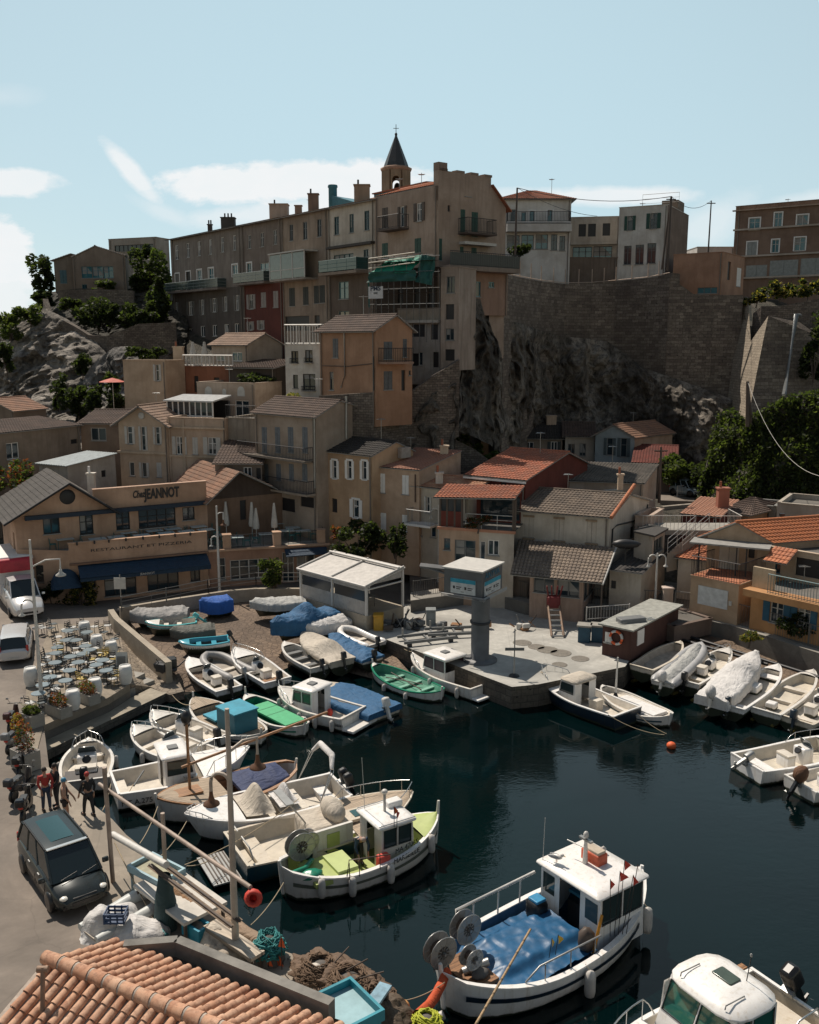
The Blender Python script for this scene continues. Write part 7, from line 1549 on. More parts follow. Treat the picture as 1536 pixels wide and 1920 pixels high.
 return U,Pw,Q,zf,zt2
U_,Pw_,Q_,ZF,ZT2 = restaurant()
# ------------------------------------------------------------ tables, chairs, parasols
TQG = flat((.02,.15,.15),.5,0,.1,name='teal_paint');TTOP = flat((.23,.28,.30),.3,.2,.05,name='table_top');YEL = flat((.42,.30,.06),.5,0,.08,name='yellow_paint');WCH = flat((.5,.5,.48),.4,0,.05,name='chair_white')
def table_round(top,leg,r=.34,h=.74):
 t = thing('bistro_table','','table',(0,0,0),world=False);mb = MB();mb.lathe([(r,0),(r,.025),(r-.01,.03)],(0,0,h-.03),top,18);mb.build('table_top',t);mb = MB();mb.tube([(0,0,.04),(0,0,h-.03)],.025,leg,6);mb.lathe([(.22,0),(.2,.02),(.04,.06)],(0,0,0),leg,10);mb.build('pedestal',t);return t
def table_sq(top,leg,w=.75,l=1.1,h=.74):
 t = thing('terrace_table','','table',(0,0,0),world=False);mb = MB();mb.box((0,0,h-.02),(l,w,.03),top);mb.build('table_top',t)
 for sx in (1,-1):
  for sy in (1,-1): mb = MB();mb.tube([(sx*(l/2-.05),sy*(w/2-.05),0),(sx*(l/2-.05),sy*(w/2-.05),h-.03)],.018,leg,4);mb.build('leg',t)
 return t
def chair(seat,leg,back=None):
 t = thing('cafe_chair','','chair',(0,0,0),world=False);mb = MB();mb.rbox((0,0,.45),(.4,.4,.03),.08,seat);mb.build('seat',t);mb = MB()
 mb.tube([(-.18,.17,.45),(-.23,.17,.84),(-.23,-.17,.84),(-.18,-.17,.45)],.014,leg,5)
 for z in (.6,.72): mb.box((-.205-(z-.6)*.06,0,z),(.02,.34,.06),back or seat)
 mb.build('backrest',t)
 for sx in (1,-1):
  for sy in (1,-1): mb = MB();mb.tube([(sx*.16,sy*.16,.44),(sx*.21,sy*.19,0)],.013,leg,4);mb.build('leg',t)
 return t
def put(proto,used,loc,rz,label,group):
 o = proto if not used else copy_tree(proto);o.location = loc;o.rotation_euler = (0,0,rz);o['label'] = label;o['group'] = group;return o
tr = table_round(TTOP,IRON);used = False;TZ = QZ+.055;occupied = []
TAB = [(450,555),(438,600),(550,628),(430,675),(612,672),(755,692),(805,655),(680,437),(545,735),(690,740),(392,788),(512,815),(335,848),(668,545),(515,500),(300,915),(590,500),(700,575),(650,605),(530,425),(830,735)]
for X,Y in TAB:
 p = onz(*zz(ZR,X,Y),TZ+.74);p.z = TZ;put(tr,used,p,0,'round grey blue bistro table on the quayside terrace','bistro tables on the quayside terrace');used = True;occupied.append(p)
cw,cy,cb = chair(WCH,IRON,DARK),chair(YEL,YEL),chair(flat((.05,.07,.08),.5),IRON);uw = uy = ub = False;rn = random.Random(3)
for p in list(occupied):
 for k in range(rn.choice((3,3,4))):
  a = rn.uniform(0,6.28);q = p+Vector((cos(a),sin(a),0))*rn.uniform(.5,.62)
  if any((q-z_).length < .42 for z_ in occupied if z_ is not p): continue
  if rn.random() < .6: put(cw,uw,q,a+pi,'white seated cafe chair on black legs on the quayside terrace','white cafe chairs on the quayside terrace');uw = True
  else: put(cb,ub,q,a+pi,'dark cafe chair on the quayside terrace','dark cafe chairs on the quayside terrace');ub = True
  occupied.append(q)
for i_ in range(70):
 q = onz(*zz(ZR,rn.uniform(310,930),rn.uniform(420,860)),TZ);q.z = TZ
 if q.x/q.y*1000 > -1e9 and not any((q-z_).length < .5 for z_ in occupied): occupied.append(q);put(*((cw,uw) if rn.random() < .65 else (cb,ub)),q,rn.uniform(0,6.3),'cafe chair standing among the bistro tables on the quayside terrace','loose cafe chairs on the quayside terrace')
for X,Y in ((470,575),(720,535),(835,600),(805,618),(715,650),(895,645),(905,780),(640,800)):
 p = onz(*zz(ZR,X,Y),TZ+.45);p.z = TZ;put(cy,uy,p,rn.uniform(0,6),'yellow metal cafe chair on the quayside terrace','yellow cafe chairs on the quayside terrace');uy = True
# restaurant terrace tables
ts = table_sq(flat((.50,.58,.58),.25,.1,.05),TQG);used = False;ct = chair(TQG,TQG);uc = False
for X,Y in ((445,548),(668,547),(797,533),(970,522),(1140,506),(1277,495),(1410,484),(1058,490),(1360,462),(880,503),(1185,478)):
 p = onz(*zz(ZA,X,Y),ZF+.74);p.z = ZF;a = atan2(U_.d.y,U_.d.x);put(ts,used,p,a,'pale topped teal table on the upper restaurant terrace','tables on the upper restaurant terrace');used = True
 for k in (1,-1): put(ct,uc,p+Vector((cos(a),sin(a),0))*.8*k,a+(pi if k > 0 else 0),'teal chair on the upper restaurant terrace','teal chairs on the upper restaurant terrace');uc = True
for X,Y in ((240,470),(430,452),(590,440),(510,512),(690,470),(300,535),(650,490),(210,520),(760,492)):
 p = onz(*zz(ZB,X,Y),ZT2+.74);p.z = ZT2;a = atan2(Q_.d.y,Q_.d.x);o = put(ts,True,p,a,'pale topped teal table on the lower right restaurant terrace','tables on the lower right restaurant terrace')
 for k in (1,-1): put(ct,True,p+Vector((cos(a),sin(a),0))*.8*k,a+(pi if k > 0 else 0),'teal chair on the lower right restaurant terrace','teal chairs on the lower right restaurant terrace')
def parasol(p,h,label,m,r=.2,col=None):
 t = thing('closed_parasol',label,'parasol',p,world=False,group=None);mb = MB();mb.tube([(0,0,0),(0,0,h)],.03,WIRON,6);mb.lathe([(.25,0),(.25,.06),(.04,.1)],(0,0,0),CONC,10);mb.build('pole',t)
 rows = [];
 for i in range(9): z = h*.38+(h*.62)*i/8;rr = (r*(1-.75*i/8))*(.8 if i == 0 else 1);rows.append([Vector((rr*(1+.35*(k % 2))*cos(k*pi/6),rr*(1+.35*(k % 2))*sin(k*pi/6),z)) for k in range(12)])
 mb = MB();mb.grid(rows,m,True,True);mb.build('canopy',t);return t
CAN = fabric((.55,.52,.47))
for i,(X,Y,lb) in enumerate(((235,450,'closed cream parasol beside the lamp post, leftmost on the right terrace'),(412,430,'closed cream parasol in the middle of the right terrace'),(440,425,'slightly shorter closed cream parasol touching the middle one'),(565,415,'closed cream parasol, rightmost on the restaurant terrace'))):
 p = at(*zz(ZB,X,Y),67.5-.2*i);p.z = ZT2;parasol(p,2.9-(.4 if i == 2 else 0),lb,CAN,.22)
p = onz(*zz(ZA,660,512),ZF);parasol(p,2.4,'half closed patterned white parasol beside the waiter on the terrace',CAN,.35)
for X,lb in ((1072,'closed white parasol on the cottage terrace, left one'),(1136,'closed white parasol on the cottage terrace, right one')): p = at(*zz(Z5,X,240),88.8);p.z = Ho['zt'];parasol(p,2.3,lb,CAN,.3)
t = thing('open_parasol','small open salmon red parasol beside the beige flat roofed house','parasol',at(212,735,90),world=False);mb = MB();h = at(212,710,90).z-t.location.z;mb.lathe([(1.3,0),(.7,.2),(.02,.38)],(0,0,h-.3),fabric((.55,.13,.09)),8,False);mb.build('canopy',t);mb = MB();mb.tube([(0,0,-3),(0,0,h)],.03,WIRON,5);mb.build('pole',t)
# ------------------------------------------------------------ barrels, planters, boards
mb = MB();mb.lathe([(.27,0),(.33,.25),(.35,.48),(.33,.72),(.28,.95),(.26,.95),(.24,.9)],(0,0,0),flat((.68,.67,.64),.45,0,.08,4),18)
bar = mb.build('barrel_table');
for i,(X,Y,lb) in enumerate(((245,855,'white barrel behind the left lamp post'),(575,1040,'white barrel between two planters at the terrace edge'),(748,945,'white barrel with grey lettering beside the right planter'),(985,838,'white barrel beside the steps, rightmost'),(762,590,'white barrel in the middle of the cafe tables'),(875,640,'white barrel beside the yellow chairs'),(665,480,'small white barrel farthest back near the road'))):
 o = bar if i == 0 else bar.copy()
 if i: COL.objects.link(o)
 o.location = onz(*zz(ZR,X,Y),TZ);o.location.z = TZ;tag(o,lb,'barrel','white barrels on the quayside terrace')
def leaves(mb,c,rad,n,size,m,rnd=random,flatten=1,up=.3,shell=.55):
 ms = m if isinstance(m,(list,tuple)) else [m]
 for i in range(n):
  while True:
   v = Vector((rnd.uniform(-1,1),rnd.uniform(-1,1),rnd.uniform(-1,1)))
   if shell < v.length <= 1 or (v.length < 1 and rnd.random() < .25): break
  p = Vector((c[0]+v.x*rad[0],c[1]+v.y*rad[1],c[2]+v.z*rad[2]));s = size*rnd.uniform(.6,1.4)
  a = Vector((rnd.gauss(0,1),rnd.gauss(0,1),rnd.gauss(0,.6)+up)).normalized();b_ = a.cross(Vector((rnd.gauss(0,1),rnd.gauss(0,1),rnd.gauss(0,1)))).normalized()
  mb.face([p-a*s,p+b_*s*.45,p+a*s,p-b_*s*.45],ms[int(rnd.random()*len(ms))])
LF1 = leafm((.018,.028,.010),(.05,.07,.02));LF2 = leafm((.04,.055,.016),(.09,.11,.035));LF3 = leafm((.012,.018,.009),(.03,.038,.016));LFR = leafm((.10,.03,.02),(.2,.06,.03));LFY = leafm((.16,.13,.03),(.25,.2,.05))
def planter(X,Y,w,d,h,lb,lm,sp=.35,rz=-.65,spike=False,Z=ZR,z=TZ):
 p = onz(*zz(Z,X,Y),z);p.z = z;t = thing('planter',lb,'planter',p,rz,world=False);mb = MB();mb.box((0,0,h/2),(w,d,h),CONC);mb.box((0,0,h+.001),(w-.1,d-.1,.02),BRN_SH);mb.build('box',t);mb = MB()
 leaves(mb,(0,0,h+sp*.6),(w*.5,d*.5,sp),420,.07,lm)
 if spike:
  for k in range(70):
   a = k*2.4;e = random.uniform(.4,1);mb.face([(0,0,h),(.25*cos(a)+.02,.25*sin(a),h+.45*e),(.62*cos(a)*e,.62*sin(a)*e,h+.75*e*(1-.4*random.random())),(.25*cos(a)-.03,.25*sin(a)+.03,h+.42*e)],LF2)
 mb.build('plant',t)
planter(462,1085,1.3,.6,.5,'concrete planter with dark reddish shrub at the terrace edge',(LF1,LFR),.35);planter(690,985,1.2,.6,.5,'concrete planter with green and red plant between two barrels',(LF2,LFR),.35)
planter(252,1165,1.0,.7,.6,'concrete planter with a spiky green yucca near the scooters',(LF2,),.2,spike=True);planter(205,1500,1.1,.7,.8,'large planter with a rust red bush on the quay',(LFR,LF1),.8);planter(150,1300,.8,.5,.4,'planter with tall dry brown shrub beside the scooters',(LFR,LFY),.6)
t = thing('menu_board','folding white menu board beside the barrel at the steps','menu board',onz(*zz(ZR,960,760),TZ));q = t.location
for k in (1,-1): mb = MB();mb.face([q+Vector((-.3,.2*k,0)),q+Vector((.3,.2*k,0)),q+Vector((.3,.03*k,1.15)),q+Vector((-.3,.03*k,1.15))],WCH);mb.box(q+Vector((0,.09*k,.7)),(.42,.12,.5),GREY_SH) if k < 0 else None;mb.build('board',t)
# ------------------------------------------------------------ lamp posts
def cane(mb,p,dx,dy,h,r,m,rad=.45):
 pts = [p+Vector((0,0,h))]+[p+Vector((dx*(rad-rad*cos(a)),dy*(rad-rad*cos(a)),h+rad*sin(a)*1.1)) for a in [pi*i/8 for i in range(1,9)]];pts.append(pts[-1]-Vector((0,0,.25)));mb.tube(pts,r,m,7);return pts[-1]
def bell(par,p,k=1,m=None):
 mb = MB();mb.lathe([(.05,0),(.06,-.14),(.08,-.22),(.11,-.3),(.22,-.36),(.235,-.4),(.2,-.4)],(p.x,p.y,p.z),m or flat((.16,.08,.045),.5,.5,.15),14) if k == 1 else mb.lathe([(.05*k,0),(.07*k,-.12*k),(.2*k,-.22*k),(.2*k,-.26*k),(.05,-.26*k)],(p.x,p.y,p.z),m or PALE_SH,12)
 mb.build('lamp_head',par)
def lamp(base,h,lb,arms,r=.08,z=QZ,m=None):
 p = onz(*base,z) if len(base) == 2 else Vector(base);m = m or WIRON;t = thing('street_lamp',lb,'street lamp',p);mb = MB();mb.tube([p,p+Vector((0,0,h*.5)),p+Vector((0,0,h))],[r*1.3,r,r*.75],m,8);mb.lathe([(r*2.2,0),(r*2,.1),(r*1.3,.35)],p,m,8);mb.build('post',t)
 for (kind,hh,dx,dy,L,k) in arms:
  mb = MB()
  if kind == 'cane': e = cane(mb,p,dx,dy,hh,r*.6,m,L/2)
  else: a = p+Vector((0,0,hh));e = a+Vector((dx*L,dy*L,.25*L));mb.tube([a,a.lerp(e,.5)+Vector((0,0,.12*L)),e,e-Vector((0,0,.5))],r*.5,m,6);e = e-Vector((0,0,.5))
  mb.build('arm',t);bell(t,e,k)
 return t
lamp((79,1325),8.2,'tall pale lamp post with two curved arms by the delivery truck',(('arm',6.9,1,.3,1.2,1.2),('cane',5.0,-1,-.1,.6,.8)))
lamp((412,1113),6.2,'tall white lamp post in front of the right restaurant terrace',(('arm',5.6,.9,.3,.45,1.0),('cane',3.8,-.9,0,.5,.7)),z=1.2);lamp((822,1092),5.5,'slim white lamp post left of the veranda house',(('cane',5.0,-1,0,.5,.8),),.06,z=1.9)
lamp((1228,1142),3.6,'white double crook lamp post by the stairs on the right',(('cane',3.2,-1,0,.55,.8),('cane',3.2,1,0,.55,.8)),.07,z=1.9)
RUST = flat((.30,.20,.14),.7,.1,.25,1.5,name='rusty_paint')
lamp((443,1795),7.5,'tall near lamp post with two rusty bell lamps over the moored boats',(('arm',6.25,.75,.45,.95,1),('cane',5.3,-1,.2,.55,1)),.085,m=flat((.50,.43,.36),.6,.1,.2,1.2))
# crossing poles of the quay hoist
def hoist():
 b1 = onz(212,1655,QZ);t = thing('quay_hoist','rusty pole frame with long slanting bars and a plank above the quay','hoist',b1);m = flat((.42,.33,.27),.6,.1,.25,1.5);mb = MB();mb.tube([b1,b1+Vector((-.05,0,4.0))],.075,m,8);mb.build('post',t)
 b2 = onz(312,1665,QZ);b2 = Vector(b2);mb = MB();mb.tube([b2,b2+Vector((0,0,2.6))],.07,m,8);mb.build('post',t)
 mb = MB();mb.tube([at(186,1470,28.2),at(470,1664,21.8)],.06,m,8);mb.build('bar',t);mb = MB();mb.tube([at(212,1565,27.9),at(312,1622,25.2)],.11,WIRON,10);mb.build('bar',t)
 a,b_ = at(288,1617,25.6),at(443,1733,23.6);w = Wl(a,b_);d = (b_-a);mb = MB()
 for o in (-.16,.16): mb.face([a+w.n*(o-.1),b_+w.n*(o-.1),b_+w.n*(o+.1),a+w.n*(o+.1)],wood((.2,.14,.09),.5));mb.tube([a+w.n*o,b_+w.n*o],.05,BRN_SH,4)
 mb.build('plank',t);mb = MB();p = at(475,1684,21.7);mb.lathe([(.12,-.1),(.22,0),(.12,.1),(.08,0),(.12,-.1)],(0,0,0),REDP,12,M=Matrix.Translation(p) @ Matrix.Rotation(1.3,4,'X') @ Matrix.Scale(1.1,4));tag(mb.build('red_ring_float',loc=p),'small red ring float hanging at the end of the long bar','float')
hoist()
# ------------------------------------------------------------ vehicles
def car(lb,front,rear,z,W=1.75,H=1.5,paint=None,kind='mpv',roofm=None,name='parked_car',cat='car'):
 a,b_ = onz(*front,z),onz(*rear,z);d = a-b_;L = hypot(d.x,d.y);t = thing(name,lb,cat,((a.x+b_.x)/2,(a.y+b_.y)/2,z),atan2(d.y,d.x),world=False);p = paint
 # stations from rear to front: x fraction, half width, sill z, belt z
 ST = [(-.5,.80,.42,.80),(-.47,.92,.30,.92),(-.40,.98,.22,.98),(-.15,1,.20,.97),(.12,1,.20,.93),(.28,.99,.22,.86),(.40,.94,.24,.74),(.47,.82,.28,.62),(.5,.66,.36,.52)]
 if kind == 'van': ST = [(-.5,.98,.35,1.05),(-.4,1,.3,1.08),(0,1,.3,1.08),(.25,1,.3,1.06),(.40,.97,.3,.9),(.47,.9,.3,.75),(.5,.8,.4,.6)]
 hw = W/2;k = H/1.6;rows = []
 for x,w,s,b in ST:
  w *= hw;s *= k;b *= k;rows.append([(x*L,-w*.6,s*.8),(x*L,-w*.97,s),(x*L,-w,(s+b)*.5),(x*L,-w*.95,b*.93),(x*L,-w*.86,b),(x*L,0,b+.03),(x*L,w*.86,b),(x*L,w*.95,b*.93),(x*L,w,(s+b)*.5),(x*L,w*.97,s),(x*L,w*.6,s*.8)])
 mb = MB();mb.grid([r[::-1] for r in rows],p);mb.face(rows[0],p);mb.face(rows[-1][::-1],p);bo = mb.build('body',t)
 G = {'mpv': [(-.46,.84,.96),(-.41,.80,1.0),(.14,.80,1.0),(.33,.86,.87)],'hatch': [(-.47,.84,.95),(-.42,.78,1.0),(.1,.78,1.0),(.27,.86,.92)],'van': [(.12,.92,1.08),(.13,.86,1.0),(.28,.86,1.0),(.38,.92,1.02)]}[kind]
 xb0,xt0,xt1,xb1 = G[0][0]*L,G[1][0]*L,G[2][0]*L,G[3][0]*L;zb_ = .95*k if kind != 'van' else 1.05*k;zf_ = .86*k;wb,wt = hw*.88,hw*.74
 C = lambda x,w,z_: ((x,-w,z_),(x,w,z_));rb,rt,ft,fb = C(xb0,wb,zb_),C(xt0,wt,H-.06),C(xt1,wt,H-.05),C(xb1,wb*.98,zf_);gls = glass((.012,.02,.022),.05);mb = MB();mb.face([fb[0],fb[1],ft[1],ft[0]],gls);mb.build('windscreen',t);mb = MB();mb.face([rb[1],rb[0],rt[0],rt[1]],gls);mb.build('rear_window',t)
 for s_,nm in ((0,'side_window'),(1,'side_window')):
  mb = MB();q = [rb[s_],fb[s_],ft[s_],rt[s_]];mb.face(q if s_ == 0 else q[::-1],gls);o = mb.build(nm,t);mb = MB()
  for f in (.3,.62): A = Vector(rb[s_]).lerp(Vector(fb[s_]),f);Bq = Vector(rt[s_]).lerp(Vector(ft[s_]),f*.98);mb.tube([A,Bq],.035,p,4)
  mb.tube([rb[s_],rt[s_]],.05,p,5);mb.tube([fb[s_],ft[s_]],.045,p,5);mb.build('pillar',o)
 mb = MB();rows = [];
 for i in range(7): x = xt0-.06+(xt1-xt0+.1)*i/6;e = .03 if i in (0,6) else 0;rows.append([(x,wt*1.03*g,H-.05-e+.06*(1-abs(g)**3)) for g in (-1,-.9,-.5,0,.5,.9,1)])
 mb.grid(rows,p);mb.build('roof',t)
 if roofm: mb = MB();mb.grid([[(x,y*.8,z_+.012) for x,y,z_ in r[1:-1]] for r in rows[1:6]],roofm);mb.build('glass_roof',t);mb = MB();mb.box((xt1+.0,0,H-.015),(.12,wt*1.9,.03),STEEL);[mb.tube([(xt0+.1,s_*wt,H-.0),(xt1,s_*wt,H+.0)],.025,BLK,5) for s_ in (1,-1)];mb.build('roof_trim',t)
 for sx in (-.31,.32):
  for sy in (1,-1):
   mb = MB();c = (sx*L,sy*(hw-.08),.32);T = Matrix.Translation(c) @ Matrix.Rotation(pi/2,4,'X');mb.lathe([(.2,-.11),(.31,-.1),(.33,0),(.31,.1),(.2,.11)],(0,0,0),BLK,18,M=T);w = mb.build('wheel',t);mb = MB();mb.lathe([(.2,-.09),(0,-.1)],(0,0,0),METAL,12,M=T);mb.lathe([(0,.1),(.2,.09)],(0,0,0),METAL,12,M=T);mb.build('rim',w)
 for sy in (1,-1):
  mb = MB();mb.blob((.45*L,sy*hw*.66,.60*k),(.15,.14,.07),flat((.75,.72,.65),.15,0,.05),9,6);mb.build('headlight',t);mb = MB();mb.rbox((-.475*L,sy*hw*.82,.95*k),(.12,.14,.32),.04,flat((.45,.02,.015),.3));mb.build('tail_light',t)
  for x_ in (-.2,.02,.24): mb = MB();mb.tube([(x_*L,sy*hw*1.005,.3*k),(x_*L,sy*hw*1.0,.62*k),(x_*L,sy*hw*.9,.93*k)],.009,BLK,3);mb.build('door_seam',t)
  for x_ in (-.12,.1): mb = MB();mb.rbox((x_*L,sy*(hw*.97),.8*k),(.18,.05,.035),.012,METAL);mb.build('door_handle',t)
  mb = MB();mb.rbox((xb1-.25,sy*(hw+.1),.98*k),(.12,.2,.14),.04,p);mb.build('wing_mirror',t);
 mb = MB();mb.box((.49*L,0,.36*k),(.06,hw*1.5,.1),BLK);mb.box((.485*L,0,.56*k),(.05,hw*.8,.07),BLK);mb.build('grille',t);mb = MB();mb.tube([(xb1+.03,-.5,zf_+.05),(xb1-.1,.05,zf_+.12)],.012,BLK,4);mb.tube([(xb1+.03,.15,zf_+.05),(xb1-.1,.65,zf_+.12)],.012,BLK,4);mb.build('wiper',t)
 mb = MB();mb.box((.5*L,0,.42*k),(.04,hw*.9,.12),BLK);mb.box((-.5*L,0,.45*k),(.04,.5,.11),PALE_SH);mb.build('number_plate',t);return t
def paintm(c): return flat(c,.22,.3,.04,1,.6,name='car_paint')
car('dark grey green people carrier with a glass roof parked on the quay',(163,1712),(80,1600),QZ,1.8,1.62,paintm((.028,.035,.036)),'mpv',glass((.01,.05,.055),.05))
car('white hatchback with red tail lights parked behind the scooters',(35,1196),(27,1248),QZ,1.7,1.5,paintm((.6,.6,.6)),'hatch');car('white four wheel drive car parked on the upper road',(1372,935),(1330,930),4.7,1.8,1.75,paintm((.6,.62,.62)),'mpv');car('pale blue car half hidden behind the upper road wall',(1312,932),(1262,925),4.7,1.7,1.45,paintm((.35,.42,.45)),'hatch')
t = car('white delivery truck with a red fronted box body at the left edge',(58,1166),(10,1104),QZ,2.0,2.3,paintm((.62,.62,.62)),'van',name='delivery_truck',cat='truck');mb = MB();mb.rbox((-1.9,0,2.1),(4.6,2.3,2.5),.08,WHITE);mb.build('cargo_box',t);mb = MB();mb.rbox((.55,0,2.85),(.5,2.2,.85),.2,flat((.50,.03,.05),.5));mb.build('roof_fairing',t)
def scooter(X,Y,rz,lb,c,sc_=1):
 p = onz(X,Y,QZ);t = thing('scooter',lb,'scooter',p,rz,world=False);mb = MB();mb.blob((-.35,0,.62),(.42,.17,.22),c,12,8);mb.tube([(-.1,0,.35),(.3,0,.3),(.48,0,.6),(.52,0,.95)],[.13,.14,.15,.09],c,8);mb.build('body',t);mb = MB();mb.rbox((-.35,0,.84),(.65,.28,.12),.08,BLK);mb.build('seat',t)
 for x in (-.55,.68): mb = MB();T = Matrix.Translation((x,0,.27)) @ Matrix.Rotation(pi/2,4,'X');mb.lathe([(.14,-.06),(.25,-.06),(.27,0),(.25,.06),(.14,.06)],(0,0,0),BLK,14,M=T);w = mb.build('wheel',t);mb = MB();mb.lathe([(.14,-.03),(.14,.03)],(0,0,0),METAL,8,M=T);mb.build('rim',w)
 mb = MB();mb.tube([(.68,0,.27),(.5,0,1.0)],.035,METAL,6);mb.tube([(.42,-.32,1.04),(.52,0,1.02),(.42,.32,1.04)],.02,BLK,6);mb.build('handlebar',t);mb = MB();mb.blob((.58,0,.88),(.07,.1,.09),PALE_SH,8,6);mb.build('headlight',t)
 mb = MB();mb.rbox((-.82,0,.95),(.3,.34,.26),.08,c);mb.build('top_box',t);mb = MB();mb.blob((-.78,0,.7),(.04,.1,.05),REDP,8,5);mb.build('tail_light',t)
 for s_ in (1,-1): mb = MB();mb.tube([(.45,.2*s_,1.04),(.42,.3*s_,1.25)],.008,BLK,4);mb.blob((.42,.32*s_,1.27),(.02,.07,.05),METAL,7,5);mb.build('mirror',t)
for a in ((26,1366,1.7,'black and dark red scooter parked farthest along the road edge',flat((.06,.012,.012),.3)),(30,1405,1.5,'grey scooter parked second from the far end of the row',flat((.2,.2,.2),.3)),(40,1450,1.8,'black scooter in the middle of the row beside the planter',BLK),(42,1492,1.4,'black scooter with a pale seat box near the standing people',flat((.03,.03,.035),.3)),(50,1530,1.75,'large black scooter nearest to the people carrier',flat((.015,.017,.02),.2))): scooter(*a)
# ------------------------------------------------------------ people
SKIN = flat((.42,.24,.16),.6,0,.05,name='skin');HAIR = flat((.03,.02,.015),.7,name='hair')
def skin_mesh(name,V,E,Rr,m,par,sub=1):
 me = bpy.data.meshes.new(name);me.from_pydata([tuple(v) for v in V],E,[]);me.materials.append(m);o = bpy.data.objects.new(name,me);COL.objects.link(o);o.parent = par
 me.skin_vertices if me.skin_vertices else None
 md = o.modifiers.new('skin','SKIN');md.use_smooth_shade = True
 if not me.skin_vertices:
  bpy.context.view_layer.objects.active = o
 for sv,r in zip(me.skin_vertices[0].data,Rr): sv.radius = (r,r)
 me.skin_vertices[0].data[0].use_root = True
 s_ = o.modifiers.new('sub','SUBSURF');s_.levels = s_.render_levels = sub;return o
def person(loc,rz,lb,top,bottom,hair=HAIR,bend=0,arms=((.3,-.1),(.3,.1)),legs=(.06,-.06),hat=None,short=False,k=1.0,bare=False):
 t = thing('person',lb,'person',loc,rz,world=False);t.scale = (k,k,k);cb_,sb_ = cos(bend),sin(bend);hip = Vector((0,0,.93))
 def up(x,y,z): return hip+Vector((x*cb_+z*sb_,y,z*cb_-x*sb_))
 ch,nk,hd,ht = up(0,0,.38),up(0,0,.55),up(.03,0,.68),up(.02,0,.78);V = [hip,up(0,0,.18),ch,nk,hd,ht];E = [(0,1),(1,2),(2,3),(3,4),(4,5)];Rr = [.12,.115,.13,.05,.085,.06]
 arm = []
 for s_,(f,o_) in zip((1,-1),arms):
  sh,el,wr,hn = up(0,.18*s_,.47),up(0,.23*s_,.47)+Vector((f*.25,.03*s_,-.27)),up(0,.2*s_,.47)+Vector((f*.9,o_*.3,-.5)),up(0,.2*s_,.47)+Vector((f*1.05,o_*.35,-.6));i = len(V);V += [sh,el,wr,hn];E += [(2,i),(i,i+1),(i+1,i+2),(i+2,i+3)];Rr += [.055,.042,.032,.035];arm.append((sh,el,wr))
  for q in range(5): j = len(V);b_ = hn+Vector((.02,(q-2)*.018,-.05-.02*(q % 3)));b2 = b_+Vector((.025,(q-2)*.004,-.045 if q else -.02));V += [b_,b2];E += [(i+3,j),(j,j+1)];Rr += [.011,.009]
 lg = []
 for s_,f in zip((1,-1),legs):
  h_,kn,an,ft = hip+Vector((0,.09*s_,-.04)),Vector((f*.6+.03,.1*s_,.5)),Vector((f,.11*s_,.09)),Vector((f+.17,.12*s_,.035));i = len(V);V += [h_,kn,an,ft];E += [(0,i),(i,i+1),(i+1,i+2),(i+2,i+3)];Rr += [.088,.058,.042,.04];lg.append((h_,kn,an))
 skin_mesh('body',V,E,Rr,SKIN,t)
 Vt = [up(0,0,.02),up(0,0,.2),ch,up(0,0,.5)];Et = [(0,1),(1,2),(2,3)];Rt = [.135,.132,.148,.075]
 if not bare:
  for a in arm: i = len(Vt);Vt += [a[0],a[0].lerp(a[1],.75 if short else 1)]+([] if short else [a[1].lerp(a[2],.9)]);Et += [(2,i),(i,i+1)]+([] if short else [(i+1,i+2)]);Rt += [.068,.054]+([] if short else [.042])
 skin_mesh('shirt',Vt,Et,Rt,top,t);Vp = [hip+Vector((0,0,.03))];Ep = [];Rp = [.135]
 for a in lg: i = len(Vp);Vp += [a[0],a[0].lerp(a[1],.7 if short else 1)]+([] if short else [a[2]]);Ep += [(0,i),(i,i+1)]+([] if short else [(i+1,i+2)]);Rp += [.102,.078]+([] if short else [.058])
 skin_mesh('trousers',Vp,Ep,Rp,bottom,t);M_ = Matrix.Translation(hd) @ Matrix.Rotation(bend,4,'Y');mb = MB();mb.blob((-.018,0,.045),(.1,.092,.1),hat or hair,12,8,M=M_);mb.build('helmet' if hat else 'hair',t)
 mb = MB();mb.blob((.095,0,.0),(.018,.014,.025),SKIN,6,4,M=M_);[mb.blob((.083,.032*s_,.022),(.012,.013,.009),DARK,6,4,M=M_) for s_ in (1,-1)];mb.blob((.085,0,-.04),(.008,.028,.007),flat((.3,.1,.08),.6),6,4,M=M_);[mb.blob((0,.09*s_,0),(.02,.012,.03),SKIN,6,4,M=M_) for s_ in (1,-1)];mb.build('face',t)
 for a in lg: mb = MB();mb.rbox((a[2].x+.06,a[2].y,.045),(.27,.1,.09),.045,BLK);mb.build('shoe',t)
 return t
person(onz(88,1520,QZ+.03),-.9,'person in a red shirt and blue jeans standing by the scooters',fabric((.42,.04,.03)),fabric((.04,.06,.10)),short=False,arms=((.35,-.3),(.1,.1)))
person(onz(108,1512,QZ+.03),-2.2,'person in dark clothes with a backpack behind the two helmeted people',fabric((.02,.02,.022)),fabric((.03,.03,.035)))
person(onz(124,1542,QZ+.03),.2,'person in a black sleeveless top and shorts with a blue cap',fabric((.02,.02,.022)),fabric((.015,.015,.02)),hat=flat((.05,.22,.36),.4),short=True,bare=True,arms=((.3,0),(.2,0)))
person(onz(168,1530,QZ+.03),2.4,'person all in black with a red cap walking at the quay edge',fabric((.014,.014,.016)),fabric((.02,.022,.025)),hat=flat((.4,.04,.03),.6),legs=(.18,-.14),arms=((.25,.1),(-.1,.1)))
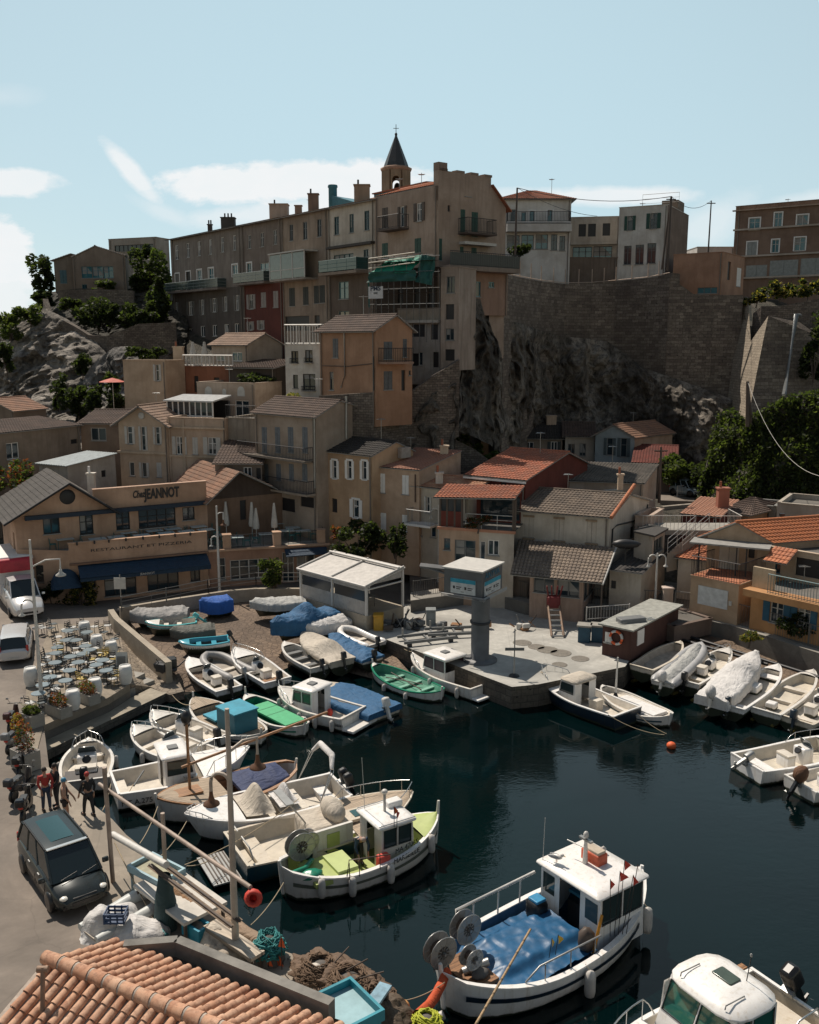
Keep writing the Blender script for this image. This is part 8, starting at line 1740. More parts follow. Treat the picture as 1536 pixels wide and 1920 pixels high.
person(Vector((onz(*zz(ZA,690,535),ZF)[0],onz(*zz(ZA,690,535),ZF)[1],ZF)),-1.8,'waiter in a white shirt beside the patterned parasol on the terrace',fabric((.6,.6,.58)),fabric((.03,.03,.035)),arms=((.5,.3),(.3,.1)))
bpy.context.view_layer.update();p = GB.root.matrix_world @ Vector((-.1,.15,.36));person(p,-1.2,'man in a dark blue sweater bending over on the green fishing boat deck',fabric((.02,.05,.09)),fabric((.03,.03,.035)),bend=1.05,hair=flat((.4,.3,.25),.6),arms=((.15,0),(.25,0)),k=.95)
# ------------------------------------------------------------ crane tower, pavilion, kiosk, pier furniture
def crane():
 b = onz(900,1238,QZ);t = thing('crane_tower','grey cylindrical crane pillar with a boxy head and two blue white signs on the pier','crane',b);g = flat((.13,.135,.14),.55,.1,.15,1.5);zb = 4.75;mb = MB();mb.lathe([(.95,0),(.95,.08),(.56,.1),(.5,.15),(.5,zb-QZ)],b,g,22);mb.lathe([(.56,0),(.58,.12),(.5,.14)],(b.x,b.y,zb-1.4),DARK,20);mb.build('pillar',t)
 c0,c1 = onz(*zz(Z5q,492,205),zb),onz(*zz(Z5q,690,236),zb);w = Wl(c0,c1);d = w.d;bk = -w.n;k_ = onz(*zz(Z5q,800,212),zb);dp = 2.6;mb = MB();q = [w.P(0,0),w.P(w.L,0),w.P(w.L,0,-dp),w.P(0,0,-dp)];mb.prism(q,zb,zb+1.45,g);q2 = [w.P(-.1,0,.1),w.P(w.L+.1,0,.1),w.P(w.L+.1,0,-dp-.1),w.P(-.1,0,-dp-.1)];mb.prism(q2,zb+1.45,zb+1.53,PALE_SH);mb.build('head',t)
 mb = MB();a = w.P(0,zb+1.1,-1.2);e = a-d*2.1+w.n*.2;mb.tube([a,e],.16,g,4,True,False);mb.tube([a-Vector((0,0,.4)),e],.08,g,4);mb.tube([e,e-Vector((0,0,1.2))],.02,DARK,4);mb.build('jib',t);mb = MB();railing_mesh(mb,[w.P(0,zb-.1,.3),w.P(w.L+.3,zb-.1,.3),w.P(w.L+.3,zb-.1,-dp)],.2,METAL,2);mb.build('service_rail',t)
 wr = Wl(w.P(w.L,0),w.P(w.L,0,-dp));BL = flat((.03,.32,.45),.5);SW = flat((.60,.62,.62),.5)
 for ww,X0,X1,Y0,Y1 in ((w,.42,1.95,.12,.95),(wr,.3,2.3,.05,.85)):
  X1 = min(X1,ww.L-.1);mb = MB();ww.box(mb,X0,X1,zb+Y0,zb+Y1,.01,.04,SW);ww.box(mb,X0,X1,zb+Y1-.22,zb+Y1,.04,.05,BL);s_ = mb.build('sign',t);mb = MB();[ww.box(mb,X0+(X1-X0)*f,X0+(X1-X0)*(f+g_),zb+Y0+h_,zb+Y0+h_+k_,.04,.046,DARK) for f,g_,h_,k_ in ((.1,.08,.25,.16),(.23,.2,.34,.05),(.23,.16,.24,.05),(.56,.08,.25,.16),(.69,.2,.34,.05),(.69,.16,.24,.05),(.42,.12,.1,.03))];mb.build('pictogram',s_)
 text('ANYVA',wr.P(wr.L*.5,zb+1.14,.02),wr,.5,flat((.02,.16,.26),.5),t,sx=1.1)
crane()
def pavilion():
 c0,c1 = onz(563.7,1067.8,3.9),onz(687,1100.6,3.9);w = Wl(c0,c1);dp = 3.1;zb = 2.1;t = thing('pavilion','white framed event pavilion with a sloping panel roof and canvas side walls','pavilion',(c1.x,c1.y,zb));CF = flat((.60,.57,.53),.5,0,.05);CV = fabric((.42,.39,.36));P = w.P;zh = 4.55
 for u in (0,w.L/2,w.L):
  for o,zt in ((0,3.9),(-dp,zh)): mb = MB();mb.box(P(u,(zb+zt)/2,o),(.13,.13,zt-zb),CF,rz=atan2(w.d.y,w.d.x));mb.build('post',t)
 mb = MB();slab_panel(mb,P(-.15,3.95,.2),P(w.L+.15,3.95,.2),P(w.L+.15,zh+.05,-dp-.1),P(-.15,zh+.05,-dp-.1),flat((.56,.53,.49),.5),.08);rf = mb.build('roof',t);mb = MB()
 for u in (-.1,w.L/2,w.L+.1): mb.tube([P(u,4.0,.2),P(u,zh+.1,-dp)],.07,CF,4)
 mb.tube([P(-.15,zh+.1,-dp*.85),P(w.L+.15,zh+.1,-dp*.85)],.09,CF,4);mb.tube([P(-.15,3.98,.2),P(w.L+.15,3.98,.2)],.07,CF,4);mb.build('roof_beam',rf)
 for u0,u1 in ((.1,w.L/2-.1),(w.L/2+.1,w.L-.1)): mb = MB();w.box(mb,u0,u1,zb,zb+.85,-.03,0,CV);w.box(mb,u0,u1,3.6,3.9,-.03,0,CV);cv = mb.build('canvas_wall',t);mb = MB();w.box(mb,u0+.1,u1-.1,zb+.85,3.6,-.02,-.01,glass((.04,.045,.045),.2));mb.build('clear_window',cv)
 mb = MB();mb.face([P(w.L,3.95,0),P(w.L,3.95,-dp),P(w.L,zh,-dp)],CV);mb.tube([P(w.L,3.7,0),P(w.L,3.7,-dp)],.06,CF,4);mb.build('gable_canvas',t);mb = MB();q = [P(-.1,0,.1),P(w.L+.1,0,.1),P(w.L+.1,0,-dp),P(-.1,0,-dp)];mb.prism(q,.3,zb,WALLC);mb.build('plinth',t)
 ct2 = table_sq(GREY_SH,IRON,.7,1.0);put(ct2,False,P(w.L*.75,zb,-1.4),atan2(w.d.y,w.d.x),'dark table inside the white pavilion','tables inside the pavilion');put(ct2,True,P(w.L*.3,zb,-1.6),atan2(w.d.y,w.d.x),'dark table inside the white pavilion','tables inside the pavilion')
pavilion()
RBR = P_(.075,.035,.028,.6);K = house('harbour_kiosk','dark red harbour kiosk with a flat cluttered roof at the end of the pier','kiosk',Z6q,(375,208),(528,246),50,48.9,rx=775,z0=1.2,wm=RBR,roof='flat',par=.02,wins=[(0,'C',385,245,420,300)],sh=WHITE)
w,wr = K['w'][0],K['w'][1];mb = MB();q = [w.P(-.2,0,.2),w.P(w.L+.2,0,.2),wr.P(wr.L+.2,0,.2),w.P(-.2,0,-wr.L-.2)];mb.prism(q,K['zt']+.07,K['zt']+.16,flat((.36,.36,.32),.7,0,.2));K['z']=K['zt']+.16;mb.build('roof',K['root']);wr.box(mb2 := MB(),.7,1.5,1.9,2.75,.01,.06,WHITE);mb2.build('window_surround',K['root']);u,z = w.hit(*zz(Z6q,450,272))
def ring(par,w,u,z,r=.36):
 M_ = Matrix(((w.d.x,0,w.n.x,w.P(u,z,.1).x),(w.d.y,0,w.n.y,w.P(u,z,.1).y),(0,1,0,z),(0,0,0,1)));mb = MB()
 for i in range(8): mb.tube([M_ @ Vector((r*cos(a),r*sin(a),0)) for a in [pi/4*(i+j/4) for j in range(5)]],.075,ORNG if i % 2 else WCH,8)
 return tag(mb.build('life_ring',None,loc=w.P(u,z,.1)),'orange and white life ring on the dark red harbour kiosk','life ring')
ring(K['root'],w,u,z)
c = w.P(w.L*.6,K['z']+.12,-1.3);mb = MB();mb.rbox(c,(1.6,.7,.24),.12,GREY_SH,rz=.3);tag(mb.build('rolled_tarp',loc=c),'grey rolled dinghy cover on the kiosk roof','tarp');mb = MB();a = w.P(w.L*.5,K['z']+.05,-.4);e = a+Vector((2.1,.8,0));nn = Vector((-.1,.3,0));mb.tube([a,e],.03,STEEL,4);mb.tube([a+nn,e+nn],.03,STEEL,4);[mb.tube([a.lerp(e,i/8),a.lerp(e,i/8)+nn],.02,STEEL,4) for i in range(9)];tag(mb.build('ladder',loc=a),'aluminium ladder lying on the kiosk roof','ladder')
house('flat_store','low flat roofed grey store behind the harbour kiosk','shed',Z6q,(560,165),(760,205),54.5,52,dp=3.2,z0=1.2,wm=P_(.16,.12,.1,.5),roof='flat',par=.02)
DISC = flat((.20,.18,.15),.8,0,.2,4,name='iron_cover')
for X,Y,r in ((908,470,.55),(985,492,.5),(1043,508,.62),(1112,525,.62),(1218,555,.5),(1108,587,.42)):
 p = onz(*zz(Z5q,X,Y),QZ);mb = MB();mb.lathe([(r,0),(r,.012),(r*.92,.018),(r*.9,.012)],(p.x,p.y,QZ),DISC,22);o = mb.build('manhole_cover',loc=p);tag(o,'round dark iron cover set in the concrete pier','manhole cover','iron covers in the pier')
def post_sign(b,h,lb,z,w_=.9,hh=.25,hz=None,m=None):
 p = onz(*b,z);t = thing('sign_post',lb,'sign',p);mb = MB();mb.tube([p,p+Vector((0,0,h))],.035,METAL,6);mb.lathe([(.3,0),(.25,.08),(.05,.15)],p,DARK,10);mb.build('post',t);mb = MB();mb.box(p+Vector((0,-.05,hz or h*.55)),(w_,.03,hh),m or GREY_SH);mb.build('plate',t)
post_sign((964,1268),2.6,'thin post with a narrow grey plate near the pier tip',QZ,1.0,.16,1.5);post_sign((228,1143),2.3,'white square sign on a post at the top of the ramp wall',1.5,.75,.75,1.75,PALE_SH)
def bin_(p,m,lb): t = thing('waste_bin',lb,'bin',p);mb = MB();mb.rbox(p+Vector((0,0,.45)),(.6,.6,.9),.08,m);mb.build('bin_body',t);mb = MB();mb.rbox(p+Vector((0,-.03,.95)),(.64,.68,.1),.05,m);mb.build('lid',t)
bin_(onz(710,1180,QZ),flat((.62,.33,.03),.5),'yellow waste bin beside the white pavilion');bin_(onz(808,1170,QZ),flat((.25,.27,.27),.5),'grey waste bin near the metal boat cradles')
def cradle(X,Y,rz,L,lb):
 p = onz(X,Y,QZ);t = thing('boat_cradle',lb,'boat cradle',p,rz,world=False);mb = MB()
 for y in (.6,-.6): mb.box((0,y,.25),(L,.12,.16),GREY_SH)
 for x in (-L*.4,0,L*.4): mb.box((x,0,.2),(.1,1.3,.1),GREY_SH)
 for x in (-L*.4,L*.4): mb.box((x,.6,.5),(.1,.1,.5),METAL);mb.box((x,-.6,.08),(.25,.2,.16),DARK)
 mb.build('frame',t)
cradle(800,1202,.35,3.2,'flat grey metal boat cradle on the pier, nearer to the water');cradle(852,1190,.15,3.4,'grey metal boat cradle beside the crane pillar')
def clutter(p,n,spread,lb,name,cat,ms,h=.9,seed=1):
 r = random.Random(seed);mb = MB();
 for i in range(n):
  q = p+Vector((r.uniform(-1,1)*spread[0],r.uniform(-1,1)*spread[1],r.uniform(.05,.3)));k = r.random();m = ms[i % len(ms)]
  if k < .4: mb.tube([q,q+Vector((r.uniform(-.5,.5),r.uniform(-.4,.4),r.uniform(.2,h)))],r.uniform(.02,.05),m,5)
  elif k < .75: mb.rbox(q+Vector((0,0,.1)),(r.uniform(.2,.7),r.uniform(.2,.5),r.uniform(.15,h*.6)),.04,m,rz=r.uniform(0,3))
  else: mb.blob(q,(r.uniform(.15,.4),r.uniform(.15,.3),r.uniform(.1,.3)),m,8,5,f=lambda v: v*(1+.3*noise.noise(v*5)))
 return tag(mb.build(name,loc=p),lb,cat,kind='stuff' if 0 else None)
clutter(onz(755,1178,QZ),26,(1.2,.7),'heap of dark anchors, motors and gear beside the pavilion','gear_heap','gear',(DARK,GREY_SH,METAL,BRN_SH),.9,2);clutter(onz(318,1256,1.0),16,(.6,.6),'bundle of black buoys and hoses at the foot of the ramp wall','gear_heap','gear',(BLK,DARK),.9,3);clutter(onz(915,1178,QZ),18,(3.0,.5),'row of planks and boxes along the back of the pier','gear_heap','gear',(BRN_SH,TEAK,GREY_SH,PALE_SH),.6,4)
t = thing('boat_winch','red hauling winch on an inclined rail at the back of the pier','winch',onz(1044,1192,QZ));p = t.location;mb = MB();a,e = p+Vector((0,-.4,.1)),p+Vector((.1,2.0,1.3));[mb.tube([a+Vector((s_,0,0)),e+Vector((s_,0,0))],.08,RUST,4) for s_ in (-.35,.35)];[mb.tube([a.lerp(e,i/6)+Vector((-.35,0,0)),a.lerp(e,i/6)+Vector((.35,0,0))],.05,METAL,4) for i in range(7)];mb.build('rail',t);mb = MB();mb.rbox(e+Vector((0,.2,.2)),(.8,.6,.7),.1,flat((.16,.015,.015),.6));[mb.tube([e+Vector((x,.2,.4)),e+Vector((x*1.5,.1,1.2))],.05,flat((.16,.015,.015),.6),5) for x in (-.3,-.1,.15,.35)];mb.build('winch_body',t)
for X0,X1,lb in ((1082,1104,'left of two blue storage doors below the walkway'),(1107,1130,'right of two blue storage doors below the walkway')):
 a,e = onz(X0,1202,1.2),onz(X1,1204,1.2);a.y -= .25;e.y -= .25;w = Wl(a,e);mb = MB();w.box(mb,0,w.L,1.21,2.15,-.6,0,flat((.015,.07,.12),.6));w.box(mb,-.08,w.L+.08,2.15,2.25,-.7,.06,CONC);tag(mb.build('storage_locker',loc=a),lb,'locker')
def fence(pts,h,lb,m=METAL,sp=.16,name='fence',r=.012,posts=True):
 P = [onz(x,y,z) for x,y,z in pts];t = thing(name,lb,'fence',P[0]);mb = MB();railing_mesh(mb,P,h,m,sp,r);mb.build('rail_panel',t)
 for a,b_ in zip(P,P[1:]):
  n = max(1,int((b_-a).length/2.2))
  for i in range(n+1): mb = MB();q = a.lerp(b_,i/n);mb.box(q+Vector((0,.05,h/2)),(.06,.06,h+.05),m);mb.build('post',t)
FN = flat((.16,.155,.145),.6,.3)
fence([(775,1120,1.95),(905,1103,1.95),(990,1124,1.95),(1110,1134,1.95),(1240,1140,1.95)],1.1,'thin dark metal fence along the alley behind the pier',FN);fence([(1266,1147,1.95),(1300,1150,1.95),(1440,1188,1.95),(1600,1240,1.95)],1.3,'long dark metal fence above the right slipway',FN)
fence([(1100,1163,2.0),(1180,1157,2.0)],.8,'short pale crowd barrier near the blue storage doors',PALE_SH,.18,'barrier');fence([(228,1146,2.0),(390,1112,1.95),(480,1098,1.95),(562,1098,1.95)],.9,'thin rail along the wall in front of the restaurant',FN,1.8)
fence([(1270,932,4.7),(1395,916,4.7),(1445,912,4.7)],1.0,'pale railing of the upper road behind the stairs',PALE_SH,.2);fence([(1430,920,4.9),(1660,918,4.9)],1.5,'taller pale railing on the wall at the right edge',PALE_SH,.2)
P = [onz(1430,944,4.0),onz(1660,945,4.0)];wall_pts('road_wall',[Vector((p.x,p.y,4.75)) for p in P],.4,1,P_(.45,.44,.42,.5),'white painted retaining wall of the upper road at the right edge');P = [onz(1245,950,4.6),onz(1300,945,4.6),onz(1430,928,4.6)];wall_pts('road_wall',P,.4,1,P_(.3,.27,.23,.6),'grey beige wall under the pale road railing')
def hill_fence():
 w = [at(*p) for p in ((946,514,84.3),(975,520,90.3),(1015,527,97.3),(1060,532,102.3),(1110,531,104.3),(1155,527,104.3),(1215,521,101.8),(1256,513,99.4))];t = thing('villa_fence','rusty mesh fence with pale posts along the top of the great stone wall','fence',w[0]);m = flat((.55,.42,.33),.7)
 for a,b_ in zip(w,w[1:]):
  mb = MB();mb.tube([a+Vector((0,0,.1)),b_+Vector((0,0,.1))],.04,m,4);mb.build('rail',t)
  for i in range(2): mb = MB();q = a.lerp(b_,i/2);mb.tube([q,q+Vector((0,0,1.5))],.05,m,4);mb.build('post',t)
hill_fence()
# stairs on the right
def stairs():
 st = CONC;a,e = at(*zz(Z8,390,1300),58.5),at(*zz(Z8,590,1130),61);t = thing('outdoor_stairs','pale concrete stairs with metal railings climbing to a landing on the right','stairs',(a.x,a.y,a.z));mb = MB();n = 12;side = Vector((1.2,.9,0))
 for i in range(n): p = a.lerp(e,i/n);q = a.lerp(e,(i+1)/n);mb.prism([p,p+side,q+side,q],p.z-1.2,p.z+.05,st)
 mb.build('flight',t);mb = MB();q = at(*zz(Z8,350,1100),62);r_ = at(*zz(Z8,665,1130),61);mb.prism([(e.x-3.5,e.y),(e.x+3.0,e.y-.2),(e.x+3.0,e.y+2.5),(e.x-3.5,e.y+2.5)],e.z-.3,e.z+.02,st);mb.build('landing',t)
 for o in (Vector((0,0,0)),side): mb = MB();railing_mesh(mb,[a+o,e+o],1.0,PALE_SH,1.2,.02,.03);mb.build('railing',t)
 mb = MB();railing_mesh(mb,[Vector((e.x-3.5,e.y,e.z)),Vector((e.x-.1,e.y,e.z))],1.0,PALE_SH,.25);railing_mesh(mb,[Vector((e.x+1.3,e.y-.1,e.z)),Vector((e.x+3.0,e.y-.2,e.z)),Vector((e.x+3.0,e.y+2.5,e.z))],1.0,PALE_SH,.25);mb.build('landing_railing',t)
 mb = MB();u1 = Vector((e.x-3.5,e.y+2.2,e.z));u0 = u1+Vector((-1.8,2.5,2.2));
 for i in range(8): p = u1.lerp(u0,i/8);q = u1.lerp(u0,(i+1)/8);s2 = Vector((1.3,.6,0));mb.prism([p,p+s2,q+s2,q],p.z-1,p.z+.05,st)
 mb.build('upper_flight',t)
stairs()
# utility poles and wires
def upole(b,top,Y,lb,r=.13,cross=True,m=None):
 p,q = at(*b,Y),at(*top,Y+.3);t = thing('utility_pole',lb,'pole',p);mb = MB();mb.tube([p,q],[r,r*.7],m or BRN_SH,7);mb.build('shaft',t)
 if cross: mb = MB();mb.box(q-Vector((0,0,.3)),(1.0,.1,.1),m or BRN_SH);mb.build('crossarm',t)
 return q
q1 = upole((965,508),(970,352),92,'dark wooden pole rising in front of the white hipped villa',.12,False);q2 = upole((1251,508),(1259,368),101,'dark wooden pole leaning against the white villa with green shutters',.16,True);upole((1241,505),(1258,372),101.3,'inclined strut propping the dark leaning pole',.12,False)
q3 = upole((1328,475),(1334,376),113,'slim dark pole between the white villa and the brown block',.1,True);q4 = upole((1236,943),(1240,838),70,'brown wooden pole with two lamps beside the grey roofed house',.12,True);q5 = upole((1402,800),(1402,715),77,'dark double pole in front of the sunlit bastion',.18,False);upole((1410,800),(1403,722),77.2,'leaning strut of the dark double pole',.12,False)
line(q5,at(1560,895,60),2.0,'pale cable sagging from the double pole to the right edge',.018,PALE_SH,16,'cable','cable');line(q1,q2,.8,'wire between the two poles in front of the villas',.03,DARK,12,'cable','cable');line(q2,q3,1.0,'wire from the leaning pole to the slim pole',.025,DARK,12,'cable','cable');line(q1,at(1120,405,108),.5,'wire from the pole to the low beige villa',.025,DARK,12,'cable','cable')
mb = MB();p,q = at(1494,590,89),at(1470,740,87.2);mb.tube([at(1499,592,90.2),p,q],.22,flat((.34,.36,.36),.4,.4),10);tag(mb.build('downpipe',loc=q),'fat grey metal pipe running down the shaded bastion wall','pipe')
# satellite dish / dark umbrella stand on the lean-to, gate pillars
mb = MB();p = at(*zz(Z7,1160,925),57.5);mb.tube([p,p+Vector((0,0,.9))],.05,DARK,6);mb.blob(p+Vector((0,0,1.15)),(.85,.3,.3),DARK,10,6,f=lambda v: v*(1+.3*noise.noise(v*4)));tag(mb.build('covered_grill',loc=p),'dark covered appliance on a stand on the lean-to roof','grill')
for X,Y,lb in ((385,1690,'squat pale gate pillar left of the metal gate'),(190,1600,'low pale pillar beside the lean-to steps')):
 p = onz(*zz(Z8,X,Y),1.95);mb = MB();mb.box(p+Vector((0,0,.65)),(.6,.5,1.3),P_(.5,.4,.33));mb.box(p+Vector((0,0,1.33)),(.7,.6,.08),P_(.55,.45,.4));tag(mb.build('gate_pillar',loc=p),lb,'pillar')
# slipway timbers with green weed, reclining boats' ground
WEED = flat((.16,.13,.03),.6,0,.3,3,name='weedy_timber')
for i in range(9):
 f = i/8;a = onz(1185+f*300,1278+f*95,.05);e = onz(1235+f*290,1262+f*92,.12);mb = MB();mb.tube([a,e],.11,WEED,5);tag(mb.build('slip_timber',loc=a),'weedy wooden skid at the water edge of the right slipway','timber','weedy skids on the right slipway')
for a,e,lb in (((1280,1190),(1536,1270),'upper long dark rail behind the boats on the right slipway'),((1280,1200),(1440,1246),'lower short dark rail behind the boats on the right slipway')): mb = MB();a,e = onz(*a,1.3),onz(*e,1.3);mb.tube([a,e],.1,DARK,4);tag(mb.build('slip_rail',loc=a),lb,'rail')
# ------------------------------------------------------------ trees, shrubs, hedges
def bush(c,rad,n,size,ms,lb,name='shrub',cat='shrub',trunk=0,blobs=13,seed=1,group=None):
 r = random.Random(seed);base = Vector((c[0],c[1],c[2]-rad[2]-trunk));t = thing(name,lb,cat,base,group=group);mb = MB()
 for i in range(blobs):
  v = Vector((r.uniform(-.75,.75)*rad[0],r.uniform(-.7,.7)*rad[1],r.uniform(-.7,.75)*rad[2]));k = r.uniform(.22,.5)
  leaves(mb,Vector(c)+v,(rad[0]*k,rad[1]*k,rad[2]*k),n//blobs,size,ms,r)
 mb.build('crown' if trunk else 'foliage',t);mb = MB();mb.tube([base-Vector((0,0,.3)),base+Vector((.1,0,trunk*.6+.2)),Vector(c)-Vector((0,0,rad[2]*.2))],[.16*max(.4,trunk/3),.12*max(.4,trunk/3),.05],BRN_SH,6)
 for k in range(4): a = k*1.6;mb.tube([base+Vector((.05,0,trunk*.7+.2)),Vector(c)+Vector((cos(a)*rad[0]*.5,sin(a)*rad[1]*.5,rad[2]*.1))],[.07,.02],BRN_SH,4)
 mb.build('trunk',t)
def bx(x0,y0,x1,y1,Y,dp,n,size,ms,lb,**k):
 c = at((x0+x1)/2,(y0+y1)/2,Y);a,b_ = at(x0,y0,Y),at(x1,y1,Y);bush(c,(abs(b_.x-a.x)/2,dp,abs(a.z-b_.z)/2),n,size,ms,lb,seed=int(x0+y0),**k)
G1,G2,G3 = (LF1,LF3),(LF1,LF2),(LF3,LF3,LF1)
bx(52,478,105,550,119,2.2,1500,.28,G3,'dark windswept pine left of the gabled clifftop house',name='pine_tree',cat='tree',trunk=2.2);bx(246,455,322,560,121,3,3200,.3,G1,'big dark olive tree between the gabled house and the tenement row',name='tree',cat='tree',trunk=2)
bx(268,520,325,610,113,2,2000,.3,G3,'dark shrub mass against the left end of the tenement row');bx(172,527,222,546,119,1.5,700,.22,G2,'clipped green hedge in front of the long teal window',name='hedge',cat='hedge')
for i,(x0,y0,x1,y1,Y) in enumerate(((108,555,170,600,112),(150,560,215,622,111),(200,570,270,615,111),(62,545,100,575,116),(250,580,300,612,110))): bx(x0,y0,x1,y1,Y,2,1500,.28,G3,('dark shrub under the terrace wall, leftmost','dark shrub in the dip of the winding wall','dark shrub above the winding wall, right of its dip','low dark shrub at the top end of the winding wall','dark shrub where the winding wall meets the tenement')[i])
for i,(x0,y0,x1,y1,Y,ms) in enumerate(((-10,585,45,640,108,G2),(30,568,82,610,110,G2),(90,700,130,770,95,G3),(125,720,165,785,94,G3),(135,665,172,705,100,G3),(195,700,235,770,93,G3),(150,720,205,775,93,G1),(240,650,310,672,96,G3),(-5,640,25,700,102,G1))): bx(x0,y0,x1,y1,Y,1.6,1100,.24,ms,('green scrub on the skyline at the left edge','green scrub on top of the pale cliff','dark shrub low on the pale cliff face','dark shrub at the cliff foot between two rocks','shrub in the cleft above the small outcrop','shrub left of the beige flat roofed house','dark shrub under the small outcrop','dark hedge above the beige flat roofed house','small scrub on the left edge of the cliff')[i])
bx(-20,850,70,925,70,1.5,1300,.16,(LF1,LF2,LFR),'flowering shrub with red and yellow blossom at the left edge');bx(620,978,722,1055,63,2,3000,.16,(LF3,LF1,LF3),'big dark oleander between the restaurant and the cream houses');bx(618,985,652,1015,62.4,.6,350,.12,(LFR,LF1),'small pink flowering shrub at the restaurant terrace corner')
bx(718,980,762,1045,62,1,900,.18,G3,'dark pointed shrub left of the small white house',trunk=1);bx(485,1045,540,1108,61.5,1,1500,.13,G2,'round leaved small tree in front of the right restaurant windows',name='tree',cat='tree',trunk=1.0);bx(62,1085,130,1150,60.5,.8,1500,.12,G1,'dark hedge beside the delivery truck',name='hedge',cat='hedge');bx(115,1082,185,1142,60,.8,1500,.12,(LF3,LF1,LFY),'dark hedge with yellowish tips under the door awning',name='hedge',cat='hedge')
for i in range(4): bx(822+i*26,798+i*16,856+i*26,832+i*14,79,.8,500,.18,G2,'clump of hedge along the curved slope wall',name='hedge',cat='hedge',group='hedge clumps along the slope wall')
bx(952,458,996,484,101,1,700,.2,G3,'dark round shrub in front of the white hipped villa');bx(1245,852,1292,905,84,2,1900,.22,(LF2,LF1),'pale flowered bushy tree behind the pole with two lamps',name='tree',cat='tree',trunk=1.2);bx(1285,868,1335,910,83,2,1300,.22,G1,'dark bushy tree right of the pale flowered one',name='tree',cat='tree',trunk=1)
for i,(x0,y0,x1,y1,Y) in enumerate(((1398,540,1440,572,97),(1436,528,1490,562,95.5),(1485,520,1545,560,94))): bx(x0,y0,x1,y1,Y,1,700,.22,(LF1,LFY,LF3),('dry yellowish shrub above the bastion, left','dry yellowish shrub above the bastion, middle','dry yellowish shrub above the bastion, at the right edge')[i])
bx(1508,580,1550,720,88,1.5,1200,.25,G3,'dark creeper hanging down the shaded wall at the right edge');bx(1455,1150,1545,1200,50,.7,1100,.12,G1,'dark shrubs in front of the ochre house');bx(1385,1180,1425,1205,50,.5,400,.1,(LFY,LF2),'yellow green shrub at the fence above the slipway')
bx(868,965,925,992,59.3,.4,500,.1,(LF1,LFR,LF3),'potted plants along the red house veranda rail');bx(430,700,520,722,84,1,700,.2,G3,'dark planting on the shed between the cottage and narrow white house');bx(537,735,565,748,74,.5,250,.12,(LFY,LF2),'yellow green shrub at the foot of the narrow white house')
def ivy():
 cols = [(1318,905,79,4.6,78),(1335,815,81,4.6,78),(1348,775,81,4.6,77),(1372,770,80,4.6,76),(1400,790,78,4.6,75.5),(1430,770,77.5,4.6,75),(1465,748,77,4.6,74.5),(1500,740,76.5,4.6,74),(1560,735,76,4.6,73.5),(1640,740,75,4.6,73)]
 o = rock_sheet('embankment',cols,rockm((.05,.045,.035),(.1,.09,.075),(.2,.18,.15),.4),nv=50,nu=90,amp=.9,s=.3,back=3);me = o.data;r = random.Random(5);mb = MB();V = me.vertices;n = 0
 for p in me.polygons:
  c = p.center;d = noise.noise(Vector((c.x*.35,c.y*.35,c.z*.35)))
  if c.x < 25.6 and d > -.05 and c.z < 11: continue
  for _ in range(4 if d < .25 else 3):
   q = c+Vector((r.uniform(-.3,.3),r.uniform(-.5,0),r.uniform(-.25,.4)));s = r.uniform(.1,.24);a = Vector((r.gauss(0,1),r.gauss(0,.6),r.gauss(0,1))).normalized();b_ = a.cross(Vector((r.gauss(0,1),r.gauss(0,1),r.gauss(0,1)))).normalized();mb.face([q-a*s,q+b_*s*.5,q+a*s,q-b_*s*.5],(LF1,LF2,LF3,LF1)[int(r.random()*4)])
 tag(mb.build('ivy_cover'),None,None,kind='stuff')
ivy()
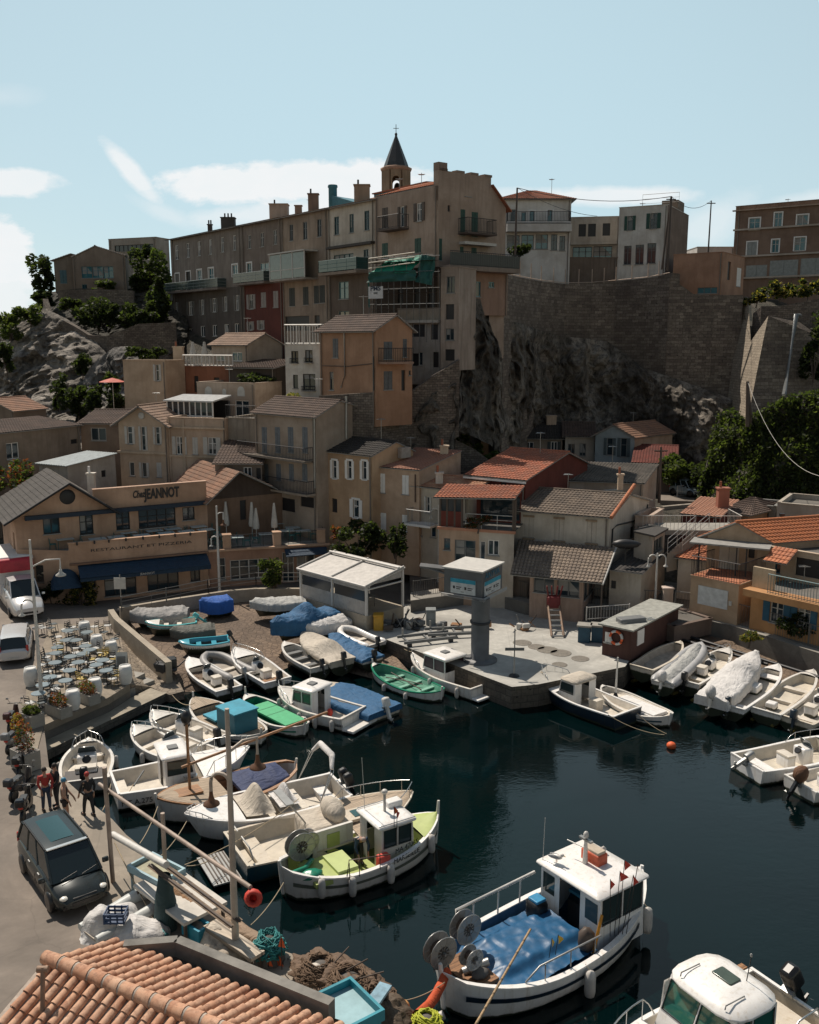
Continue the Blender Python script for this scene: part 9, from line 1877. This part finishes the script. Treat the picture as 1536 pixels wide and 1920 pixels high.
# ------------------------------------------------------------ tiled roof in the near corner
def near_roof():
 zr,ze = 5.45,4.8;A,B = onz(92,1800,zr),onz(430,1938,zr);r = (B-A);r.z = 0;r.normalize();s = Vector((-r.y,r.x,0));C = onz(236,1774,ze)
 if (C-A).dot(s) < 0: s = -s
 W = (C-A).dot(s);t = thing('tiled_roof_house','near house with a sunlit terracotta barrel tiled roof in the bottom left corner','house',(A.x,A.y,QZ));m,nt,b = _mat('terracotta_tiles');o = uvn(nt,kind='Object');n1 = noi(nt,o,1.6,5,.7);n2 = noi(nt,o,7,6,.75)
 ob = nt.nodes.new('ShaderNodeTexVoronoi');ob.inputs['Scale'].default_value = 3.0;lnk(nt,o,ob.inputs[0]);sp = nt.nodes.new('ShaderNodeSeparateColor');lnk(nt,ob.outputs[1],sp.inputs[0])
 c = mixc(nt,sp.outputs[0],(.40,.19,.11),(.56,.31,.19));c = mixc(nt,ramp(nt,n1,[(.4,0),(.65,.55)]),c,(.60,.42,.30));c = mixc(nt,ramp(nt,n2,[(.36,.7),(.52,0)]),c,(.22,.11,.07));lnk(nt,c,b.inputs['Base Color']);b.inputs['Roughness'].default_value = .85;bump(nt,b,n2,.4,.01)
 MORT = flat((.50,.42,.35),.9,0,.2,6);mb = MB();pitch,R0 = .262,.098;n = 24;up = Vector((0,0,1))
 for side,Wd in ((s,W),(-s,3.4)):
  dz = (ze-zr)/W;sl = (side+up*dz).normalized();nrm = (up-side*dz).normalized();base = [A-r*.1,A+r*(pitch*n+.1)];off = -nrm*.03
  mb.face([base[0]+off,base[0]+off+sl*Wd*1.02,base[1]+off+sl*Wd*1.02,base[1]+off][::1 if side is s else -1],MORT)
  for i in range(n):
   p0 = A+r*(pitch*(i+.5));L = (Vector((Wd,0,dz*Wd))).length;k = int(L/.36)+1;jit = random.uniform(-.03,.03)
   for j in range(k):
    a0,a1 = j*.36,min((j+1)*.36+.05,L+.05+jit);rows = []
    for q,rad,lift in ((a0,R0*.86,.0),(a1,R0*1.06,.022)): rows.append([p0+sl*q+nrm*(lift-.02)+r*(rad*cos(pi*g/7))+nrm*(rad*sin(pi*g/7)) for g in range(8)])
    jj = Vector((random.uniform(-.006,.006),random.uniform(-.006,.006),0));rows = [[v+jj for v in row] for row in rows];mb.grid(rows,m)
    inner = [v*1.0-(v-(p0+sl*a1))*.14 for v in rows[1]];mb.grid([rows[1],inner],m)
    if j == k-1: mb.face(inner,MORT)
 ro = mb.build('roof',t);mb = MB();L = pitch*n
 for i in range(16):
  a = A+r*(i*.42-.12)+up*.03;e = A+r*((i+1)*.42-.05)+up*.035;mb.tube([a,e],[.145,.17],m,12);mb.tube([e-r*.02,e+r*.05],[.155,.15],MORT,12)
 mb.build('ridge_tiles',ro)
 mb = MB();WL = P_(.5,.4,.3);e0 = A+s*(W-.25);f0 = A-s*3.0;q = [A-r*-.05+s*(W-.3),A+r*(L)+s*(W-.3),A+r*L-s*3.1,A+r*.05-s*3.1];mb.prism([(p.x,p.y) for p in q],QZ,4.45,WL);mb.face([q[0].lerp(q[0],0)+up*(4.45-q[0].z),A+r*.05+up*(-.12),q[3]+up*(4.45-q[3].z)],WL);mb.build('wall',t)
 P1,P2,P3 = onz(232,1768,5.0),onz(332,1760,5.0),onz(622,1878,5.0);g = flat((.24,.225,.2),.85,0,.25,1.5);P4 = onz(700,1990,5.0);mb = MB()
 for a,e in ((P1,P2),(P2,P3)): d = (e-a).normalized();nn = Vector((-d.y,d.x,0))*.12;mb.prism([a-nn,e-nn,e+nn,a+nn],4.5,5.0,g)
 mb.build('parapet',t);mb = MB();mb.prism([P1,P2,P3,onz(640,1915,4.6),C],4.4,4.62,concrete((.1,.08,.06),3,.4));mb.build('gutter',t)
 p = onz(100,1812,5.6);mb = MB();mb.tube([Vector((p.x,p.y,3.6))+Vector((.12,-1.3,0)),p+Vector((0,-.5,.35))],.05,RUST,8);mb.tube([p+Vector((-.12,-.5,.3)),p+Vector((.1,-.5,.3))],.07,RUST,8);tag(mb.build('rusty_post',loc=(p.x,p.y,4.3)),'rusty metal post standing in front of the near tiled roof','post')
near_roof()
# ------------------------------------------------------------ gear heaped on the near quay
def heap(x,y,d,m,lb,name='tarp_heap',cat='tarp',z=QZ,rz=0,amp=.25,fr=2.0,seed=0,n=36,k=22):
 p = onz(x,y,z);p.z = z;mb = MB();T = Matrix.Translation(p) @ Matrix.Rotation(rz,4,'Z')
 def f(q):
  w = noise.noise(Vector((q.x,q.y,q.z+seed))*fr)+.6*(.5-abs(noise.noise(Vector((q.x*1.3+seed,q.y*2.2,q.z))*fr*1.4)))+.3*noise.noise(Vector((q.x+seed,q.y,q.z))*fr*4);q = q*(1+amp*w);q.z = max(-.01,q.z)*(1+.15*w);return q
 mb.blob((0,0,0),d,m,n,k,f=f,M=T);return tag(mb.build(name,loc=p),lb,cat)
heap(205,1745,(.85,.65,.75),TARP_W,'white tarp heap piled beside the people carrier',rz=.5,seed=1,fr=1.3,amp=.2);heap(258,1760,(1.0,.6,.6),TARP_W,'crumpled white tarp lump just behind the near tiled roof',rz=.2,seed=4,amp=.22,fr=1.5)
t = thing('inflatable_boat','folded white inflatable dinghy lying on the quay behind the white tarps','boat',onz(240,1730,QZ),.85,world=False);mb = MB();mb.tube([(-1.3,.45,.3),(.6,.5,.35),(1.2,.2,.5),(1.2,-.2,.5),(.6,-.5,.35),(-1.3,-.45,.3)],[.12,.22,.22,.22,.22,.12],flat((.55,.57,.55),.45,0,.1),10);mb.build('inflatable_tube',t);mb = MB();mb.box((-.2,0,.25),(2.2,.8,.06),GFL);mb.rbox((-.2,.1,.4),(.9,.35,.12),.05,flat((.05,.14,.12),.6));mb.build('floor',t)
p = onz(218,1722,2.0);p.z = 1.95;t = thing('fish_crate','dark blue plastic crate on top of the white tarp heap','crate',p);mb = MB();CB = flat((.015,.05,.13),.45)
for z in (.04,.16,.28): mb.box(p+Vector((0,.22,z)),(.6,.03,.06),CB);mb.box(p+Vector((0,-.22,z)),(.6,.03,.06),CB);mb.box(p+Vector((.29,0,z)),(.03,.44,.06),CB);mb.box(p+Vector((-.29,0,z)),(.03,.44,.06),CB)
for x in (-.28,-.1,.1,.28): mb.box(p+Vector((x,.22,.16)),(.04,.035,.32),CB);mb.box(p+Vector((x,-.22,.16)),(.04,.035,.32),CB)
mb.box(p+Vector((0,0,.02)),(.6,.44,.03),CB);mb.build('crate_body',t)
def tray(x0,x1,w,z,h,lb,rim,inner,name='fish_tray',cat='tray'):
 a,e = onz(*x0,z+h),onz(*x1,z+h);d = (e-a).normalized();nn = Vector((-d.y,d.x,0));L = (e-a).length;t = thing(name,lb,cat,(a.x,a.y,z),atan2(d.y,d.x),world=False);mb = MB()
 for c,s_ in (((L/2,.04,h/2),(L,.08,h)),((L/2,w-.04,h/2),(L,.08,h)),((.04,w/2,h/2),(.08,w-.16,h)),((L-.04,w/2,h/2),(.08,w-.16,h))): mb.box(c,s_,rim)
 mb.build('side',t);mb = MB();mb.box((L/2,w/2,h*.25),(L-.16,w-.16,.05),inner)
 if z > QZ+.3:
  for x in (.1,L-.1):
   for y in (.1,w-.1): mb.box((x,y,-(z-QZ)/2),(.07,.07,z-QZ),rim)
 mb.build('bottom',t)
LBL = flat((.32,.47,.52),.5,0,.12,3);TRQ = flat((.02,.25,.32),.5,0,.12,2)
tray((238,1622),(300,1655),1.0,1.95,.22,'pale blue fish sorting tray on legs at the quay edge',LBL,flat((.35,.33,.22),.6,0,.2,4));tray((578,1868),(640,1935),1.25,2.3,.3,'large turquoise open tray beside the near tiled roof',TRQ,flat((.30,.48,.52),.5,0,.1,3));tray((340,1728),(372,1748),.5,1.4,.4,'small bright blue tub between the tan sheets',flat((.02,.25,.36),.5),DARK)
def board(x0,x1,w,z,th,lb,m,name='table_top_board',cat='board',legs=True):
 a,e = onz(*x0,z),onz(*x1,z);d = (e-a).normalized();nn = Vector((-d.y,d.x,0));L = (e-a).length;t = thing(name,lb,cat,(a.x,a.y,QZ),atan2(d.y,d.x),world=False);mb = MB();mb.box((L/2,w/2,z-QZ),(L,w,th),m);mb.build('top',t)
 if legs:
  for x in (.1,L-.1):
   for y in (.1,w-.1): mb = MB();mb.box((x,y,(z-QZ-th/2)/2),(.08,.08,z-QZ-th/2),BRN_SH);mb.build('leg',t)
board((250,1662),(345,1735),1.5,1.95,.1,'big off white work table on the quay under the hoist',flat((.56,.52,.46),.6,0,.15,2),'work_table','table');board((380,1740),(470,1802),.5,1.75,.1,'long pale wooden board leaning across boxes by the near lamp post',wood((.5,.42,.33),.4));board((688,1918),(735,1850),.35,2.0,.08,'pale blue painted plank propped over the brown nets',flat((.25,.42,.52),.6,0,.25,4),'plank','plank')
heap(350,1700,(.8,.4,.5),fabric((.33,.19,.10)),'rust brown sheet thrown over the work table end',z=1.6,rz=-.8,seed=7);heap(395,1768,(.9,.45,.55),TARP_C,'tan canvas sheet covering boxes near the lamp post',rz=-.8,seed=9);heap(430,1800,(.5,.35,.4),flat((.42,.36,.29),.8,0,.2,3),'beige sack beside the foot of the near lamp post',seed=3,amp=.15,name='sack',cat='sack');heap(452,1745,(1.2,.22,.2),fabric((.30,.21,.14)),'strip of brown net along the quay edge','fishing_net','net',rz=-.75,seed=12,amp=.35)
NETC = fabric((.20,.125,.075));heap(640,1845,(1.6,.8,.42),fabric((.15,.095,.06)),'large brown net heap at the bottom of the quay','fishing_net','net',rz=-.62,seed=5,amp=.3,fr=3.4,n=90,k=44);heap(718,1905,(.8,.6,.4),fabric((.10,.07,.045)),'dark brown net pile right of the large brown heap','fishing_net','net',rz=-.6,seed=8,amp=.4,n=44)
heap(590,1838,(.35,.28,.4),flat((.6,.55,.48),.7,0,.2,3),'white sack among the orange flags','sack','sack',seed=2,amp=.2)
def coil(x,y,r,m,lb,z=QZ,turns=60,h=.5,seed=1,name='rope_coil'):
 p = onz(x,y,z);p.z = z;rr = random.Random(seed);mb = MB();q = []
 for i in range(turns*5): a = i*1.15+rr.uniform(-.2,.2);k = rr.uniform(.35,1);q.append(p+Vector((r*k*cos(a),r*k*sin(a),h*(1-k*k*.7)*rr.uniform(.5,1)+.05)))
 mb.tube(q,.022,m,4,True,True);mb.blob((0,0,0),(r*.85,r*.85,h*.75),ROPE_D,12,6,M=Matrix.Translation(p));return tag(mb.build(name,loc=p),lb,'rope')
coil(505,1800,.55,flat((.03,.24,.24),.7,0,.2,4),'big tangle of teal rope beside the orange flags',h=1.0);coil(300,1765,.3,flat((.06,.26,.27),.7),'small tangle of teal rope behind the tiled roof',seed=3,turns=20,h=.3)
t = thing('flag_markers','bundle of orange flag marker poles standing in the teal rope','flags',onz(520,1815,QZ));p0 = Vector(t.location)
for i,(x,y) in enumerate(((527,1755),(503,1790),(523,1790),(531,1812),(517,1825),(541,1828))):
 q = at(x,y,p0.y+.1*i-.2);mb = MB();mb.tube([Vector((q.x,q.y,QZ+.1)),q],.015,BLK,5);o = mb.build('flag_pole',t);mb = MB();mb.face([q,q+Vector((.13,-.05,-.34)),q+Vector((-.09,.04,-.36))],ORNG);mb.face([q+Vector((0,.01,0)),q+Vector((-.09,.05,-.36)),q+Vector((.06,.13,-.3))],ORNG);mb.build('flag',o)
t = onz(311,1742,QZ);top = at(308,1640,t.y);mb = MB();rows = []
for i in range(15): f = i/14;c = Vector((t.x,t.y,QZ)).lerp(top,f);rows.append([c+Vector(((.34-.16*f*f)*(1+.25*noise.noise(Vector((k*.9,f*3,1))))*cos(k*pi/9),(.3-.14*f)*sin(k*pi/9),0)) for k in range(18)])
mb.grid(rows,fabric((.025,.06,.065)),True,True);tag(mb.build('hanging_net',loc=t),'dark teal fishing net hanging from the hoist plank','net')
heap(745,1893,(.35,.22,.25),flat((.62,.33,.12),.6,0,.15,3),'orange tan float lying beside the blue plank','float','float',seed=4,amp=.1,rz=.5)
a,e = onz(838,1825,1.2),onz(782,1905,QZ+.2);mb = MB();rows = []
for i in range(21): f = i/20;c = a.lerp(e,f)-Vector((0,0,.5*sin(pi*f)*.4));rows.append([c+Vector(((.13+.07*noise.noise(Vector((f*6,k,2))))*cos(k*pi/5),(.13+.06*noise.noise(Vector((f*7,k,5))))*sin(k*pi/5)*.6,(.13+.07*noise.noise(Vector((f*6,k,9))))*sin(k*pi/5))) for k in range(10)])
mb.grid(rows,fabric((.55,.08,.02)),True,True);tag(mb.build('orange_net',loc=e),'orange net hanging from the blue tarped boat down to the quay','net')
coil(800,1925,.45,flat((.45,.48,.03),.7),'tangle of yellow rope at the bottom edge of the quay',seed=6,h=.4,turns=25)
line(onz(215,1580,2.2),onz(330,1800,1.3),.1,'thin line slanting down past the hanging net',.02)
NB = flat((.17,.11,.07),.9,0,.2,4,name='rope')
for i,(x,y,r_,h_) in enumerate(((600,1832,.7,.6),(655,1858,.8,.62),(705,1890,.7,.55))): coil(x,y,r_,NB,('loose brown net strands at the upper end of the net heap','loose brown net strands on the middle of the net heap','loose brown net strands at the lower end of the net heap')[i],seed=20+i,turns=70,h=h_,name='fishing_net')
for i,(x0,y0,x1,y1,lb) in enumerate(((618,1815,655,1775,'left'),(640,1825,690,1798,'middle'),(655,1840,720,1822,'right'))): a,e = onz(x0,y0,QZ+.4),onz(x1,y1,QZ+.8);mb = MB();mb.tube([a,e],.02,BRN_SH,5);tag(mb.build('net_stick',loc=a),'thin dark stick poking out of the brown net heap, '+lb+' of three','stick')
for a,b_,lb in (((208,1470,1.0),(192,1520,QZ),'rope from the lettered cabin boat stern to the quay edge'),((296,1512,1.1),(262,1582,QZ),'rope from the wooden trimmed boat bow to the quay'),((350,1540,1.2),(300,1606,QZ),'rope from the bimini motorboat bow to the quay'),((532,1655,1.2),(470,1735,QZ),'rope from the lime decked fishing boat to the quay'),((834,1842,1.3),(745,1878,QZ),'rope from the blue tarped fishing boat to the quay'),((160,1462,.9),(148,1480,QZ),'short rope tying the stern-to console boat to the quay'),((772,1222,1.1),(745,1205,QZ),'rope from the mauve curtained cabin cruiser to the pier'),((1018,1262,1.3),(1000,1240,QZ),'rope from the dark blue cabin boat bow to the pier')): line(onz(*a),onz(*b_),.12,lb,.018,ROPE)
for o in bpy.data.objects:
 if o.get('_w') is not None: del o['_w']
